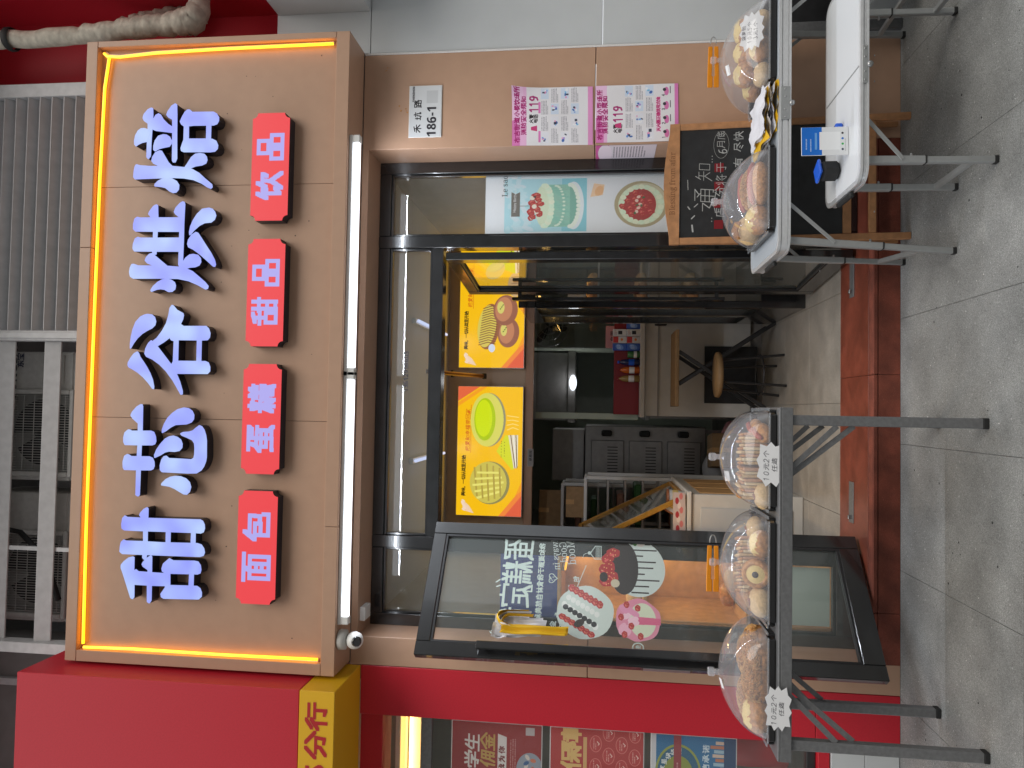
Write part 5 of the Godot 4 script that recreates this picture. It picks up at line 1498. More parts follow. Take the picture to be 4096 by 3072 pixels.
# ---------------------------------------------------------------- things on the pilaster and behind the side light
func build_wall_things() -> void:
	# street number plate
	var np := thing("number_plate", "white street number plate reading 186-1 on the brown pilaster", "number plate", Vector3(1.603, 2.362, 0.0))
	part(np, "plate", slab_mesh(-0.143, 0.143, 0.0, 0.182, 0.001, 0.005, 0.0015), M.white_plastic)
	var im := canvas(440, 280, Color8(212, 214, 216))
	write(im, "禾坑路", 40, 42, 62, 108, 8, Color8(30, 30, 32))
	rect(im, 290, 150, 110, 100, Color8(196, 198, 200))
	var st := nb()
	sheet(st, Vector3(-0.139, 0.004, 0.0056), Vector3(0.139, 0.004, 0.0056), Vector3(0.139, 0.178, 0.0056), Vector3(-0.139, 0.178, 0.0056))
	part(np, "plate_print", st, printed(im, 0.35))
	words(np, "house_number", "186-1", Vector3(-0.055, 0.055, 0.006), 0.05, "letter_side", true, false, 0.0005)
	words(np, "city_name", "SHENZHEN", Vector3(0.095, 0.157, 0.006), 0.012, "letter_side", true, false, 0.0005)
	# fire safety notices
	notice(Vector3(1.398, 1.545, 0.0), Vector3(0.313, 0.005, 0), Vector3(0.005, 0.43, 0), "pink and white fire notice pasted on the upper cladding panel, one corner folded", 0)
	notice(Vector3(1.408, 1.1, 0.0), Vector3(0.305, 0.006, 0), Vector3(0.0, 0.43, 0), "pink and white fire notice on the lower cladding panel, extinguisher steps at its foot", 1)
	var n3 := canvas(192, 256, Color8(226, 214, 222))
	rect(n3, 0, 0, 192, 56, Color8(212, 90, 160))
	oval(n3, 80, 40, 120, 30, Color8(238, 222, 232))
	fine_print(n3, 20, 76, 150, 12, 12, Color8(100, 90, 100))
	var s3 := nb()
	sheet(s3, Vector3(1.3985, 1.21, -0.225), Vector3(1.3985, 1.21, -0.012), Vector3(1.3985, 1.53, -0.012), Vector3(1.3985, 1.53, -0.225))
	solo("side_notice", s3, printed(n3, 0.6), "narrow pink headed notice round the pilaster's inner side", "notice")
	# tall cake poster behind the side light
	var W := 400
	var Hp := 1300
	var cp := canvas(W, Hp, Color8(226, 229, 233))
	var py := Hp / 1.38
	# upper picture: a green iced cake on a pale blue ground
	rect(cp, 24, 0.11 * py, W - 48, 0.47 * py, Color8(176, 218, 228))
	for q in 30:
		oval(cp, 30 + (q * 61) % 340, (0.13 + 0.0013 * ((q * 37) % 90)) * py, 34, 14, Color8(190 + q % 20, 224, 232), q * 0.3)
	rect(cp, 24, 0.44 * py, W - 48, 0.14 * py, Color8(140, 204, 218))
	oval(cp, 196, 0.505 * py, 158, 56, Color8(226, 234, 238))
	oval(cp, 196, 0.485 * py, 140, 50, Color8(128, 180, 164))
	rect(cp, 56, 0.335 * py, 280, 0.15 * py, Color8(146, 198, 180))
	for q in 40:
		oval(cp, 58 + q * 7, (0.35 + 0.003 * ((q * 17) % 40)) * py, 5, 26, Color8(136 + (q * 13) % 26, 192, 176))
	oval(cp, 196, 0.335 * py, 140, 46, Color8(214, 228, 200))
	for q in 17:
		var u := PI * q / 16.0
		oval(cp, 196 - cos(u) * 134, 0.338 * py + 40 * sin(u), 15 + 3 * (q % 2), 17, Color8(228 - 8 * (q % 3), 236, 212), q)
		oval(cp, 196 - cos(u) * 138, 0.485 * py + 46 * sin(u), 13, 12, Color8(232, 240, 228))
		oval(cp, 196 - cos(u) * 132, 0.405 * py + 44 * sin(u), 6, 8, Color8(216, 232, 214))
	for q in 13:
		strawberry(cp, 116 + (q * 47) % 160, (0.262 + 0.0055 * ((q * 5) % 11)) * py, 19 + q % 6, q * 0.8)
		if q % 3 == 0:
			oval(cp, 120 + (q * 31) % 150, (0.27 + 0.004 * (q % 9)) * py, 15, 13, Color8(232, 222, 206))
			oval(cp, 130 + (q * 43) % 130, 0.285 * py, 7, 6, Color8(46, 34, 44))
	fill_poly(cp, [Vector2(126, 0.15 * py), Vector2(290, 0.15 * py), Vector2(276, 0.175 * py), Vector2(290, 0.2 * py), Vector2(126, 0.2 * py)], Color8(112, 104, 98))
	stroke(cp, [Vector2(196, 0.2 * py), Vector2(196, 0.262 * py)], 3, Color8(90, 80, 76))
	fill_poly(cp, [Vector2(250, 0.6 * py), Vector2(340, 0.62 * py), Vector2(330, 0.68 * py), Vector2(262, 0.67 * py)], Color8(238, 204, 168))
	oval(cp, 290, 0.65 * py, 34, 22, Color8(232, 182, 134), 0.3)
	# lower picture: a berry cake in a round frame
	oval(cp, 198, 0.885 * py, 152, 0.15 * py, Color8(178, 164, 128))
	oval(cp, 226, 0.9 * py, 112, 0.12 * py, Color8(206, 196, 166))
	oval(cp, 196, 0.885 * py, 132, 0.128 * py, Color8(212, 222, 190))
	oval(cp, 196, 0.874 * py, 106, 0.094 * py, Color8(170, 44, 42))
	for q in 22:
		var u := TAU * q / 22.0
		oval(cp, 196 + cos(u) * 116, 0.885 * py + sin(u) * 0.11 * py, 17, 15, Color8(228 - 10 * (q % 2), 234, 206), q)
	for q in 16:
		strawberry(cp, 196 + cos(q * 2.4) * (20 + 4.4 * q), 0.868 * py + sin(q * 2.4) * (14 + 4.6 * q), 20 + q % 5, q)
	for q in 5:
		oval(cp, 150 + q * 24, (0.86 + 0.01 * (q % 3)) * py, 11, 9, Color8(236, 206, 190), q)
		oval(cp, 140 + (q * 53) % 110, (0.85 + 0.012 * q) * py, 9, 6, Color8(70, 104, 56), q)
	speckle(cp, 0.05)
	var ps := nb()
	sheet(ps, Vector3(0.985, 0.78, -0.2765), Vector3(1.33, 0.78, -0.2765), Vector3(1.33, 2.157, -0.2765), Vector3(0.985, 2.157, -0.2765))
	var po := solo("cake_poster", ps, printed(cp, 0.4), "tall white poster of two cakes behind the side window", "poster")
	words(po, "poster_lettering", "Le sac", Vector3(1.27, 2.045, -0.2763), 0.03, "dark_metal", false, true, 0.0004)
	var hb := words(po, "poster_lettering", "Happy Birthday", Vector3(1.185, 1.987, -0.2763), 0.014, "paper", false, false, 0.0004)
	hb.rotation.z = -0.03

func notice(at: Vector3, u: Vector3, v: Vector3, label: String, kind: int) -> void:
	var W := 360
	var Hn := 500
	var im := canvas(W, Hn, Color8(228, 226, 230))
	var pk := Color8(220, 126, 188)
	rect(im, 0, 0, W, 90 if kind == 0 else 70, Color8(232, 182, 218))
	oval(im, 300, 20, 190, 50, Color8(236, 196, 226))
	oval(im, 40, 10, 120, 40, pk)
	var tx := Color8(166, 26, 110)
	if kind == 0:
		write(im, "布吉街道", 20, 14, 34, 40, 5, tx)
		write(im, "小餐饮场所", 182, 14, 32, 36, 5, tx)
		write(im, "消防安全须知", 70, 56, 32, 40, 5, tx)
	else:
		write(im, "布吉街道小型场所", 20, 10, 32, 40, 5, tx)
		write(im, "消防安全须知", 60, 44, 30, 40, 5, tx)
	var y0 := 108
	write(im, "火警", 140 if kind == 0 else 60, y0, 24, 28, 4, Color8(40, 30, 36))
	write(im, "电话", 140 if kind == 0 else 60, y0 + 28, 24, 28, 4, Color8(40, 30, 36))
	write(im, "119", 206 if kind == 0 else 126, y0 + 2, 52, 44, 8, tx)
	fill_poly(im, [Vector2(96, y0 + 10), Vector2(116, y0 + 10), Vector2(124, y0 + 48), Vector2(88, y0 + 48)], Color8(200, 60, 120))
	for c in 2:
		for r in 4:
			var x := 16 + c * 176
			var y := 180 + r * 62
			if kind == 1 and r == 3:
				continue
			var blue: Color = [Color8(110, 150, 214), Color8(140, 180, 230), Color8(176, 150, 214), Color8(120, 190, 226)][(r + c) % 4]
			var bx := x + (96 if (r + c) % 2 else 0)
			rect(im, bx, y, 66, 48, Color8(206, 218, 236) if (r * 3 + c) % 3 else Color8(226, 226, 234))
			for q in 5:
				var tone: Color = [blue, Color8(70, 110, 180), Color8(236, 236, 240), Color8(226, 150, 190), Color8(60, 64, 84)][(q + r + kind) % 5]
				var ox := bx + rng.randf_range(8, 50)
				var oy := y + rng.randf_range(10, 38)
				if (q + c) % 2:
					rect(im, ox, oy - 8, rng.randf_range(6, 20), rng.randf_range(6, 18), tone)
				else:
					oval(im, ox, oy, rng.randf_range(4, 12), rng.randf_range(4, 10), tone, rng.randf() * 3.0)
			fine_print(im, x + (0 if (r + c) % 2 else 74), y + 4, 86, 5, 9, Color8(96, 90, 104))
	if kind == 0:
		rect(im, 20, 164, 70, 14, pk)
		rect(im, 200, 164, 70, 14, pk)
		rect(im, 0, 470, W, 30, Color8(226, 150, 200))
	else:
		rect(im, 60, 366, 220, 30, Color8(240, 214, 232))
		write(im, "灭火器正确使用方法", 64, 369, 22, 24, 3.5, Color8(190, 30, 110))
		for k in 4:
			oval(im, 50 + k * 88, 430, 26, 14, Color8(214, 120, 176))
			oval(im, 60 + k * 88, 418, 10, 10, Color8(60, 56, 66))
			rect(im, 36 + k * 88, 450, 44, 5, Color8(80, 70, 84))
			write(im, str(k + 1), 20 + k * 88, 402, 18, 0, 3, Color8(60, 50, 60))
		rect(im, 0, 478, W, 22, pk)
	speckle(im, 0.05)
	var lift := func(s: float, t: float) -> float:
		var e := maxf(0.0, s + t - 1.62) if kind == 0 else 0.0
		return 0.0016 + 0.0018 * sin(s * 7.0 + t * 3.0) * sin(t * 9.0) + e * e * 0.25 + 0.0018
	var st := wavy(at, u, v, lift, 14)
	solo("fire_notice", st, printed(im, 0.5), label, "notice", "fire notices on the pilaster")

# ---------------------------------------------------------------- inside the shop
func build_interior() -> void:
	var bh := structure("bulkhead")
	wpart(bh, "bulkhead_panel", slab_mesh(-1.25, 1.42, 2.06, 2.8, -2.56, -2.46), M.beige_wall)
	wpart(bh, "trim_board", slab_mesh(-1.25, 1.42, 2.05, 2.12, -2.458, -2.43, 0.004), M.brown)
	menu(-0.928, 0.186, menu_pie(), "yellow lit menu board with an egg tart and a pie")
	menu(0.338, 1.40, menu_rolls(), "yellow lit menu board with chocolate rolls and round buns")
	# room name sign
	var rs := thing("room_sign", "small white room sign under the menu board with the tart", "sign", Vector3(-0.42, 2.04, -2.425))
	part(rs, "plate", slab_mesh(-0.075, 0.075, 0.0, 0.05, 0.0, 0.004, 0.001), M.off_white)
	var im := canvas(192, 64, Color8(150, 148, 146))
	write(im, "烘焙间", 62, 16, 30, 40, 4, Color8(44, 42, 44))
	var st := nb()
	sheet(st, Vector3(-0.073, 0.002, 0.005), Vector3(0.073, 0.002, 0.005), Vector3(0.073, 0.048, 0.005), Vector3(-0.073, 0.048, 0.005))
	part(rs, "print", st, printed(im))
	# ceiling tubes
	for x in [0.6, -0.38]:
		var t := thing("ceiling_tube", "thin lit tube on the shop ceiling in front of the %s" % ("menu board with rolls" if x > 0 else "menu board with the tart"), "tube lamp", Vector3(x, 2.8, -1.65))
		part(t, "batten", slab_mesh(-0.02, 0.02, -0.03, -0.001, -0.5, 0.5, 0.003), M.white_plastic)
		var g := nb(true)
		tube(g, [Vector3(0, -0.045, -0.48), Vector3(0, -0.045, 0.48)], 0.011, 10)
		part(t, "glowing_tube", g, M.lamp_dim)
		area(Vector3(x, 2.73, -1.65), Vector3.DOWN, Vector2(0.02, 0.9), Color(0.9, 0.93, 1.0), 0.07, t)
	var rod := thing("copper_pipe", "bent copper pipe hanging between the two menu boards", "pipe", Vector3(0.268, 2.46, -2.3))
	var rp := nb(true)
	tube(rp, [Vector3(0.268, 2.8, -1.62), Vector3(0.268, 2.74, -1.75), Vector3(0.268, 2.62, -2.05), Vector3(0.268, 2.47, -2.36)], 0.016, 10)
	wpart(rod, "tube", rp, M.copper)
	var rc := nb(true)
	lathe(rc, Vector3(0.268, 2.47, -2.36), [Vector2(0.024, -0.02), Vector2(0.026, 0.0), Vector2(0.024, 0.012), Vector2(0.0, 0.012)], 12)
	wpart(rod, "end_fitting", rc, M.rubber)
	wpart(rod, "hanger", slab_mesh(0.24, 0.296, 2.66, 2.675, -2.02, -1.95), M.dark_metal)
	# counter with its red board, cartons and bottles
	var c := thing("counter", "white panelled counter under the menu boards", "counter", Vector3(0.68, 0.131, -2.7))
	wpart(c, "front_panel", slab_mesh(-0.046, 1.415, 0.232, 1.105, -2.9, -2.5, 0.003), M.off_white)
	wpart(c, "worktop", slab_mesh(-0.06, 1.418, 1.107, 1.147, -2.92, -2.47, 0.004), M.off_white)
	wpart(c, "kick_board", slab_mesh(-0.03, 1.415, 0.132, 0.23, -2.88, -2.54), M.inner_wall)
	wpart(c, "rail_strip", slab_mesh(-0.046, 1.415, 0.99, 1.0, -2.4995, -2.492), M.inner_wall)
	var rb := nb()
	slab(rb, -0.038, 0.86, 1.148, 1.365, -2.62, -2.6, 0.002)
	solo("red_board", rb, M.counter_red, "low red board standing on the counter behind the drinks", "board")
	var stack := [[0.665, "carton", "white drink carton with a dark square", 0], [0.603, "carton", "red and white drink carton", 1], [0.541, "carton", "blue drink carton", 2]]
	for s in stack:
		for lv in 2:
			drink_carton(Vector3(s[0], 1.1475 + lv * 0.117, -2.53), s[3], s[2] + (", on the counter" if lv == 0 else ", on top of its twin"))
	drink_carton(Vector3(0.73, 1.1475, -2.55), 2, "blue drink carton beside the white ones")
	drink_carton(Vector3(0.79, 1.1475, -2.56), 1, "red and white drink carton next to the fridge")
	var bl := [[0.478, 0.03, 0.105, "can", "green drink can", Color(0.05, 0.16, 0.05)], [0.412, 0.028, 0.19, "bottle", "dark blue drink bottle", Color(0.012, 0.02, 0.08)], [0.344, 0.028, 0.18, "bottle", "orange drink bottle", Color(0.55, 0.12, 0.015)], [0.27, 0.028, 0.19, "bottle", "pale tea bottle", Color(0.3, 0.2, 0.07)]]
	for b in bl:
		var t2 := thing("drink_" + b[3], b[4] + " standing before the red board", b[3], Vector3(b[0], 1.1475, -2.53))
		var s2 := nb(true)
		var r: float = b[1]
		var h: float = b[2]
		var prof := [Vector2(0, 0), Vector2(r * 0.9, 0), Vector2(r, 0.006), Vector2(r, h * 0.62), Vector2(r * 0.75, h * 0.78), Vector2(r * 0.4, h * 0.88), Vector2(r * 0.4, h * 0.93)] if b[3] == "bottle" else [Vector2(0, 0), Vector2(r * 0.85, 0), Vector2(r, 0.008), Vector2(r, h - 0.008), Vector2(r * 0.86, h), Vector2(0, h)]
		lathe(s2, Vector3.ZERO, prof, 16)
		var lm := StandardMaterial3D.new()
		lm.albedo_color = lin(b[5].r, b[5].g, b[5].b)
		lm.roughness = 0.25
		part(t2, "body", s2, lm)
		var lb := nb(true)
		lathe(lb, Vector3.ZERO, [Vector2(r * 1.01, h * 0.25), Vector2(r * 1.01, h * 0.5)], 16)
		part(t2, "label_band", lb, M.paper if b[3] == "bottle" and b[0] < 0.4 else M.card_blue if b[0] < 0.45 else M.paper)
		if b[3] == "bottle":
			var cp := nb(true)
			lathe(cp, Vector3(0, h * 0.92, 0), [Vector2(r * 0.46, 0), Vector2(r * 0.46, h * 0.08), Vector2(0, h * 0.08)], 12)
			part(t2, "cap", cp, M.counter_red if b[0] < 0.4 else M.card_blue)
	var pkim := canvas(128, 96, Color8(196, 134, 134))
	write(pkim, "自用", 40, 30, 26, 32, 4, Color8(70, 40, 44))
	var pk := nb()
	sheet(pk, Vector3(0.54, 1.3, -2.634), Vector3(0.735, 1.3, -2.634), Vector3(0.735, 1.44, -2.634), Vector3(0.54, 1.44, -2.634))
	solo("pink_sign", pk, printed(pkim), "pink paper sign on the glass above the cartons", "sign")
	var cr := thing("card_reader", "dark card reader fixed to the counter front", "card reader", Vector3(0.78, 0.93, -2.49))
	part(cr, "body", slab_mesh(-0.06, 0.05, 0.0, 0.1, 0.0, 0.05, 0.006), M.dark_metal)
	part(cr, "screen", slab_mesh(-0.045, 0.035, 0.03, 0.085, 0.0505, 0.053, 0.001), M.slate)
	# glass partition to the kitchen, its pane tinted dark to dim the room behind
	var gp := thing("kitchen_partition", "glass partition with a pale green post above the counter", "partition", Vector3(0.68, 1.148, -2.68))
	wpart(gp, "pane", glazing(-0.03, 1.415, 1.149, 2.05, -2.687, -2.687), M.shade_tint_glass)
	wpart(gp, "post", slab_mesh(-0.085, -0.031, 1.149, 2.05, -2.72, -2.66, 0.003), M.kitchen_green)
	# folding table, stool and black mat in front of the counter
	var ft := thing("folding_table", "small wooden table on crossed dark legs before the counter", "table", Vector3(0.34, 0.131, -2.15))
	wpart(ft, "table_top", slab_mesh(0.035, 0.64, 0.872, 0.9, -2.4, -2.0, 0.004), M.wood_dark)
	for z in [-2.36, -2.04]:
		for s in [-1.0, 1.0]:
			var lg := nb()
			bar(lg, Vector3(0.34 + s * 0.13, 0.87, z), Vector3(0.34 - s * 0.36, 0.133, z + 0.02 * s), 0.028, 0.028, 0.003, Vector3.BACK)
			wpart(ft, "leg", lg, M.dark_metal)
	var sl := thing("stool", "low stool with a round wooden seat under the folding table", "stool", Vector3(0.28, 0.131, -1.86))
	var se := nb(true)
	lathe(se, Vector3.ZERO, [Vector2(0, 0.45), Vector2(0.16, 0.45), Vector2(0.175, 0.462), Vector2(0.17, 0.485), Vector2(0, 0.49)], 26)
	part(sl, "seat", se, M.wood_dark)
	for k in 4:
		var a := TAU * k / 4 + 0.5
		var lg2 := nb()
		tube(lg2, [Vector3(cos(a) * 0.12, 0.45, sin(a) * 0.12), Vector3(cos(a) * 0.17, 0.0, sin(a) * 0.17)], 0.01, 8)
		part(sl, "leg", lg2, M.dark_metal)
	var ring := nb(true)
	var rpts := []
	for k in 25:
		rpts.append(Vector3(cos(TAU * k / 24.0) * 0.152, 0.16, sin(TAU * k / 24.0) * 0.152))
	tube(ring, rpts, 0.007, 6, false)
	part(sl, "foot_ring", ring, M.dark_metal)
	var mt := nb()
	slab(mt, 0.07, 0.55, 0.18, 0.61, -2.4985, -2.486, 0.002)
	solo("black_panel", mt, M.slate, "black panel leaning on the counter front behind the stool", "panel")
	# display fridge
	var fr := thing("display_fridge", "black framed glass display fridge with bread on its shelves", "fridge", Vector3(1.05, 0.131, -1.7))
	var x0 := 0.7
	var x1 := 1.4
	var za := -2.15
	var zb := -1.22
	wpart(fr, "base", slab_mesh(x0, x1, 0.131, 0.42, za, zb, 0.004), M.black_metal)
	wpart(fr, "top_box", slab_mesh(x0, x1, 1.94, 2.06, za, zb, 0.004), M.black_metal)
	for p in [[x0, zb - 0.05], [x0, za], [x1 - 0.05, zb - 0.05], [x1 - 0.05, za], [x0, (za + zb) * 0.5]]:
		wpart(fr, "post", slab_mesh(p[0], p[0] + 0.05, 0.42, 1.94, p[1], p[1] + 0.05, 0.003), M.black_metal)
	wpart(fr, "pane", glazing(x0 + 0.05, x1 - 0.05, 0.42, 1.94, zb - 0.025, zb - 0.025), M.glass)
	wpart(fr, "pane", glazing(x0 + 0.025, x0 + 0.025, 0.42, 1.94, za + 0.05, zb - 0.05), M.glass)
	for y in [0.8, 1.15, 1.5]:
		wpart(fr, "shelf", slab_mesh(x0 + 0.06, x1 - 0.06, y, y + 0.012, za + 0.06, zb - 0.06), M.rack_metal)
	wpart(fr, "back_panel", slab_mesh(x1 - 0.045, x1 - 0.03, 0.42, 1.94, za + 0.05, zb - 0.05), M.ceiling)
	var lb2 := nb()
	slab(lb2, x0 + 0.08, x0 + 0.1, 1.915, 1.93, za + 0.1, zb - 0.1)
	wpart(fr, "light_strip", lb2, M.warm_strip)
	area(Vector3(x0 + 0.12, 1.905, (za + zb) * 0.5), Vector3.DOWN, Vector2(0.02, 0.7), Color(1.0, 0.8, 0.45), 0.06, fr)
	var nz := FastNoiseLite.new()
	var spots := ["top", "middle", "bottom"]
	for i in 3:
		for k in 4:
			var bst := nb(true)
			lump(bst, Vector3.ZERO, Vector3(0.07, 0.055, 0.07), 0.12, nz, 8)
			solo("fridge_bun", bst, M.crumb if k % 2 else M.crust, "golden bun on the %s shelf of the display fridge" % spots[2 - i], "bun", "buns on the fridge's %s shelf" % spots[2 - i], Vector3(0.84 + 0.1 * (k % 2), 0.84 + 0.35 * i, -1.38 - 0.19 * k))
	# bread shelves and blue crates behind the side window
	var sh := thing("bread_shelf", "pale wooden bread shelf against the wall behind the open door leaf", "shelf", Vector3(-1.05, 0.131, -0.75))
	for y in [0.135, 0.62, 1.2, 1.7]:
		wpart(sh, "shelf_board", slab_mesh(-1.24, -0.82, y, y + 0.022, -1.2, -0.5, 0.002), M.wood_pale)
	for z in [-1.2]:
		wpart(sh, "side_board", slab_mesh(-1.24, -0.84, 0.158, 1.7, z, z + 0.018), M.wood_pale)
	wpart(sh, "back_board", slab_mesh(-1.248, -1.241, 0.14, 1.72, -1.2, -0.5), M.wood_pale)
	for p in [[-0.84, -0.52], [-1.235, -0.52], [-0.84, -1.18]]:
		wpart(sh, "corner_post", slab_mesh(p[0], p[0] + 0.024, 0.158, 1.7, p[1], p[1] + 0.024, 0.002), M.wood_pale)
	for k in 5:
		var lo := nb(true)
		lump(lo, Vector3.ZERO, Vector3(0.08, 0.06, 0.06), 0.1, FastNoiseLite.new(), 8)
		solo("shelf_loaf", lo, M.crust if k % 2 else M.crumb, "loaf on the %s of the bread shelf" % ["middle board by the door", "middle board further in", "upper board by the door", "middle board near the wall", "upper board near the wall"][k], "bread", "", Vector3(-1.0 - 0.13 * (k / 3), [0.675, 0.675, 1.255, 0.675, 1.255][k], -0.7 - 0.18 * (k % 2)))
	for lh in [1.69, 1.19]:
		var ws := thing("shelf_lamp", "amber lit strip under the %s board of the bread shelf" % ("top" if lh > 1.5 else "middle"), "lamp", Vector3(-0.95, lh, -0.85))
		part(ws, "channel", slab_mesh(-0.012, 0.012, -0.006, 0.008, -0.3, 0.3, 0.002), M.white_plastic)
		part(ws, "lit_strip", slab_mesh(-0.01, 0.01, -0.016, -0.0065, -0.29, 0.29, 0.002), M.amber_strip)
		area(Vector3(-0.95, lh - 0.022, -0.85), Vector3.DOWN, Vector2(0.02, 0.56), Color(1.0, 0.84, 0.58), 0.1, ws)
	for i in 5:
		var bc := thing("blue_crate", "blue plastic crate, %s in the row on the bread shelf" % ["first", "second", "third", "fourth", "fifth"][i], "crate", Vector3(-1.04, 1.7225, -0.58 - 0.15 * i), "blue crates on the bread shelf")
		part(bc, "front_wall", slab_mesh(-0.19, 0.19, 0.0, 0.34, 0.06, 0.068, 0.002), M.blue_crate)
		part(bc, "back_wall", slab_mesh(-0.19, 0.19, 0.0, 0.34, -0.068, -0.06, 0.002), M.blue_crate)
		part(bc, "side_wall", slab_mesh(-0.19, -0.182, 0.0, 0.34, -0.06, 0.06), M.blue_crate)
		part(bc, "side_wall", slab_mesh(0.182, 0.19, 0.0, 0.34, -0.06, 0.06), M.blue_crate)
		part(bc, "rim", slab_mesh(-0.195, 0.195, 0.3, 0.312, 0.0685, 0.074, 0.002), M.blue_crate)
	var film := nb()
	slab(film, -1.14, -0.83, 0.252, 0.62, -0.283, -0.28)
	solo("frosted_film", film, mat("film", lin(0.36, 0.45, 0.41), 0.4), "grey green film on the foot of the side window", "window film")
	# white cabinet with orange panels, and the yellow glass hood on it
	var wc := thing("white_cabinet", "low white cabinet with cream door panels along the wall", "cabinet", Vector3(-0.85, 0.131, -1.9))
	wpart(wc, "carcass", slab_mesh(-1.24, -0.56, 0.132, 0.86, -2.35, -1.25, 0.004), M.off_white)
	wpart(wc, "worktop", slab_mesh(-1.245, -0.54, 0.862, 0.89, -2.36, -1.23, 0.004), M.off_white)
	for k in 3:
		wpart(wc, "door_panel", slab_mesh(-0.5595, -0.553, 0.2, 0.8, -2.3 + 0.35 * k, -2.0 + 0.35 * k, 0.002), M.wood_pale)
	wpart(wc, "end_panel", slab_mesh(-1.15, -0.65, 0.2, 0.8, -1.2495, -1.243, 0.002), M.grey_panel)
	var yh := thing("display_hood", "slanting yellow framed glass hood standing on the white cabinet", "display case", Vector3(-0.85, 0.89, -1.8))
	for z in [-1.3, -2.25]:
		var yb := nb()
		bar(yb, Vector3(-0.95, 1.62, z), Vector3(-0.585, 0.9, z), 0.035, 0.03, 0.004, Vector3.BACK)
		wpart(yh, "frame_bar", yb, M.yellow_frame)
	wpart(yh, "frame_bar", slab_mesh(-0.965, -0.935, 1.61, 1.64, -2.25, -1.3, 0.003), M.yellow_frame)
	wpart(yh, "frame_bar", slab_mesh(-0.6, -0.57, 0.892, 0.92, -2.25, -1.3, 0.003), M.yellow_frame)
	var yg := nb()
	bar(yg, Vector3(-0.94, 1.6, -1.775), Vector3(-0.595, 0.92, -1.775), 0.92, 0.005, 0.0, Vector3.RIGHT)
	wpart(yh, "pane", yg, M.glass)
	var ng := canvas(160, 40, Color8(196, 180, 176))
	for k in 14:
		oval(ng, 8 + k * 11, 20 + 8 * sin(k * 2.0), 8, 6, [Color8(170, 50, 60), Color8(206, 120, 120), Color8(220, 206, 200)][k % 3])
	var ns := nb()
	sheet(ns, Vector3(-1.0, 0.905, -1.2285), Vector3(-0.55, 0.905, -1.2285), Vector3(-0.55, 0.985, -1.2285), Vector3(-1.0, 0.985, -1.2285))
	solo("patterned_strip", ns, printed(ng), "strip of red patterned paper along the white cabinet's edge", "paper strip")
	for k in 2:
		var cu := thing("paper_cup", "white printed paper tub %s on the white cabinet" % ["lying tilted", "standing upright"][k], "cup", Vector3(-0.6, 0.891 + 0.045 * (1 - k), -1.38 - 0.02 * k))
		cu.rotation.z = [1.1, 0.0][k]
		var cs := nb(true)
		lathe(cs, Vector3.ZERO, [Vector2(0, 0), Vector2(0.04, 0), Vector2(0.052, 0.11), Vector2(0.054, 0.115)], 18)
		part(cu, "tub", cs, M.paper)
		var cl := nb(true)
		lathe(cl, Vector3(0, 0.115, 0), [Vector2(0.056, -0.006), Vector2(0.056, 0.006), Vector2(0, 0.006)], 18)
		part(cu, "lid", cl, M.crust_dark)
		var band := nb(true)
		lathe(band, Vector3.ZERO, [Vector2(0.0455, 0.045), Vector2(0.05, 0.085)], 18)
		part(cu, "printed_band", band, M.cream_fill)
	# tray racks in the passage
	tray_rack(Vector3(-0.92, 0.131, -2.95), 0.5, 1.66, 11, "tall white metal tray rack in the passage to the kitchen")
	tray_rack(Vector3(-0.78, 0.131, -2.55), 0.42, 1.45, 9, "shorter white metal tray rack nearer the bread cabinet")
	# kitchen
	var col := structure("kitchen_wall")
	wpart(col, "wall_block", slab_mesh(0.62, 1.42, 0.131, 2.8, -4.2, -3.6), M.kitchen_green)
	var ov := thing("deck_oven", "steel deck oven with three black handles in the kitchen", "oven", Vector3(-0.45, 0.131, -3.8))
	wpart(ov, "body", slab_mesh(-0.78, -0.16, 0.45, 1.62, -4.4, -3.5, 0.006), M.oven_steel)
	wpart(ov, "top_shelf", slab_mesh(-0.72, -0.2, 1.63, 1.95, -4.3, -3.6, 0.006), M.oven_steel)
	for k in 3:
		wpart(ov, "oven_door", slab_mesh(-0.74, -0.3, 0.5 + 0.37 * k, 0.82 + 0.37 * k, -3.4995, -3.47, 0.006), M.oven_steel)
		wpart(ov, "handle", slab_mesh(-0.26, -0.2, 0.62 + 0.37 * k, 0.72 + 0.37 * k, -3.4995, -3.42, 0.012), M.rubber)
		var vent := nb()
		for j in 12:
			slab(vent, -0.7 + 0.03 * j, -0.692 + 0.03 * j, 0.56 + 0.37 * k, 0.66 + 0.37 * k, -3.4695, -3.467)
		wpart(ov, "vent_slots", vent, M.rubber)
	for p in [[-0.74, -3.58], [-0.2, -3.58]]:
		wpart(ov, "leg", slab_mesh(p[0] - 0.02, p[0] + 0.02, 0.1315, 0.45, p[1] - 0.02, p[1] + 0.02), M.oven_steel)
	for k in 3:
		var fs := nb(true)
		lump(fs, Vector3.ZERO, Vector3(0.17, 0.1, 0.13), 0.15, nz, 9, Basis.IDENTITY, -0.9)
		solo("flour_sack", fs, M.paper if k != 1 else M.pink, ["white sack at the oven's foot", "reddish sack at the oven's foot", "white sack on top of the pile by the oven"][k], "sack", "sacks by the oven", Vector3(-0.55 + 0.3 * (k % 2), 0.23 + 0.17 * (k / 2), -3.34))
	var hood := thing("range_hood", "steel range hood with a lit lamp in the kitchen", "range hood", Vector3(0.25, 1.7, -4.2))
	var hs := nb()
	slab(hs, -0.12, 0.6, 1.82, 2.4, -4.6, -4.0, 0.004)
	wpart(hood, "canopy", hs, M.oven_steel)
	wpart(hood, "lip", slab_mesh(-0.14, 0.62, 1.74, 1.82, -4.62, -3.98, 0.006), M.oven_steel)
	var lens := nb(true)
	var pr := []
	for k in 9:
		var a := PI * k / 8.0 - PI / 2
		pr.append(Vector2(cos(a) * 0.085, sin(a) * 0.04))
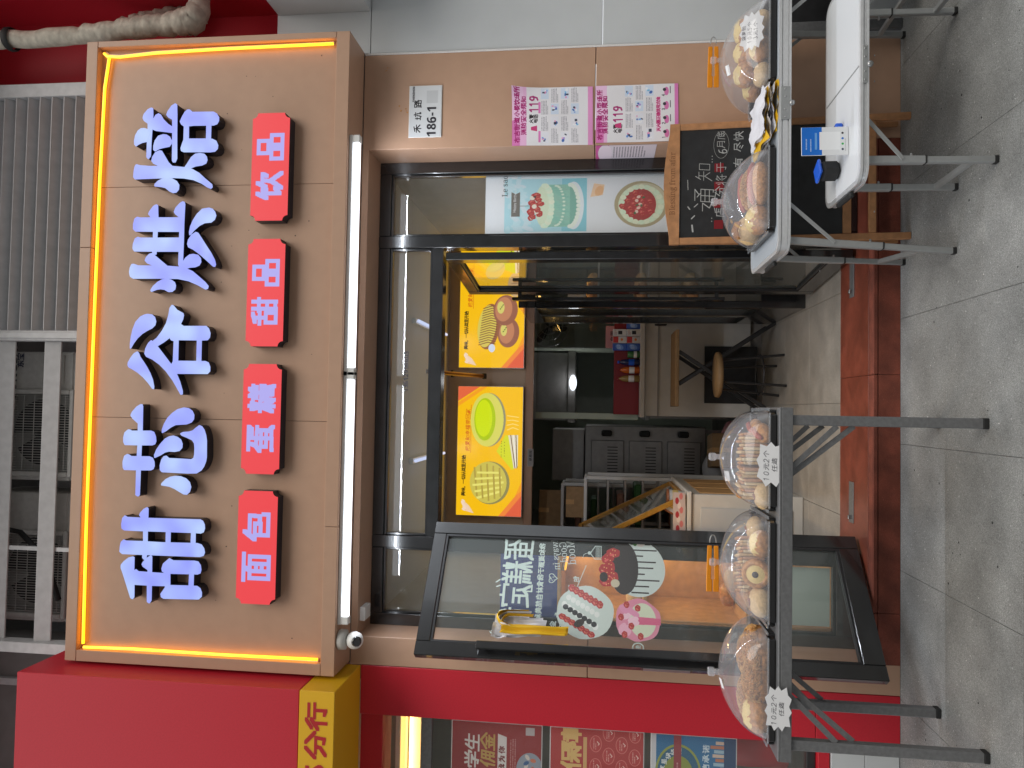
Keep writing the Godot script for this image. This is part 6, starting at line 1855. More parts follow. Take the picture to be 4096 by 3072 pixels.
	lathe(lens, Vector3(0.28, 1.765, -3.965), pr, 18)
	wpart(hood, "lamp_lens", lens, M.tube_glow)
	var kl := OmniLight3D.new()
	kl.name = "lamp_light"
	kl.light_energy = 0.05
	kl.light_size = 0.05
	kl.shadow_enabled = true
	hood.add_child(kl)
	kl.position = Vector3(0.28, 1.765, -3.965) - hood.position
	var fan := thing("wall_fan", "round wall fan in the kitchen above the cartons", "fan", Vector3(0.82, 2.0, -3.5))
	var fg := nb(true)
	for r in [0.2, 0.14, 0.08]:
		var rr := []
		for k in 29:
			rr.append(Vector3(cos(TAU * k / 28.0) * r, sin(TAU * k / 28.0) * r, 0.07 - r * 0.15))
		tube(fg, rr, 0.004, 5, false)
	for k in 16:
		var a := TAU * k / 16
		tube(fg, [Vector3(cos(a) * 0.04, sin(a) * 0.04, 0.062), Vector3(cos(a) * 0.2, sin(a) * 0.2, 0.04)], 0.002, 4, false)
	part(fan, "guard", fg, M.rack_metal)
	for k in 3:
		var bl2 := nb()
		var pp := PackedVector2Array()
		for j in 9:
			var a := TAU * k / 3 + j * 0.11
			pp.append(Vector2(cos(a), sin(a)) * (0.17 * sin(PI * (j + 1) / 10.0) + 0.02))
		pp.append(Vector2.ZERO)
		prism(bl2, pp, 0.01, 0.014)
		part(fan, "blade", bl2, M.dark_metal)
	part(fan, "motor", slab_mesh(-0.05, 0.05, -0.05, 0.05, -0.08, 0.01, 0.012), M.rack_metal)
	var wb := thing("work_bench", "dark steel work bench with bowls in the kitchen", "bench", Vector3(0.3, 0.131, -4.0))
	wpart(wb, "bench_top", slab_mesh(-0.1, 0.6, 0.98, 1.02, -4.5, -3.75, 0.003), M.oven_steel)
	for p in [[-0.06, -3.8], [0.56, -3.8], [-0.06, -4.45], [0.56, -4.45]]:
		wpart(wb, "leg", slab_mesh(p[0] - 0.02, p[0] + 0.02, 0.1315, 0.98, p[1] - 0.02, p[1] + 0.02), M.oven_steel)
	for k in 3:
		var bo := nb(true)
		lathe(bo, Vector3.ZERO, [Vector2(0, 0), Vector2(0.06, 0), Vector2(0.11, 0.07), Vector2(0.115, 0.075), Vector2(0.1, 0.065), Vector2(0.05, 0.012), Vector2(0, 0.01)], 18)
		solo("mixing_bowl", bo, M.rack_metal, "steel mixing bowl, %s on the kitchen bench" % ["first", "second", "third"][k], "bowl", "bowls on the kitchen bench", Vector3(0.05 + 0.22 * k, 1.0205, -3.9))
	# clutter about the passage and the counter
	for p in [[-0.93, 1.817, -2.95, 0.36, 0.2, 0.26, "flat cardboard box on top of the tall tray rack"], [-0.8, 1.607, -2.55, 0.26, 0.15, 0.24, "small cardboard box on top of the shorter tray rack"], [-0.36, 0.132, -3.1, 0.3, 0.34, 0.3, "cardboard carton on the floor before the oven"]]:
		var bx := thing("cardboard_box", p[6], "box", Vector3(p[0], p[1], p[2]), "", 0.12)
		part(bx, "carton", slab_mesh(-p[3] * 0.5, p[3] * 0.5, 0.0, p[4], -p[5] * 0.5, p[5] * 0.5, 0.004), M.card_board)
		part(bx, "tape", slab_mesh(-0.02, 0.02, p[4] * 0.55, p[4] + 0.0008, -p[5] * 0.5 - 0.0008, p[5] * 0.5 + 0.0008), M.wood_pale)
	var wbowl := nb(true)
	lathe(wbowl, Vector3.ZERO, [Vector2(0, 0), Vector2(0.05, 0), Vector2(0.1, 0.06), Vector2(0.115, 0.12), Vector2(0.108, 0.12), Vector2(0.09, 0.06), Vector2(0, 0.01)], 22)
	solo("white_bowl", wbowl, M.white_plastic, "white bowl at the counter's end behind the red board", "bowl", "", Vector3(0.06, 1.148, -2.8))
	for k in 4:
		var jar := thing("storage_jar", ["squat jar with a dark lid", "tall jar with a dark lid", "jar of brown filling", "small pale jar"][k] + " on the white cabinet behind the hood", "jar", Vector3(-1.12 + 0.02 * k, 0.8905, -1.4 - 0.2 * k))
		var js := nb(true)
		var jh: float = [0.14, 0.22, 0.17, 0.12][k]
		lathe(js, Vector3.ZERO, [Vector2(0, 0), Vector2(0.055, 0), Vector2(0.06, 0.01), Vector2(0.06, jh * 0.8), Vector2(0.045, jh * 0.9), Vector2(0, jh * 0.9)], 16)
		part(jar, "body", js, [M.cream_fill, M.paper, M.crust_dark, M.cream_pale][k])
		var jl := nb(true)
		lathe(jl, Vector3(0, jh * 0.88, 0), [Vector2(0.05, 0), Vector2(0.05, jh * 0.12), Vector2(0, jh * 0.12)], 16)
		part(jar, "lid", jl, M.rubber)
	var nt := nb()
	slab(nt, 0.98, 1.1, 1.62, 1.78, -2.683, -2.6815)
	solo("paper_note", nt, M.paper, "plain paper note stuck on the kitchen glass", "note")

func drink_carton(at: Vector3, kind: int, label: String) -> void:
	var t := thing("drink_carton", label, "carton", at, "drink cartons on the counter")
	var body := nb()
	slab(body, -0.029, 0.029, 0.0, 0.115, -0.022, 0.022, 0.002)
	if not M.has("carton%d" % kind):
		var im := canvas(64, 128, [Color8(206, 204, 200), Color8(206, 200, 196), Color8(56, 92, 170)][kind])
		if kind == 0:
			rect(im, 14, 50, 36, 40, Color8(28, 26, 28))
			fine_print(im, 8, 14, 48, 3, 9, Color8(150, 50, 50))
		elif kind == 1:
			rect(im, 0, 0, 64, 52, Color8(190, 50, 44))
			oval(im, 34, 86, 14, 12, Color8(226, 130, 50))
		else:
			oval(im, 32, 64, 26, 40, Color8(110, 146, 206), 0.4)
			fine_print(im, 10, 40, 44, 4, 10, Color8(214, 222, 236))
		M["carton%d" % kind] = printed(im)
	part(t, "body", body, [M.paper, M.paper, M.card_blue][kind])
	var f := nb()
	sheet(f, Vector3(-0.027, 0.002, 0.0228), Vector3(0.027, 0.002, 0.0228), Vector3(0.027, 0.113, 0.0228), Vector3(-0.027, 0.113, 0.0228))
	part(t, "front_print", f, M["carton%d" % kind])

func tray_rack(at: Vector3, w: float, h: float, n: int, label: String) -> void:
	var t := thing("tray_rack", label, "rack", at)
	for x in [-0.5, 0.5]:
		for z in [-0.18, 0.18]:
			part(t, "post", slab_mesh(x * w - 0.014, x * w + 0.014, 0.0, h, z - 0.014, z + 0.014, 0.002), M.white_plastic)
	part(t, "top_rail", slab_mesh(-0.5 * w, 0.5 * w, h, h + 0.025, -0.194, 0.194, 0.002), M.white_plastic)
	for k in n:
		var y := 0.12 + k * (h - 0.16) / n
		part(t, "tray", slab_mesh(-0.5 * w + 0.016, 0.5 * w - 0.016, y, y + 0.016, -0.19, 0.19, 0.002), M.rack_metal)
		if k % 3 != 2:
			var c: String = ["green_pack", "brown_pack", "brown_pack"][k % 3]
			if not M.has(c):
				mat("green_pack", lin(0.03, 0.12, 0.03), 0.4)
				mat("brown_pack", lin(0.16, 0.07, 0.04), 0.5, 0.0, 0.4, 0.2)
			part(t, "packed_goods", slab_mesh(-0.5 * w + 0.03, 0.5 * w - 0.05 - 0.08 * (k % 2), y + 0.0165, y + 0.075, -0.17, 0.16, 0.012), M[c])

func menu(x0: float, x1: float, im: Image, label: String) -> void:
	var t := thing("menu_board", label, "menu board", Vector3((x0 + x1) * 0.5, 2.13, -2.44), "lit menu boards over the counter")
	var w := (x1 - x0) * 0.5
	part(t, "light_box", slab_mesh(-w, w, 0.0, 0.572, -0.018, 0.045, 0.003), M.aluminium)
	var st := nb()
	sheet(st, Vector3(-w + 0.006, 0.006, 0.0462), Vector3(w - 0.006, 0.006, 0.0462), Vector3(w - 0.006, 0.566, 0.0462), Vector3(-w + 0.006, 0.566, 0.0462))
	part(t, "lit_print", st, printed(im, 0.3, 0.54))
	area(Vector3((x0 + x1) * 0.5, 2.42, -2.385), Vector3.BACK, Vector2(w * 2 - 0.02, 0.55), Color(1.0, 0.72, 0.2), 0.06, t)

func menu_ground() -> Image:
	var im := canvas(700, 352, Color8(246, 190, 20))
	fill_poly(im, [Vector2(0, 230), Vector2(150, 352), Vector2(0, 352)], Color8(240, 134, 60))
	fill_poly(im, [Vector2(0, 262), Vector2(112, 352), Vector2(0, 352)], Color8(222, 96, 64))
	fill_poly(im, [Vector2(110, 318), Vector2(190, 352), Vector2(140, 352)], Color8(244, 160, 40))
	for k in 7:
		stroke(im, [Vector2(14 + k * 6, 92 - k * 4), Vector2(26 + k * 8, 50 - k * 2)], 5, Color8(238, 206, 176))
		oval(im, 30 + k * 8, 40 + 5 * sin(k), 5, 11, Color8(240, 214, 190), 0.5)
	write(im, "美味，一切从这里开始", 104, 26, 21, 22, 3, Color8(46, 36, 16))
	write(im, "把爱和幸福带回家", 350, 44, 24, 29, 2.4, Color8(196, 66, 24), 0.1)
	stroke(im, [Vector2(340, 74), Vector2(600, 72)], 2, Color8(196, 66, 24))
	return im

func menu_pie() -> Image:
	var im := menu_ground()
	fill_poly(im, [Vector2(620, 0), Vector2(700, 0), Vector2(700, 120)], Color8(226, 104, 66))
	fill_poly(im, [Vector2(590, 0), Vector2(612, 0), Vector2(700, 130), Vector2(700, 160)], Color8(244, 160, 40))
	# egg tart
	oval(im, 520, 170, 146, 92, Color8(150, 146, 110))
	oval(im, 520, 160, 146, 90, Color8(216, 212, 96))
	oval(im, 522, 148, 116, 58, Color8(176, 200, 16))
	oval(im, 528, 142, 100, 46, Color8(206, 224, 24))
	# latticed pie
	oval(im, 178, 182, 116, 106, Color8(146, 138, 84))
	oval(im, 180, 172, 112, 100, Color8(204, 190, 84))
	for k in 5:
		stroke(im, [Vector2(96 + k * 34, 92 + 12 * absf(k - 2)), Vector2(130 + k * 26, 250 - 10 * absf(k - 2))], 11, Color8(232, 224, 116))
		stroke(im, [Vector2(84 + 12 * absf(k - 2), 112 + k * 32), Vector2(276 - 10 * absf(k - 2), 96 + k * 34)], 9, Color8(178, 158, 70))
	# layered slice
	fill_poly(im, [Vector2(250, 300), Vector2(350, 214), Vector2(440, 262), Vector2(436, 276), Vector2(258, 310)], Color8(214, 216, 40))
	fill_poly(im, [Vector2(258, 308), Vector2(438, 276), Vector2(440, 330), Vector2(270, 330)], Color8(226, 216, 186))
	for k in 3:
		stroke(im, [Vector2(262, 316 + k * 5), Vector2(438, 290 + k * 14)], 4, [Color8(110, 80, 60), Color8(240, 236, 226), Color8(84, 62, 52)][k])
	for k in 14:
		dab(im, 320 + (k * 37) % 90, 240 + (k * 17) % 34, 4, Color8(90, 100, 30))
	for k in 4:
		stroke(im, [Vector2(470 + k * 22, 330), Vector2(480 + k * 20, 300), Vector2(466 + k * 26, 270)], 5, Color8(250, 214, 110))
	speckle(im, 0.04)
	return im

func menu_rolls() -> Image:
	var im := menu_ground()
	# chocolate topped long roll
	oval(im, 236, 160, 132, 60, Color8(150, 96, 60), 0.12)
	oval(im, 238, 150, 122, 50, Color8(214, 196, 90), 0.12)
	for k in 16:
		stroke(im, [Vector2(130 + k * 14, 106 + k * 1.6), Vector2(146 + k * 14, 156 + k * 1.6), Vector2(136 + k * 14, 196 + k * 1.2)], 4, Color8(120, 70, 50))
	oval(im, 112, 178, 24, 18, Color8(206, 214, 230))
	# round buns
	for p in [[200, 268, 84, 58], [330, 250, 88, 66]]:
		oval(im, p[0], p[1], p[2], p[3], Color8(150, 96, 74), 0.1)
		oval(im, p[0] + 6, p[1] - 10, p[2] * 0.8, p[3] * 0.7, Color8(190, 128, 92), 0.1)
		oval(im, p[0] + 16, p[1] - 26, p[2] * 0.4, p[3] * 0.3, Color8(212, 202, 110))
		for k in 6:
			dab(im, p[0] + 6 + (k * 11) % 30, p[1] - 30 + (k * 7) % 18, 5, Color8(70, 100, 40))
	oval(im, 476, 300, 70, 40, Color8(206, 170, 120))
	for k in 6:
		stroke(im, [Vector2(430 + k * 18, 280), Vector2(424 + k * 20, 320)], 3, Color8(120, 70, 50))
	# layered slice
	fill_poly(im, [Vector2(540, 300), Vector2(600, 150), Vector2(690, 210), Vector2(690, 300)], Color8(206, 214, 30))
	fill_poly(im, [Vector2(540, 300), Vector2(690, 290), Vector2(690, 330), Vector2(550, 330)], Color8(226, 216, 190))
	stroke(im, [Vector2(546, 314), Vector2(690, 308)], 5, Color8(96, 70, 56))
	for k in 16:
		dab(im, 590 + (k * 29) % 90, 210 + (k * 23) % 70, 5, Color8(96, 96, 40))
	oval(im, 560, 190, 60, 44, Color8(222, 196, 110), 0.8)
	speckle(im, 0.04)
	return im

# ---------------------------------------------------------------- blackboard
func build_blackboard() -> void:
	var t := thing("blackboard", "wood framed blackboard stand with a chalk notice before the pilaster", "blackboard", Vector3(1.17, 0, 0.12))
	t.rotation.x = -0.075
	var x0 := -0.315
	var x1 := 0.31
	part(t, "stile", slab_mesh(x0, x0 + 0.034, 0.0, 1.1, -0.012, 0.012, 0.003), M.wood)
	part(t, "stile", slab_mesh(x1 - 0.034, x1, 0.0, 1.1, -0.012, 0.012, 0.003), M.wood)
	part(t, "cross_bar", slab_mesh(x0 + 0.0345, x1 - 0.0345, 0.272, 0.312, -0.01, 0.01, 0.003), M.wood)
	part(t, "cross_bar", slab_mesh(x0 + 0.0345, x1 - 0.0345, 0.157, 0.192, -0.01, 0.01, 0.003), M.wood)
	var hp := PackedVector2Array([Vector2(x0, 1.101), Vector2(x1, 1.101), Vector2(x1, 1.15)])
	for k in 9:
		var s := k / 8.0
		hp.append(Vector2(lerpf(x1 - 0.05, x0 + 0.05, s), 1.152 + 0.028 * sin(PI * s)))
	hp.append(Vector2(x0, 1.15))
	var head := nb()
	prism(head, hp, -0.013, 0.013)
	var hd := part(t, "header", head, M.wood)
	var bl := words(hd, "carved_words", "Blessing from afar", Vector3(0.0, 1.133, 0.0131), 0.027, "wood_script", false, true, 0.0008)
	bl.position.y = 1.136
	part(t, "chalk_panel", slab_mesh(x0 + 0.034, x1 - 0.034, 0.3125, 1.1, -0.006, 0.004), M.slate)
	var W := 560
	var Hb := 790
	var im := canvas(W, Hb, Color(0, 0, 0, 0))
	var ck := Color8(168, 168, 166)
	stroke(im, [Vector2(30, 66), Vector2(62, 62)], 8, ck)
	stroke(im, [Vector2(96, 58), Vector2(112, 74)], 5, ck)
	stroke(im, [Vector2(146, 50), Vector2(160, 40)], 5, ck)
	write(im, "通", 140, 72, 118, 0, 3.6, ck, 0.1)
	stroke(im, [Vector2(250, 40), Vector2(300, 38)], 4, ck)
	write(im, "知", 300, 78, 84, 0, 3.2, ck, 0.1)
	for x in [80, 96, 390, 404, 420]:
		dab(im, x, 160, 5, ck)
	for x in [40, 150, 240, 336]:
		rect(im, x, 172, 46, 46, Color8(120, 16, 26))
	write(im, "店", 104, 178, 44, 0, 4, ck)
	write(im, "分", 212, 176, 48, 0, 4, ck)
	write(im, "将于", 268, 180, 54, 64, 3, ck)
	write(im, "6", 430, 190, 44, 0, 4, ck)
	write(im, "月底", 462, 184, 40, 46, 3.4, ck)
	var ring := []
	for k in 41:
		var a := TAU * k / 40.0
		var f := 1.0 + 0.05 * sin(k * 3.14)
		ring.append(Vector2(478 + cos(a) * 70 * f, 206 + sin(a) * 38 * f))
	stroke(im, ring, 2.4, Color8(150, 150, 148))
	write(im, "有", 360, 268, 44, 0, 4, ck)
	write(im, "尽快", 440, 268, 46, 56, 4, ck)
	write(im, "和面包全自开", 60, 360, 40, 66, 3, Color8(110, 112, 112))
	for k in 5:
		stroke(im, [Vector2(60 + 14 * k, 470 + 30 * k), Vector2(330 + 30 * k, 460 + 30 * k)], 1.4, Color8(44, 46, 48))
	var st := nb()
	sheet(st, Vector3(x0 + 0.036, 0.316, 0.0048), Vector3(x1 - 0.036, 0.316, 0.0048), Vector3(x1 - 0.036, 1.097, 0.0048), Vector3(x0 + 0.036, 1.097, 0.0048))
	part(t, "chalk_writing", st, printed(im, 0.9, 0.0, true))
	for x in [x0 + 0.015, x1 - 0.02]:
		var rl := nb()
		bar(rl, Vector3(x, 1.0, -0.02), Vector3(x, 0.03, -0.095), 0.024, 0.018, 0.002, Vector3.BACK)
		part(t, "rear_leg", rl, M.wood)
	for x in [x0 + 0.04, x1 - 0.04]:
		part(t, "hinge", slab_mesh(x - 0.015, x + 0.015, 0.985, 1.0, -0.03, -0.013), M.screw)

# ---------------------------------------------------------------- tables
func rounded(w: float, d: float, r: float, n := 7) -> PackedVector2Array:
	var p := PackedVector2Array()
	for c in [[1, 1, 0.0], [-1, 1, 0.5], [-1, -1, 1.0], [1, -1, 1.5]]:
		for k in n:
			var a: float = PI * c[2] + PI / 2 * k / (n - 1)
			p.append(Vector2(c[0] * (w * 0.5 - r) + cos(a) * r, c[1] * (d * 0.5 - r) + sin(a) * r))
	return p

func flat_plate(parent: Node3D, called: String, poly: PackedVector2Array, y0: float, y1: float, m: Material) -> MeshInstance3D:
	var st := nb()
	prism(st, poly, y0, y1)
	var o := part(parent, called, st, m)
	o.rotation.x = -PI / 2
	return o

func camp_table(x0: float, x1: float, z0: float, z1: float, h: float, rail: float, top: Material, label: String, feet: Array, lower: float) -> void:
	var w := x1 - x0
	var d := z1 - z0
	var t := thing("camp_table", label, "table", Vector3((x0 + x1) * 0.5, 0, (z0 + z1) * 0.5))
	var b := flat_plate(t, "edge_rail", rounded(w - 0.012, d - 0.012, 0.054), h - rail, h - 0.001, M.aluminium)
	flat_plate(t, "edge_band", rounded(w, d, 0.06), h - rail + 0.013, h - 0.015, M.aluminium)
	flat_plate(t, "edge_lip", rounded(w + 0.006, d + 0.006, 0.063), h - rail - 0.001, h - rail + 0.008, M.aluminium)
	flat_plate(t, "edge_lip", rounded(w + 0.006, d + 0.006, 0.063), h - 0.010, h - 0.0005, M.aluminium)
	for s in [-1, 1]:
		var half := rounded(w - 0.03, d - 0.03, 0.05)
		var cut := PackedVector2Array()
		for p in half:
			cut.append(Vector2(maxf(p.x, 0.004) if s > 0 else minf(p.x, -0.004), p.y))
		var clean := PackedVector2Array()
		for i in cut.size():
			if cut[i].distance_to(cut[i - 1]) > 0.0001:
				clean.append(cut[i])
		flat_plate(t, "top_board", clean, h - 0.004, h + 0.0015, top)
	part(t, "fold_strip", slab_mesh(-0.0035, 0.0035, h - 0.002, h + 0.0005, -d * 0.5 + 0.016, d * 0.5 - 0.016), M.leg_paint)
	var lt := part(t, "fold_hinge", slab_mesh(-0.072, 0.072, h - rail + 0.004, h - 0.006, d * 0.5 + 0.0005, d * 0.5 + 0.0055, 0.001), M.leg_paint)
	for x in [-0.06, -0.028, 0.028, 0.06]:
		var sc := nb(true)
		lathe(sc, Vector3(x, h - rail * 0.5, d * 0.5 + 0.0055), [Vector2(0.0042, 0), Vector2(0.0036, 0.002), Vector2(0, 0.0026)], 10, Basis(Vector3.RIGHT, PI / 2))
		part(lt, "rivet", sc, M.screw)
	var pin := nb(true)
	lathe(pin, Vector3(0, h - rail - 0.004, d * 0.5 + 0.001), [Vector2(0.012, 0), Vector2(0.011, 0.008), Vector2(0, 0.009)], 14, Basis(Vector3.RIGHT, PI / 2))
	part(lt, "hinge_pin", pin, M.screw)
	for x in [-w * 0.42, -w * 0.28, w * 0.28, w * 0.42]:
		var sc2 := nb(true)
		lathe(sc2, Vector3(x, h - rail * 0.5, d * 0.5), [Vector2(0.005, 0), Vector2(0.004, 0.0025), Vector2(0, 0.003)], 10, Basis(Vector3.RIGHT, PI / 2))
		part(b, "rivet", sc2, M.screw).rotation.x = 0
	# legs: upper tube, thinner lower tube, collar and foot
	for f in feet:
		var foot := Vector3(f[0], 0.0, f[1]) - t.position
		var head := Vector3(f[2], h - rail, f[3]) - t.position
		var mid := foot.lerp(head, lower / (h - rail))
		var lg := nb()
		bar(lg, head, mid, 0.03, 0.03, 0.004, Vector3.BACK)
		var lp := part(t, "leg", lg, M.leg_paint)
		var lo := nb()
		bar(lo, mid, foot + Vector3(0, 0.012, 0), 0.025, 0.025, 0.003, Vector3.BACK)
		part(lp, "lower_tube", lo, M.leg_paint)
		var cl := nb()
		bar(cl, mid + (head - mid).normalized() * 0.004, mid - (head - mid).normalized() * 0.004, 0.033, 0.033, 0.003, Vector3.BACK)
		part(lp, "collar", cl, M.rubber)
		part(lp, "foot_cap", slab_mesh(-0.014, 0.014, 0.0, 0.016, -0.014, 0.014, 0.002), M.rubber, foot)
		var bt := nb(true)
		lathe(bt, mid + (head - mid).normalized() * 0.05 + Vector3(-0.015 * signf(head.x), 0, 0), [Vector2(0.005, 0), Vector2(0.005, 0.012), Vector2(0, 0.013)], 8, Basis(Vector3.BACK, PI / 2 * signf(head.x)))
		part(lp, "catch_button", bt, M.screw)
		# folding stay to the rail
		var at := head.lerp(foot, 0.28)
		var st := nb()
		var inward := -signf(head.x) * 0.16
		bar(st, at + Vector3(0, 0, signf(head.z) * 0.017), Vector3(head.x + inward, h - rail, head.z + signf(head.z) * 0.017), 0.016, 0.004, 0.001, Vector3.BACK)
		part(t, "stay", st, M.leg_paint)
	for k in [0, 2]:
		if k + 1 < feet.size():
			var a := Vector3(feet[k][0], 0.0, feet[k][1]).lerp(Vector3(feet[k][2], h, feet[k][3]), 0.17) - t.position
			var e := Vector3(feet[k + 1][0], 0.0, feet[k + 1][1]).lerp(Vector3(feet[k + 1][2], h, feet[k + 1][3]), 0.17) - t.position
			var sb := nb()
			bar(sb, a, e, 0.022, 0.022, 0.003)
			part(t, "stretcher", sb, M.leg_paint)
	# carrying handle on the end
	var hn := nb()
	slab(hn, -w * 0.5 - 0.026, -w * 0.5 - 0.003, h - rail + 0.006, h - rail + 0.026, -0.085, 0.085, 0.006)
	part(t, "carry_handle", hn, M.rubber)

func build_tables() -> void:
	camp_table(0.69, 1.965, 0.075, 0.648, 0.745, 0.049, M.table_grey, "folding table with aluminium edge carrying covered bread trays", [[0.7, 0.575, 0.745, 0.6], [0.755, 0.05, 0.765, 0.13], [1.93, 0.575, 1.9, 0.6], [1.9, 0.05, 1.89, 0.13]], 0.3)
	camp_table(0.885, 1.775, 0.552, 0.985, 0.525, 0.03, M.table_white, "low white folding table carrying the payment stand", [[0.978, 0.91, 0.975, 0.94], [0.969, 0.59, 0.97, 0.6], [1.73, 0.91, 1.73, 0.94], [1.728, 0.59, 1.728, 0.6]], 0.27)
	# steel table
	var t := thing("steel_table", "long dark steel table carrying three covered bread trays", "table", Vector3(-0.668, 0, 0.63))
	var x0 := -1.36
	var x1 := 0.022
	wpart(t, "table_top", slab_mesh(x0, x1, 0.775, 0.785, 0.4, 0.86, 0.002), M.steel_grey)
	wpart(t, "front_apron", slab_mesh(x0, x1, 0.733, 0.7745, 0.845, 0.86, 0.0015), M.steel_grey)
	wpart(t, "back_apron", slab_mesh(x0, x1, 0.733, 0.7745, 0.4, 0.415, 0.0015), M.steel_grey)
	for x in [x0, x1 - 0.015]:
		wpart(t, "end_apron", slab_mesh(x, x + 0.015, 0.733, 0.7745, 0.4155, 0.8445, 0.0015), M.steel_grey)
	for p in [[-0.028, 0.825], [-1.3, 0.825], [-1.295, 0.42], [-0.035, 0.42]]:
		var lg := wpart(t, "leg", slab_mesh(p[0] - 0.02, p[0] + 0.02, 0.02, 0.7325, p[1] - 0.02, p[1] + 0.02, 0.004), M.steel_grey)
		wpart(lg, "foot_cap", slab_mesh(p[0] - 0.021, p[0] + 0.021, 0.0, 0.022, p[1] - 0.021, p[1] + 0.021, 0.003), M.rubber).position = Vector3.ZERO
		var s := 1.0 if p[0] < -0.6 else -1.0
		for k in 2:
			var st := nb()
			bar(st, Vector3(p[0] + s * 0.02, 0.56 - 0.07 * k, p[1] + 0.012 - 0.02 * k), Vector3(p[0] + s * (0.19 + 0.03 * k), 0.735, p[1] + 0.012 - 0.02 * k), 0.022, 0.005, 0.001, Vector3.BACK)
			wpart(t, "brace", st, M.steel_grey)
	# pile of carrier bags between the trays on the folding table
	var b := thing("carrier_bag_pile", "loose pile of white and yellow carrier bags between two trays", "carrier bags", Vector3(1.31, 0.7465, 0.5))
	for i in 8:
		var yel := i in [0, 1, 5]
		var z := rng.randf_range(-0.02, 0.02)
		var st := wavy(Vector3(-0.1 + rng.randf_range(-0.02, 0.02), 0.002 + 0.0065 * i, 0.11 + z), Vector3(0.2 + rng.randf_range(-0.03, 0.03), 0.008 * (i % 2), 0.02), Vector3(rng.randf_range(-0.03, 0.03), 0.004, -0.26), func(s: float, v: float) -> float: return 0.0025 * i * 0.4 + 0.009 * sin(s * 7.0 + i * 1.7) * sin(v * 8.0 + i) + 0.004 * sin(s * 19.0 + v * 13.0 + i), 14)
		part(b, "bag", st, M.bag_yellow if yel else M.bag_white)
	# payment stand and its little machine
	var c := thing("payment_stand", "blue and white payment card stand on the low white table", "card stand", Vector3(1.083, 0.5275, 0.86), "", 0.05)
	var im := canvas(300, 460, Color8(222, 224, 226))
	rect(im, 0, 0, 300, 200, Color8(28, 110, 206))
	fine_print(im, 60, 40, 190, 1, 26, Color8(200, 220, 244))
	fine_print(im, 40, 84, 220, 1, 24, Color8(200, 220, 244))
	rect(im, 60, 130, 180, 22, Color8(110, 166, 226))
	rect(im, 56, 176, 192, 204, Color8(236, 238, 240))
	for k in 4:
		oval(im, 60 + k * 58, 404, 12, 12, [Color8(60, 70, 90), Color8(50, 170, 80), Color8(40, 110, 200), Color8(60, 56, 60)][k])
	fine_print(im, 40, 428, 220, 1, 14, Color8(150, 150, 156))
	part(c, "card", slab_mesh(-0.058, 0.058, 0.0, 0.18, -0.004, 0.0, 0.001), M.paper)
	var cs := nb()
	sheet(cs, Vector3(-0.057, 0.001, 0.0008), Vector3(0.057, 0.001, 0.0008), Vector3(0.057, 0.179, 0.0008), Vector3(-0.057, 0.179, 0.0008))
	part(c, "card_print", cs, printed(im, 0.25))
	part(c, "back_stay", slab_mesh(-0.02, 0.02, 0.0, 0.08, -0.04, -0.0045, 0.002), M.paper)
	var p := thing("payment_speaker", "small black and blue payment speaker behind the card stand", "speaker", Vector3(1.0, 0.5275, 0.74), "", 0.5)
	part(p, "body", slab_mesh(-0.035, 0.035, 0.0, 0.075, -0.035, 0.035, 0.014), M.rubber)
	part(p, "blue_lid", slab_mesh(-0.037, 0.037, 0.0755, 0.088, -0.037, 0.037, 0.005), M.card_blue)
	var p2 := thing("blue_holder", "little blue plastic holder on the low white table", "holder", Vector3(1.16, 0.5275, 0.77), "", 0.3)
	part(p2, "block", slab_mesh(-0.015, 0.015, 0.0, 0.03, -0.03, 0.03, 0.006), M.card_blue)
	part(p2, "slot", slab_mesh(-0.004, 0.004, 0.0301, 0.034, -0.02, 0.02, 0.001), M.rubber)

# ---------------------------------------------------------------- covered trays of bread
func dome_shell(w: float, d: float, h: float) -> SurfaceTool:
	var st := nb(true)
	var n := 14
	var m := 40
	var rows := []
	for i in n + 1:
		var t := i / float(n)
		var ang := t * PI / 2
		var y := h * sin(ang)
		var k := pow(maxf(cos(ang), 0.0), 1.1)
		var e := lerpf(7.0, 2.2, pow(t, 0.45))
		var row := []
		for j in m:
			var a := TAU * j / m
			row.append(Vector3(signf(cos(a)) * pow(absf(cos(a)), 2.0 / e) * w * 0.5 * k, y, signf(sin(a)) * pow(absf(sin(a)), 2.0 / e) * d * 0.5 * k))
		rows.append(row)
	for i in n:
		for j in m:
			var j2 := (j + 1) % m
			v2(st, rows[i][j]); v2(st, rows[i][j2]); v2(st, rows[i + 1][j2])
			if i < n - 1:
				v2(st, rows[i][j]); v2(st, rows[i + 1][j2]); v2(st, rows[i + 1][j])
	return st

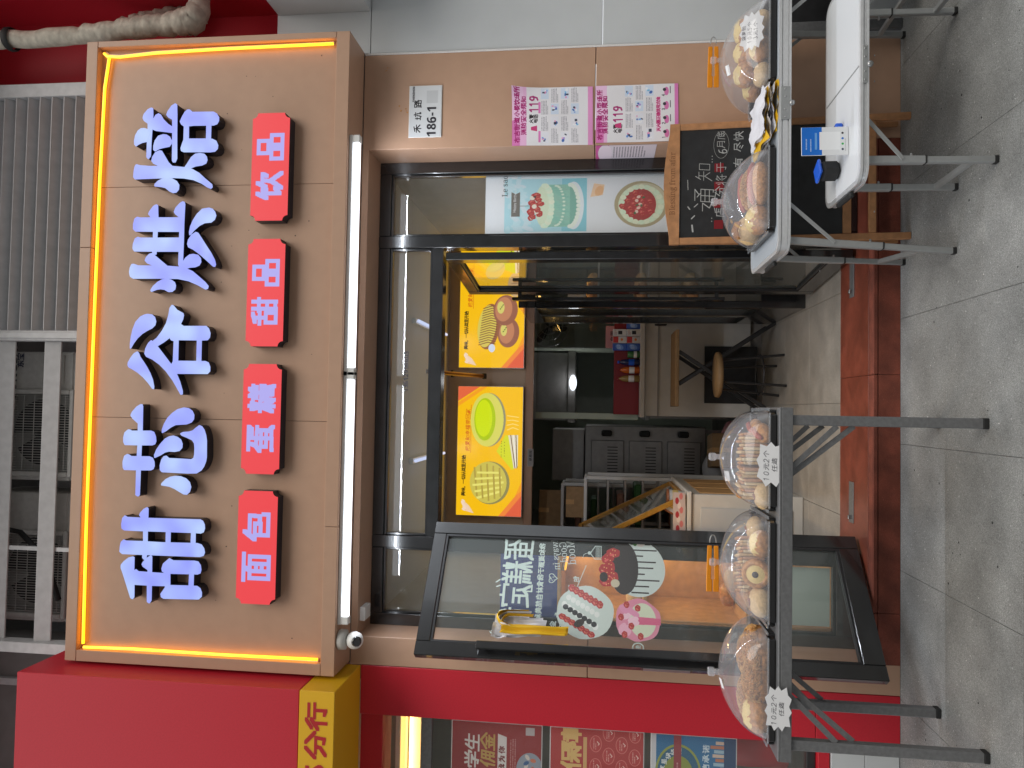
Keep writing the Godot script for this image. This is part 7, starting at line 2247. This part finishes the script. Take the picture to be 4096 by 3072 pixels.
func bread_tray(at: Vector3, w: float, d: float, h: float, turn: float, label: String) -> Node3D:
	var t := thing("bread_tray", label, "bread tray", at, "", turn)
	flat_plate(t, "tray_floor", rounded(w - 0.03, d - 0.03, 0.03), 0.0, 0.006, M.tray_black)
	var rim := nb()
	for s in [[0, d * 0.5 - 0.012, w - 0.05, 0.012], [0, -d * 0.5 + 0.012, w - 0.05, 0.012]]:
		box(rim, Vector3(s[0], 0.014, s[1]), Vector3(s[2], 0.027, s[3]), 0.004)
	for s in [-1.0, 1.0]:
		box(rim, Vector3(s * (w * 0.5 - 0.012), 0.014, 0), Vector3(0.012, 0.027, d - 0.05), 0.004)
	part(t, "tray_rim", rim, M.tray_black)
	var dm := part(t, "clear_cover", dome_shell(w - 0.02, d - 0.02, h), M.dome, Vector3(0, 0.03, 0))
	var lip := nb()
	for s in [-1.0, 1.0]:
		box(lip, Vector3(0, 0.0, s * (d * 0.5 - 0.006)), Vector3(w - 0.036, 0.006, 0.014), 0.002)
		box(lip, Vector3(s * (w * 0.5 - 0.006), 0.0, 0), Vector3(0.014, 0.006, d - 0.036), 0.002)
	part(dm, "cover_lip", lip, M.dome_edge)
	var kb := nb()
	box(kb, Vector3(0, h + 0.006, 0), Vector3(0.022, 0.016, 0.022), 0.003)
	box(kb, Vector3(0, h + 0.03, 0), Vector3(0.032, 0.03, 0.032), 0.005)
	part(dm, "knob", kb, M.knob_clear)
	return t

func bread(kind: String, at: Vector3, turn: float, label: String, group: String, size := 1.0) -> void:
	var nz := FastNoiseLite.new()
	nz.seed = int(absf(at.x) * 1000.0) % 89 + 3
	nz.frequency = 0.03
	var t := thing(kind, label, "bread", at, group, turn)
	t.scale = Vector3.ONE * size
	match kind:
		"sliced_roll":
			for k in 9:
				var st := nb()
				var hh := 0.1 + 0.008 * sin(k * 2.3 + at.x * 40.0)
				box(st, Vector3(-0.06 + 0.015 * k, hh * 0.5, 0.004 * sin(k * 1.7)), Vector3(0.0125, hh, 0.115), 0.004, Basis(Vector3.BACK, 0.05 * sin(k * 3.1)))
				part(t, "slice", st, [M.crumb, M.cream_pale, M.crust_pink][k % 3])
				var tp := nb(true)
				lump(tp, Vector3(-0.06 + 0.015 * k, hh, 0), Vector3(0.008, 0.012, 0.058), 0.15, nz, 6, Basis.IDENTITY, -0.6)
				part(t, "browned_top", tp, M.crumb if k % 2 else M.crust)
		"bullseye_bun":
			var st := nb(true)
			lathe(st, Vector3(0, 0.05, 0), [Vector2(0, -0.022), Vector2(0.045, -0.022), Vector2(0.056, -0.006), Vector2(0.05, 0.014), Vector2(0.038, 0.018), Vector2(0.03, 0.012), Vector2(0, 0.01)], 24, Basis(Vector3.RIGHT, deg_to_rad(68)))
			part(t, "dough_ring", st, M.crust)
			var c := nb(true)
			lathe(c, Vector3(0, 0.05, 0), [Vector2(0.036, 0.014), Vector2(0.02, 0.02), Vector2(0, 0.021)], 20, Basis(Vector3.RIGHT, deg_to_rad(68)))
			part(t, "custard", c, M.cream_fill)
			var r := nb(true)
			lathe(r, Vector3(0, 0.05, 0), [Vector2(0.013, 0.019), Vector2(0.009, 0.026), Vector2(0, 0.027)], 12, Basis(Vector3.RIGHT, deg_to_rad(68)))
			part(t, "topping", r, M.raisin)
		"swirl_bun":
			var st := nb(true)
			lump(st, Vector3(0, 0.03, 0), Vector3(0.055, 0.04, 0.055), 0.08, nz, 9, Basis.IDENTITY, -0.75)
			part(t, "bun", st, M.crumb)
			var sp := nb(true)
			var pts := []
			for k in 40:
				var a := k * 0.42
				var rr := 0.006 + 0.00105 * k
				pts.append(Vector3(cos(a) * rr, 0.072 - 0.0007 * k - 8.0 * rr * rr, sin(a) * rr))
			tube(sp, pts, 0.006, 6)
			part(t, "swirl", sp, M.crust_dark)
		"floss_bun":
			var st := nb(true)
			lump(st, Vector3(0, 0.032, 0), Vector3(0.085, 0.045, 0.05), 0.1, nz, 11, Basis.IDENTITY, -0.7)
			part(t, "bun", st, M.crust)
			var fl := nb(true)
			nz.frequency = 0.09
			lump(fl, Vector3(0, 0.046, 0), Vector3(0.082, 0.042, 0.05), 0.34, nz, 16, Basis.IDENTITY, -0.3)
			part(t, "floss", fl, M.floss)
			var hr := nb()
			for k in 260:
				var d := Vector3(rng.randfn(), absf(rng.randfn()) + 0.1, rng.randfn()).normalized()
				var c := Vector3(0, 0.046, 0) + d * Vector3(0.084, 0.044, 0.052)
				var u := d.cross(Vector3(rng.randfn(), rng.randfn(), rng.randfn())).normalized()
				var w := d.cross(u) * 0.0016
				var e := u * rng.randf_range(0.008, 0.02)
				v2(hr, c - e - w); v2(hr, c + d * 0.006 + w); v2(hr, c + e)
				v2(hr, c - e + w); v2(hr, c + d * 0.006 - w); v2(hr, c + e - w)
			part(t, "loose_floss", hr, M.floss_pale)
		"sausage_roll":
			var st := nb(true)
			lump(st, Vector3(0, 0.032, 0), Vector3(0.09, 0.036, 0.045), 0.06, nz, 11, Basis.IDENTITY, -0.8)
			part(t, "bun", st, M.crust)
			var sg := nb(true)
			tube(sg, [Vector3(-0.085, 0.058, 0), Vector3(-0.06, 0.066, 0), Vector3(0, 0.07, 0), Vector3(0.06, 0.066, 0), Vector3(0.085, 0.058, 0)], [0.008, 0.014, 0.015, 0.014, 0.008], 10)
			part(t, "sausage", sg, M.sausage)
		"golden_bun":
			var st := nb(true)
			lump(st, Vector3(0, 0.036, 0), Vector3(0.062, 0.046, 0.058), 0.07, nz, 11, Basis.IDENTITY, -0.75)
			part(t, "bun", st, M.crust)
			var tp := nb(true)
			nz.frequency = 0.07
			lump(tp, Vector3(0, 0.05, 0), Vector3(0.053, 0.036, 0.05), 0.18, nz, 11, Basis.IDENTITY, -0.2)
			part(t, "crumble", tp, M.cream_fill)
		"pale_loaf":
			var st := nb(true)
			lump(st, Vector3(0, 0.04, 0), Vector3(0.09, 0.055, 0.06), 0.05, nz, 11, Basis.IDENTITY, -0.7)
			part(t, "loaf", st, M.crumb)
			for k in 4:
				var sl := nb(true)
				tube(sl, [Vector3(-0.05 + 0.033 * k, 0.088, -0.035), Vector3(-0.05 + 0.033 * k, 0.1, 0), Vector3(-0.05 + 0.033 * k, 0.088, 0.035)], 0.005, 6)
				part(t, "score_line", sl, M.crust)

func tongs(at: Vector3, turn: float, label: String) -> void:
	var t := thing("bread_tongs", label, "tongs", at, "amber tongs lying on the covers", turn)
	t.scale = Vector3.ONE * 1.2
	t.rotation.x = PI / 2
	for s in [-1.0, 1.0]:
		var st := nb()
		bar(st, Vector3(-0.075, 0.004, s * 0.011), Vector3(0.045, 0.004, s * 0.014), 0.016, 0.006, 0.002)
		box(st, Vector3(0.065, 0.004, s * 0.012), Vector3(0.045, 0.006, 0.02), 0.002)
		part(t, "arm", st, M.tong_amber)
	var lp := nb(true)
	var pts := []
	for k in 11:
		var a := PI * k / 10.0
		pts.append(Vector3(-0.085 - 0.028 * sin(a), 0.004, 0.011 * cos(a)))
	tube(lp, pts, 0.0022, 6)
	part(t, "spring_loop", lp, M.screw)

func price_tag(at: Vector3, turn: float, tilt: float, w: float, h: float, spikes: int, rows: Array, label: String) -> void:
	var t := thing("price_tag", label, "price tag", at, "", turn)
	t.rotation.x = tilt
	var poly := PackedVector2Array()
	for k in spikes * 2:
		var a := TAU * k / (spikes * 2)
		var f := 1.0 if k % 2 == 0 else 0.8
		var e := 1.0 / pow(pow(absf(cos(a)), 4.0) + pow(absf(sin(a)), 4.0), 0.25)
		poly.append(Vector2(cos(a) * w * 0.5 * f * e * 0.96, sin(a) * h * 0.5 * f * e * 0.96))
	var card := nb()
	prism(card, poly, -0.0012, 0.0)
	part(t, "card", card, M.paper)
	var im := canvas(256, 192, Color(1, 1, 1, 0))
	var y := 96.0 - rows.size() * 30.0
	for r in rows:
		var size := 46.0 if rows.size() < 3 else 38.0
		var x: float = 128.0 - r.length() * size * 0.46
		write(im, r, x, y + 4, size * 0.86, size * 1.0, 3.0, Color8(50, 50, 60), 0.12)
		y += 62.0 if rows.size() < 3 else 52.0
	var st := nb()
	sheet(st, Vector3(-w * 0.42, -h * 0.42, 0.0009), Vector3(w * 0.42, -h * 0.42, 0.0009), Vector3(w * 0.42, h * 0.42, 0.0009), Vector3(-w * 0.42, h * 0.42, 0.0009))
	part(t, "handwriting", st, printed(im, 0.8, 0.0, true))

func build_trays() -> void:
	var y := 0.7855
	bread_tray(Vector3(-0.192, y, 0.64), 0.42, 0.385, 0.165, 0.0, "covered tray of sliced rolls at the table end nearest the doorway")
	bread_tray(Vector3(-0.638, y, 0.64), 0.445, 0.385, 0.16, 0.0, "covered tray of mixed buns in the middle of the steel table")
	bread_tray(Vector3(-1.1, y, 0.64), 0.45, 0.385, 0.162, 0.0, "covered tray of floss buns at the table end nearest the red shop")
	y = 0.7495
	bread_tray(Vector3(0.975, y, 0.395), 0.4, 0.46, 0.165, 0.0, "covered tray of sausage rolls and a pale loaf on the folding table")
	bread_tray(Vector3(1.64, y, 0.395), 0.42, 0.46, 0.175, 0.0, "covered tray of golden buns with a starred price tag")
	# what lies in them
	var f := 0.792
	for k in 2:
		bread("sliced_roll", Vector3(-0.295 + 0.14 * k, f, 0.645), 0.06 * (k * 2 - 1), "upright sliced cream roll in the first tray, %s" % ["beside the coiled bun", "beside the brown rolls"][k], "sliced rolls", 1.0)
	bread("swirl_bun", Vector3(-0.345, f, 0.745), 0.3, "coiled bun in front of the sliced rolls", "", 0.95)
	bread("sausage_roll", Vector3(-0.085, f, 0.73), 1.3, "brown roll beside the sliced rolls, towards the doorway", "", 0.85)
	bread("sausage_roll", Vector3(-0.07, f, 0.6), 1.2, "brown roll behind another at the doorway end of the tray", "", 0.8)
	for k in 2:
		bread("sliced_roll", Vector3(-0.6 - 0.11 * k, f, 0.6 - 0.02 * k), 0.25, "sliced cream roll %s in the mixed tray" % ["behind the dotted custard bun", "beside the floss bun"][k], "", 0.95)
	bread("bullseye_bun", Vector3(-0.66, f, 0.745), 0.0, "custard bun with one dark dot at its centre", "", 1.1)
	bread("swirl_bun", Vector3(-0.775, f, 0.735), 0.1, "coiled bun at the corner of the mixed tray", "", 1.15)
	bread("golden_bun", Vector3(-0.54, f, 0.735), 0.0, "crumbly golden bun beside the dotted custard bun", "", 0.95)
	bread("swirl_bun", Vector3(-0.5, f, 0.6), 0.0, "coiled bun behind the crumbly bun", "", 1.0)
	bread("floss_bun", Vector3(-0.77, f, 0.62), 0.3, "brown floss bun at the back of the mixed tray", "", 0.85)
	for p in [[-1.2, 0.62, 0.2, "on the yellow bun's far side"], [-1.03, 0.6, -0.2, "at the back of its tray"], [-1.09, 0.73, 0.1, "in front, behind the starred tag"], [-0.97, 0.72, 0.4, "beside the mixed tray"]]:
		bread("floss_bun", Vector3(p[0], f, p[1]), p[2], "hairy brown floss bun " + p[3], "", 1.12)
	bread("golden_bun", Vector3(-1.23, f, 0.735), 0.3, "yellow crumbly bun at the red shop end of the tray", "", 1.2)
	f = 0.756
	for p in [[1.02, 0.52, 0.15, "sausage_roll", "sausage roll along the tray's front"], [1.02, 0.42, 0.1, "floss_bun", "floss bun behind the sausage roll"], [1.04, 0.3, 0.2, "sausage_roll", "sausage roll at the back of the tray"], [0.86, 0.5, 1.2, "golden_bun", "small golden bun beside the pale loaf"], [0.855, 0.33, 1.35, "pale_loaf", "pale scored loaf at the open end of the tray"]]:
		bread(p[3], Vector3(p[0], f, p[1]), p[2], p[4], "", 1.15)
	for k in 6:
		bread("golden_bun" if k % 2 else "swirl_bun", Vector3(1.52 + 0.12 * (k % 3), f, 0.5 - 0.15 * (k / 3)), k * 0.7, "%s under the starred price tag's cover" % ("golden crumbly bun" if k % 2 else "coiled pale bun"), "crumbly buns in the end tray" if k % 2 else "coiled buns in the end tray", 1.0)
	for k in 3:
		bread("golden_bun", Vector3(1.56 + 0.1 * k, f + 0.055, 0.42), k * 1.1, "golden bun heaped on the others in the end tray", "buns heaped in the end tray", 1.0)
	# tongs and tags
	tongs(Vector3(-0.66, 1.005, 0.645), PI, "amber plastic tongs lying over the knob of the mixed tray")
	tongs(Vector3(1.62, 0.985, 0.4), PI, "amber plastic tongs lying over the knob of the end tray")
	price_tag(Vector3(-0.205, 0.815, 0.852), 0.0, -0.12, 0.185, 0.115, 9, ["10元2个", "任选"], "jagged white price tag with two handwritten rows by the sliced rolls")
	price_tag(Vector3(-1.15, 0.787, 0.872), 0.0, -0.05, 0.18, 0.105, 11, ["10元2个", "任选"], "white starburst price tag on the steel table's front edge")
	price_tag(Vector3(1.69, 0.845, 0.565), 0.0, -0.6, 0.18, 0.12, 12, ["菠萝包", "10元5个", "3元1个"], "white starburst price tag with three handwritten rows")
	for p in [[-0.27, 0.955, 0.68, 0.9], [-1.13, 0.972, 0.69, 0.3], [1.56, 0.93, 0.47, 0.6]]:
		var s := nb()
		box(s, Vector3.ZERO, Vector3(0.045, 0.001, 0.022), 0.0)
		var o := solo("small_sticker", s, M.paper, "small white sticker on the cover %s" % ("of the sliced rolls" if p[0] > -0.5 and p[0] < 0 else "of the floss buns" if p[0] < 0 else "of the golden buns"), "sticker", "", Vector3(p[0], p[1], p[2]))
		o.rotation = Vector3(p[3], 0, 0.3)

# ---------------------------------------------------------------- the far side of the street, seen in the glass only
func build_street_opposite() -> void:
	var rd := structure("road")
	wpart(rd, "asphalt", slab_mesh(-40, 40, -0.16, -0.13, 5.0, 11.5), M.asphalt)
	var kb := structure("kerb")
	for i in 16:
		wpart(kb, "kerb_stone", slab_mesh(-8.0 + i, -7.004 + i, -0.2, 0.0, 4.8, 5.0, 0.01), M.concrete)
	# a plain block of flats across the road; the door frames and covers mirror it
	var b := thing("opposite_building", "plain pale block of flats across the road", "building", Vector3(0, 0, 14.0))
	wpart(b, "wall", slab_mesh(-26, 26, -0.2, 11.0, 14.0, 20.0), M.facade)
	wpart(b, "shop_floor_front", slab_mesh(-26, 26, 2.9, 3.4, 13.6, 13.99), M.concrete)
	for r in 3:
		for k in 16:
			var x := -24.0 + 3.2 * k
			var y := 4.2 + 2.4 * r
			var w := wpart(b, "window", slab_mesh(x - 0.8, x + 0.8, y, y + 1.3, 13.96, 13.995), M.dark_window)
			wpart(b, "sill", slab_mesh(x - 0.9, x + 0.9, y - 0.1, y, 13.85, 13.995), M.concrete)
	for k in 12:
		var x := -22.0 + 4.0 * k
		wpart(b, "shop_opening", slab_mesh(x - 1.6, x + 1.6, 0.0, 2.7, 13.95, 13.995), M.dark_window)
	var leaves := leaf_cloud()
	for p in [[-5.5, 9.0, 1.0, "street tree across the road beyond the red shop"], [-1.4, 9.4, 0.9, "street tree across the road opposite the red shop"], [4.6, 9.2, 1.05, "street tree across the road opposite the grey wall"]]:
		var t := thing("street_tree", p[3], "tree", Vector3(p[0], -0.13, p[1]), "street trees across the road", p[0])
		t.scale = Vector3.ONE * p[2]
		var tr := nb(true)
		tube(tr, [Vector3(0, 0, 0), Vector3(0.05, 1.2, 0.02), Vector3(0, 2.4, 0), Vector3(0.2, 3.6, 0.1), Vector3(0.3, 4.8, 0)], [0.16, 0.13, 0.11, 0.07, 0.02], 10)
		for k in 5:
			var a := k * 1.3
			tube(tr, [Vector3(0, 2.2 + 0.2 * k, 0), Vector3(cos(a) * 0.7, 3.0 + 0.2 * k, sin(a) * 0.7), Vector3(cos(a) * 1.3, 3.6 + 0.2 * k, sin(a) * 1.3)], [0.06, 0.04, 0.015], 7)
		part(t, "trunk", tr, M.bark)
		part(t, "crown", leaves, M.leaf)

func leaf_cloud() -> ArrayMesh:
	var st := nb()
	var lobes := []
	for k in 16:
		var a := rng.randf() * TAU
		lobes.append([Vector3(cos(a) * rng.randf_range(0.2, 1.3), rng.randf_range(2.7, 5.0), sin(a) * rng.randf_range(0.2, 1.3)), rng.randf_range(0.4, 0.75)])
	for i in 3200:
		var l: Array = lobes[i % lobes.size()]
		var d := Vector3(rng.randfn(), rng.randfn(), rng.randfn()).normalized() * pow(rng.randf(), 0.4)
		var c: Vector3 = l[0] + d * l[1]
		var u := Vector3(rng.randfn(), rng.randfn(), rng.randfn()).normalized()
		var w := u.cross(Vector3(rng.randfn(), rng.randfn(), rng.randfn())).normalized()
		var s := rng.randf_range(0.05, 0.09)
		v2(st, c - u * s); v2(st, c + w * s * 0.5); v2(st, c + u * s)
		v2(st, c - u * s); v2(st, c + u * s); v2(st, c - w * s * 0.5)
	return done(st)
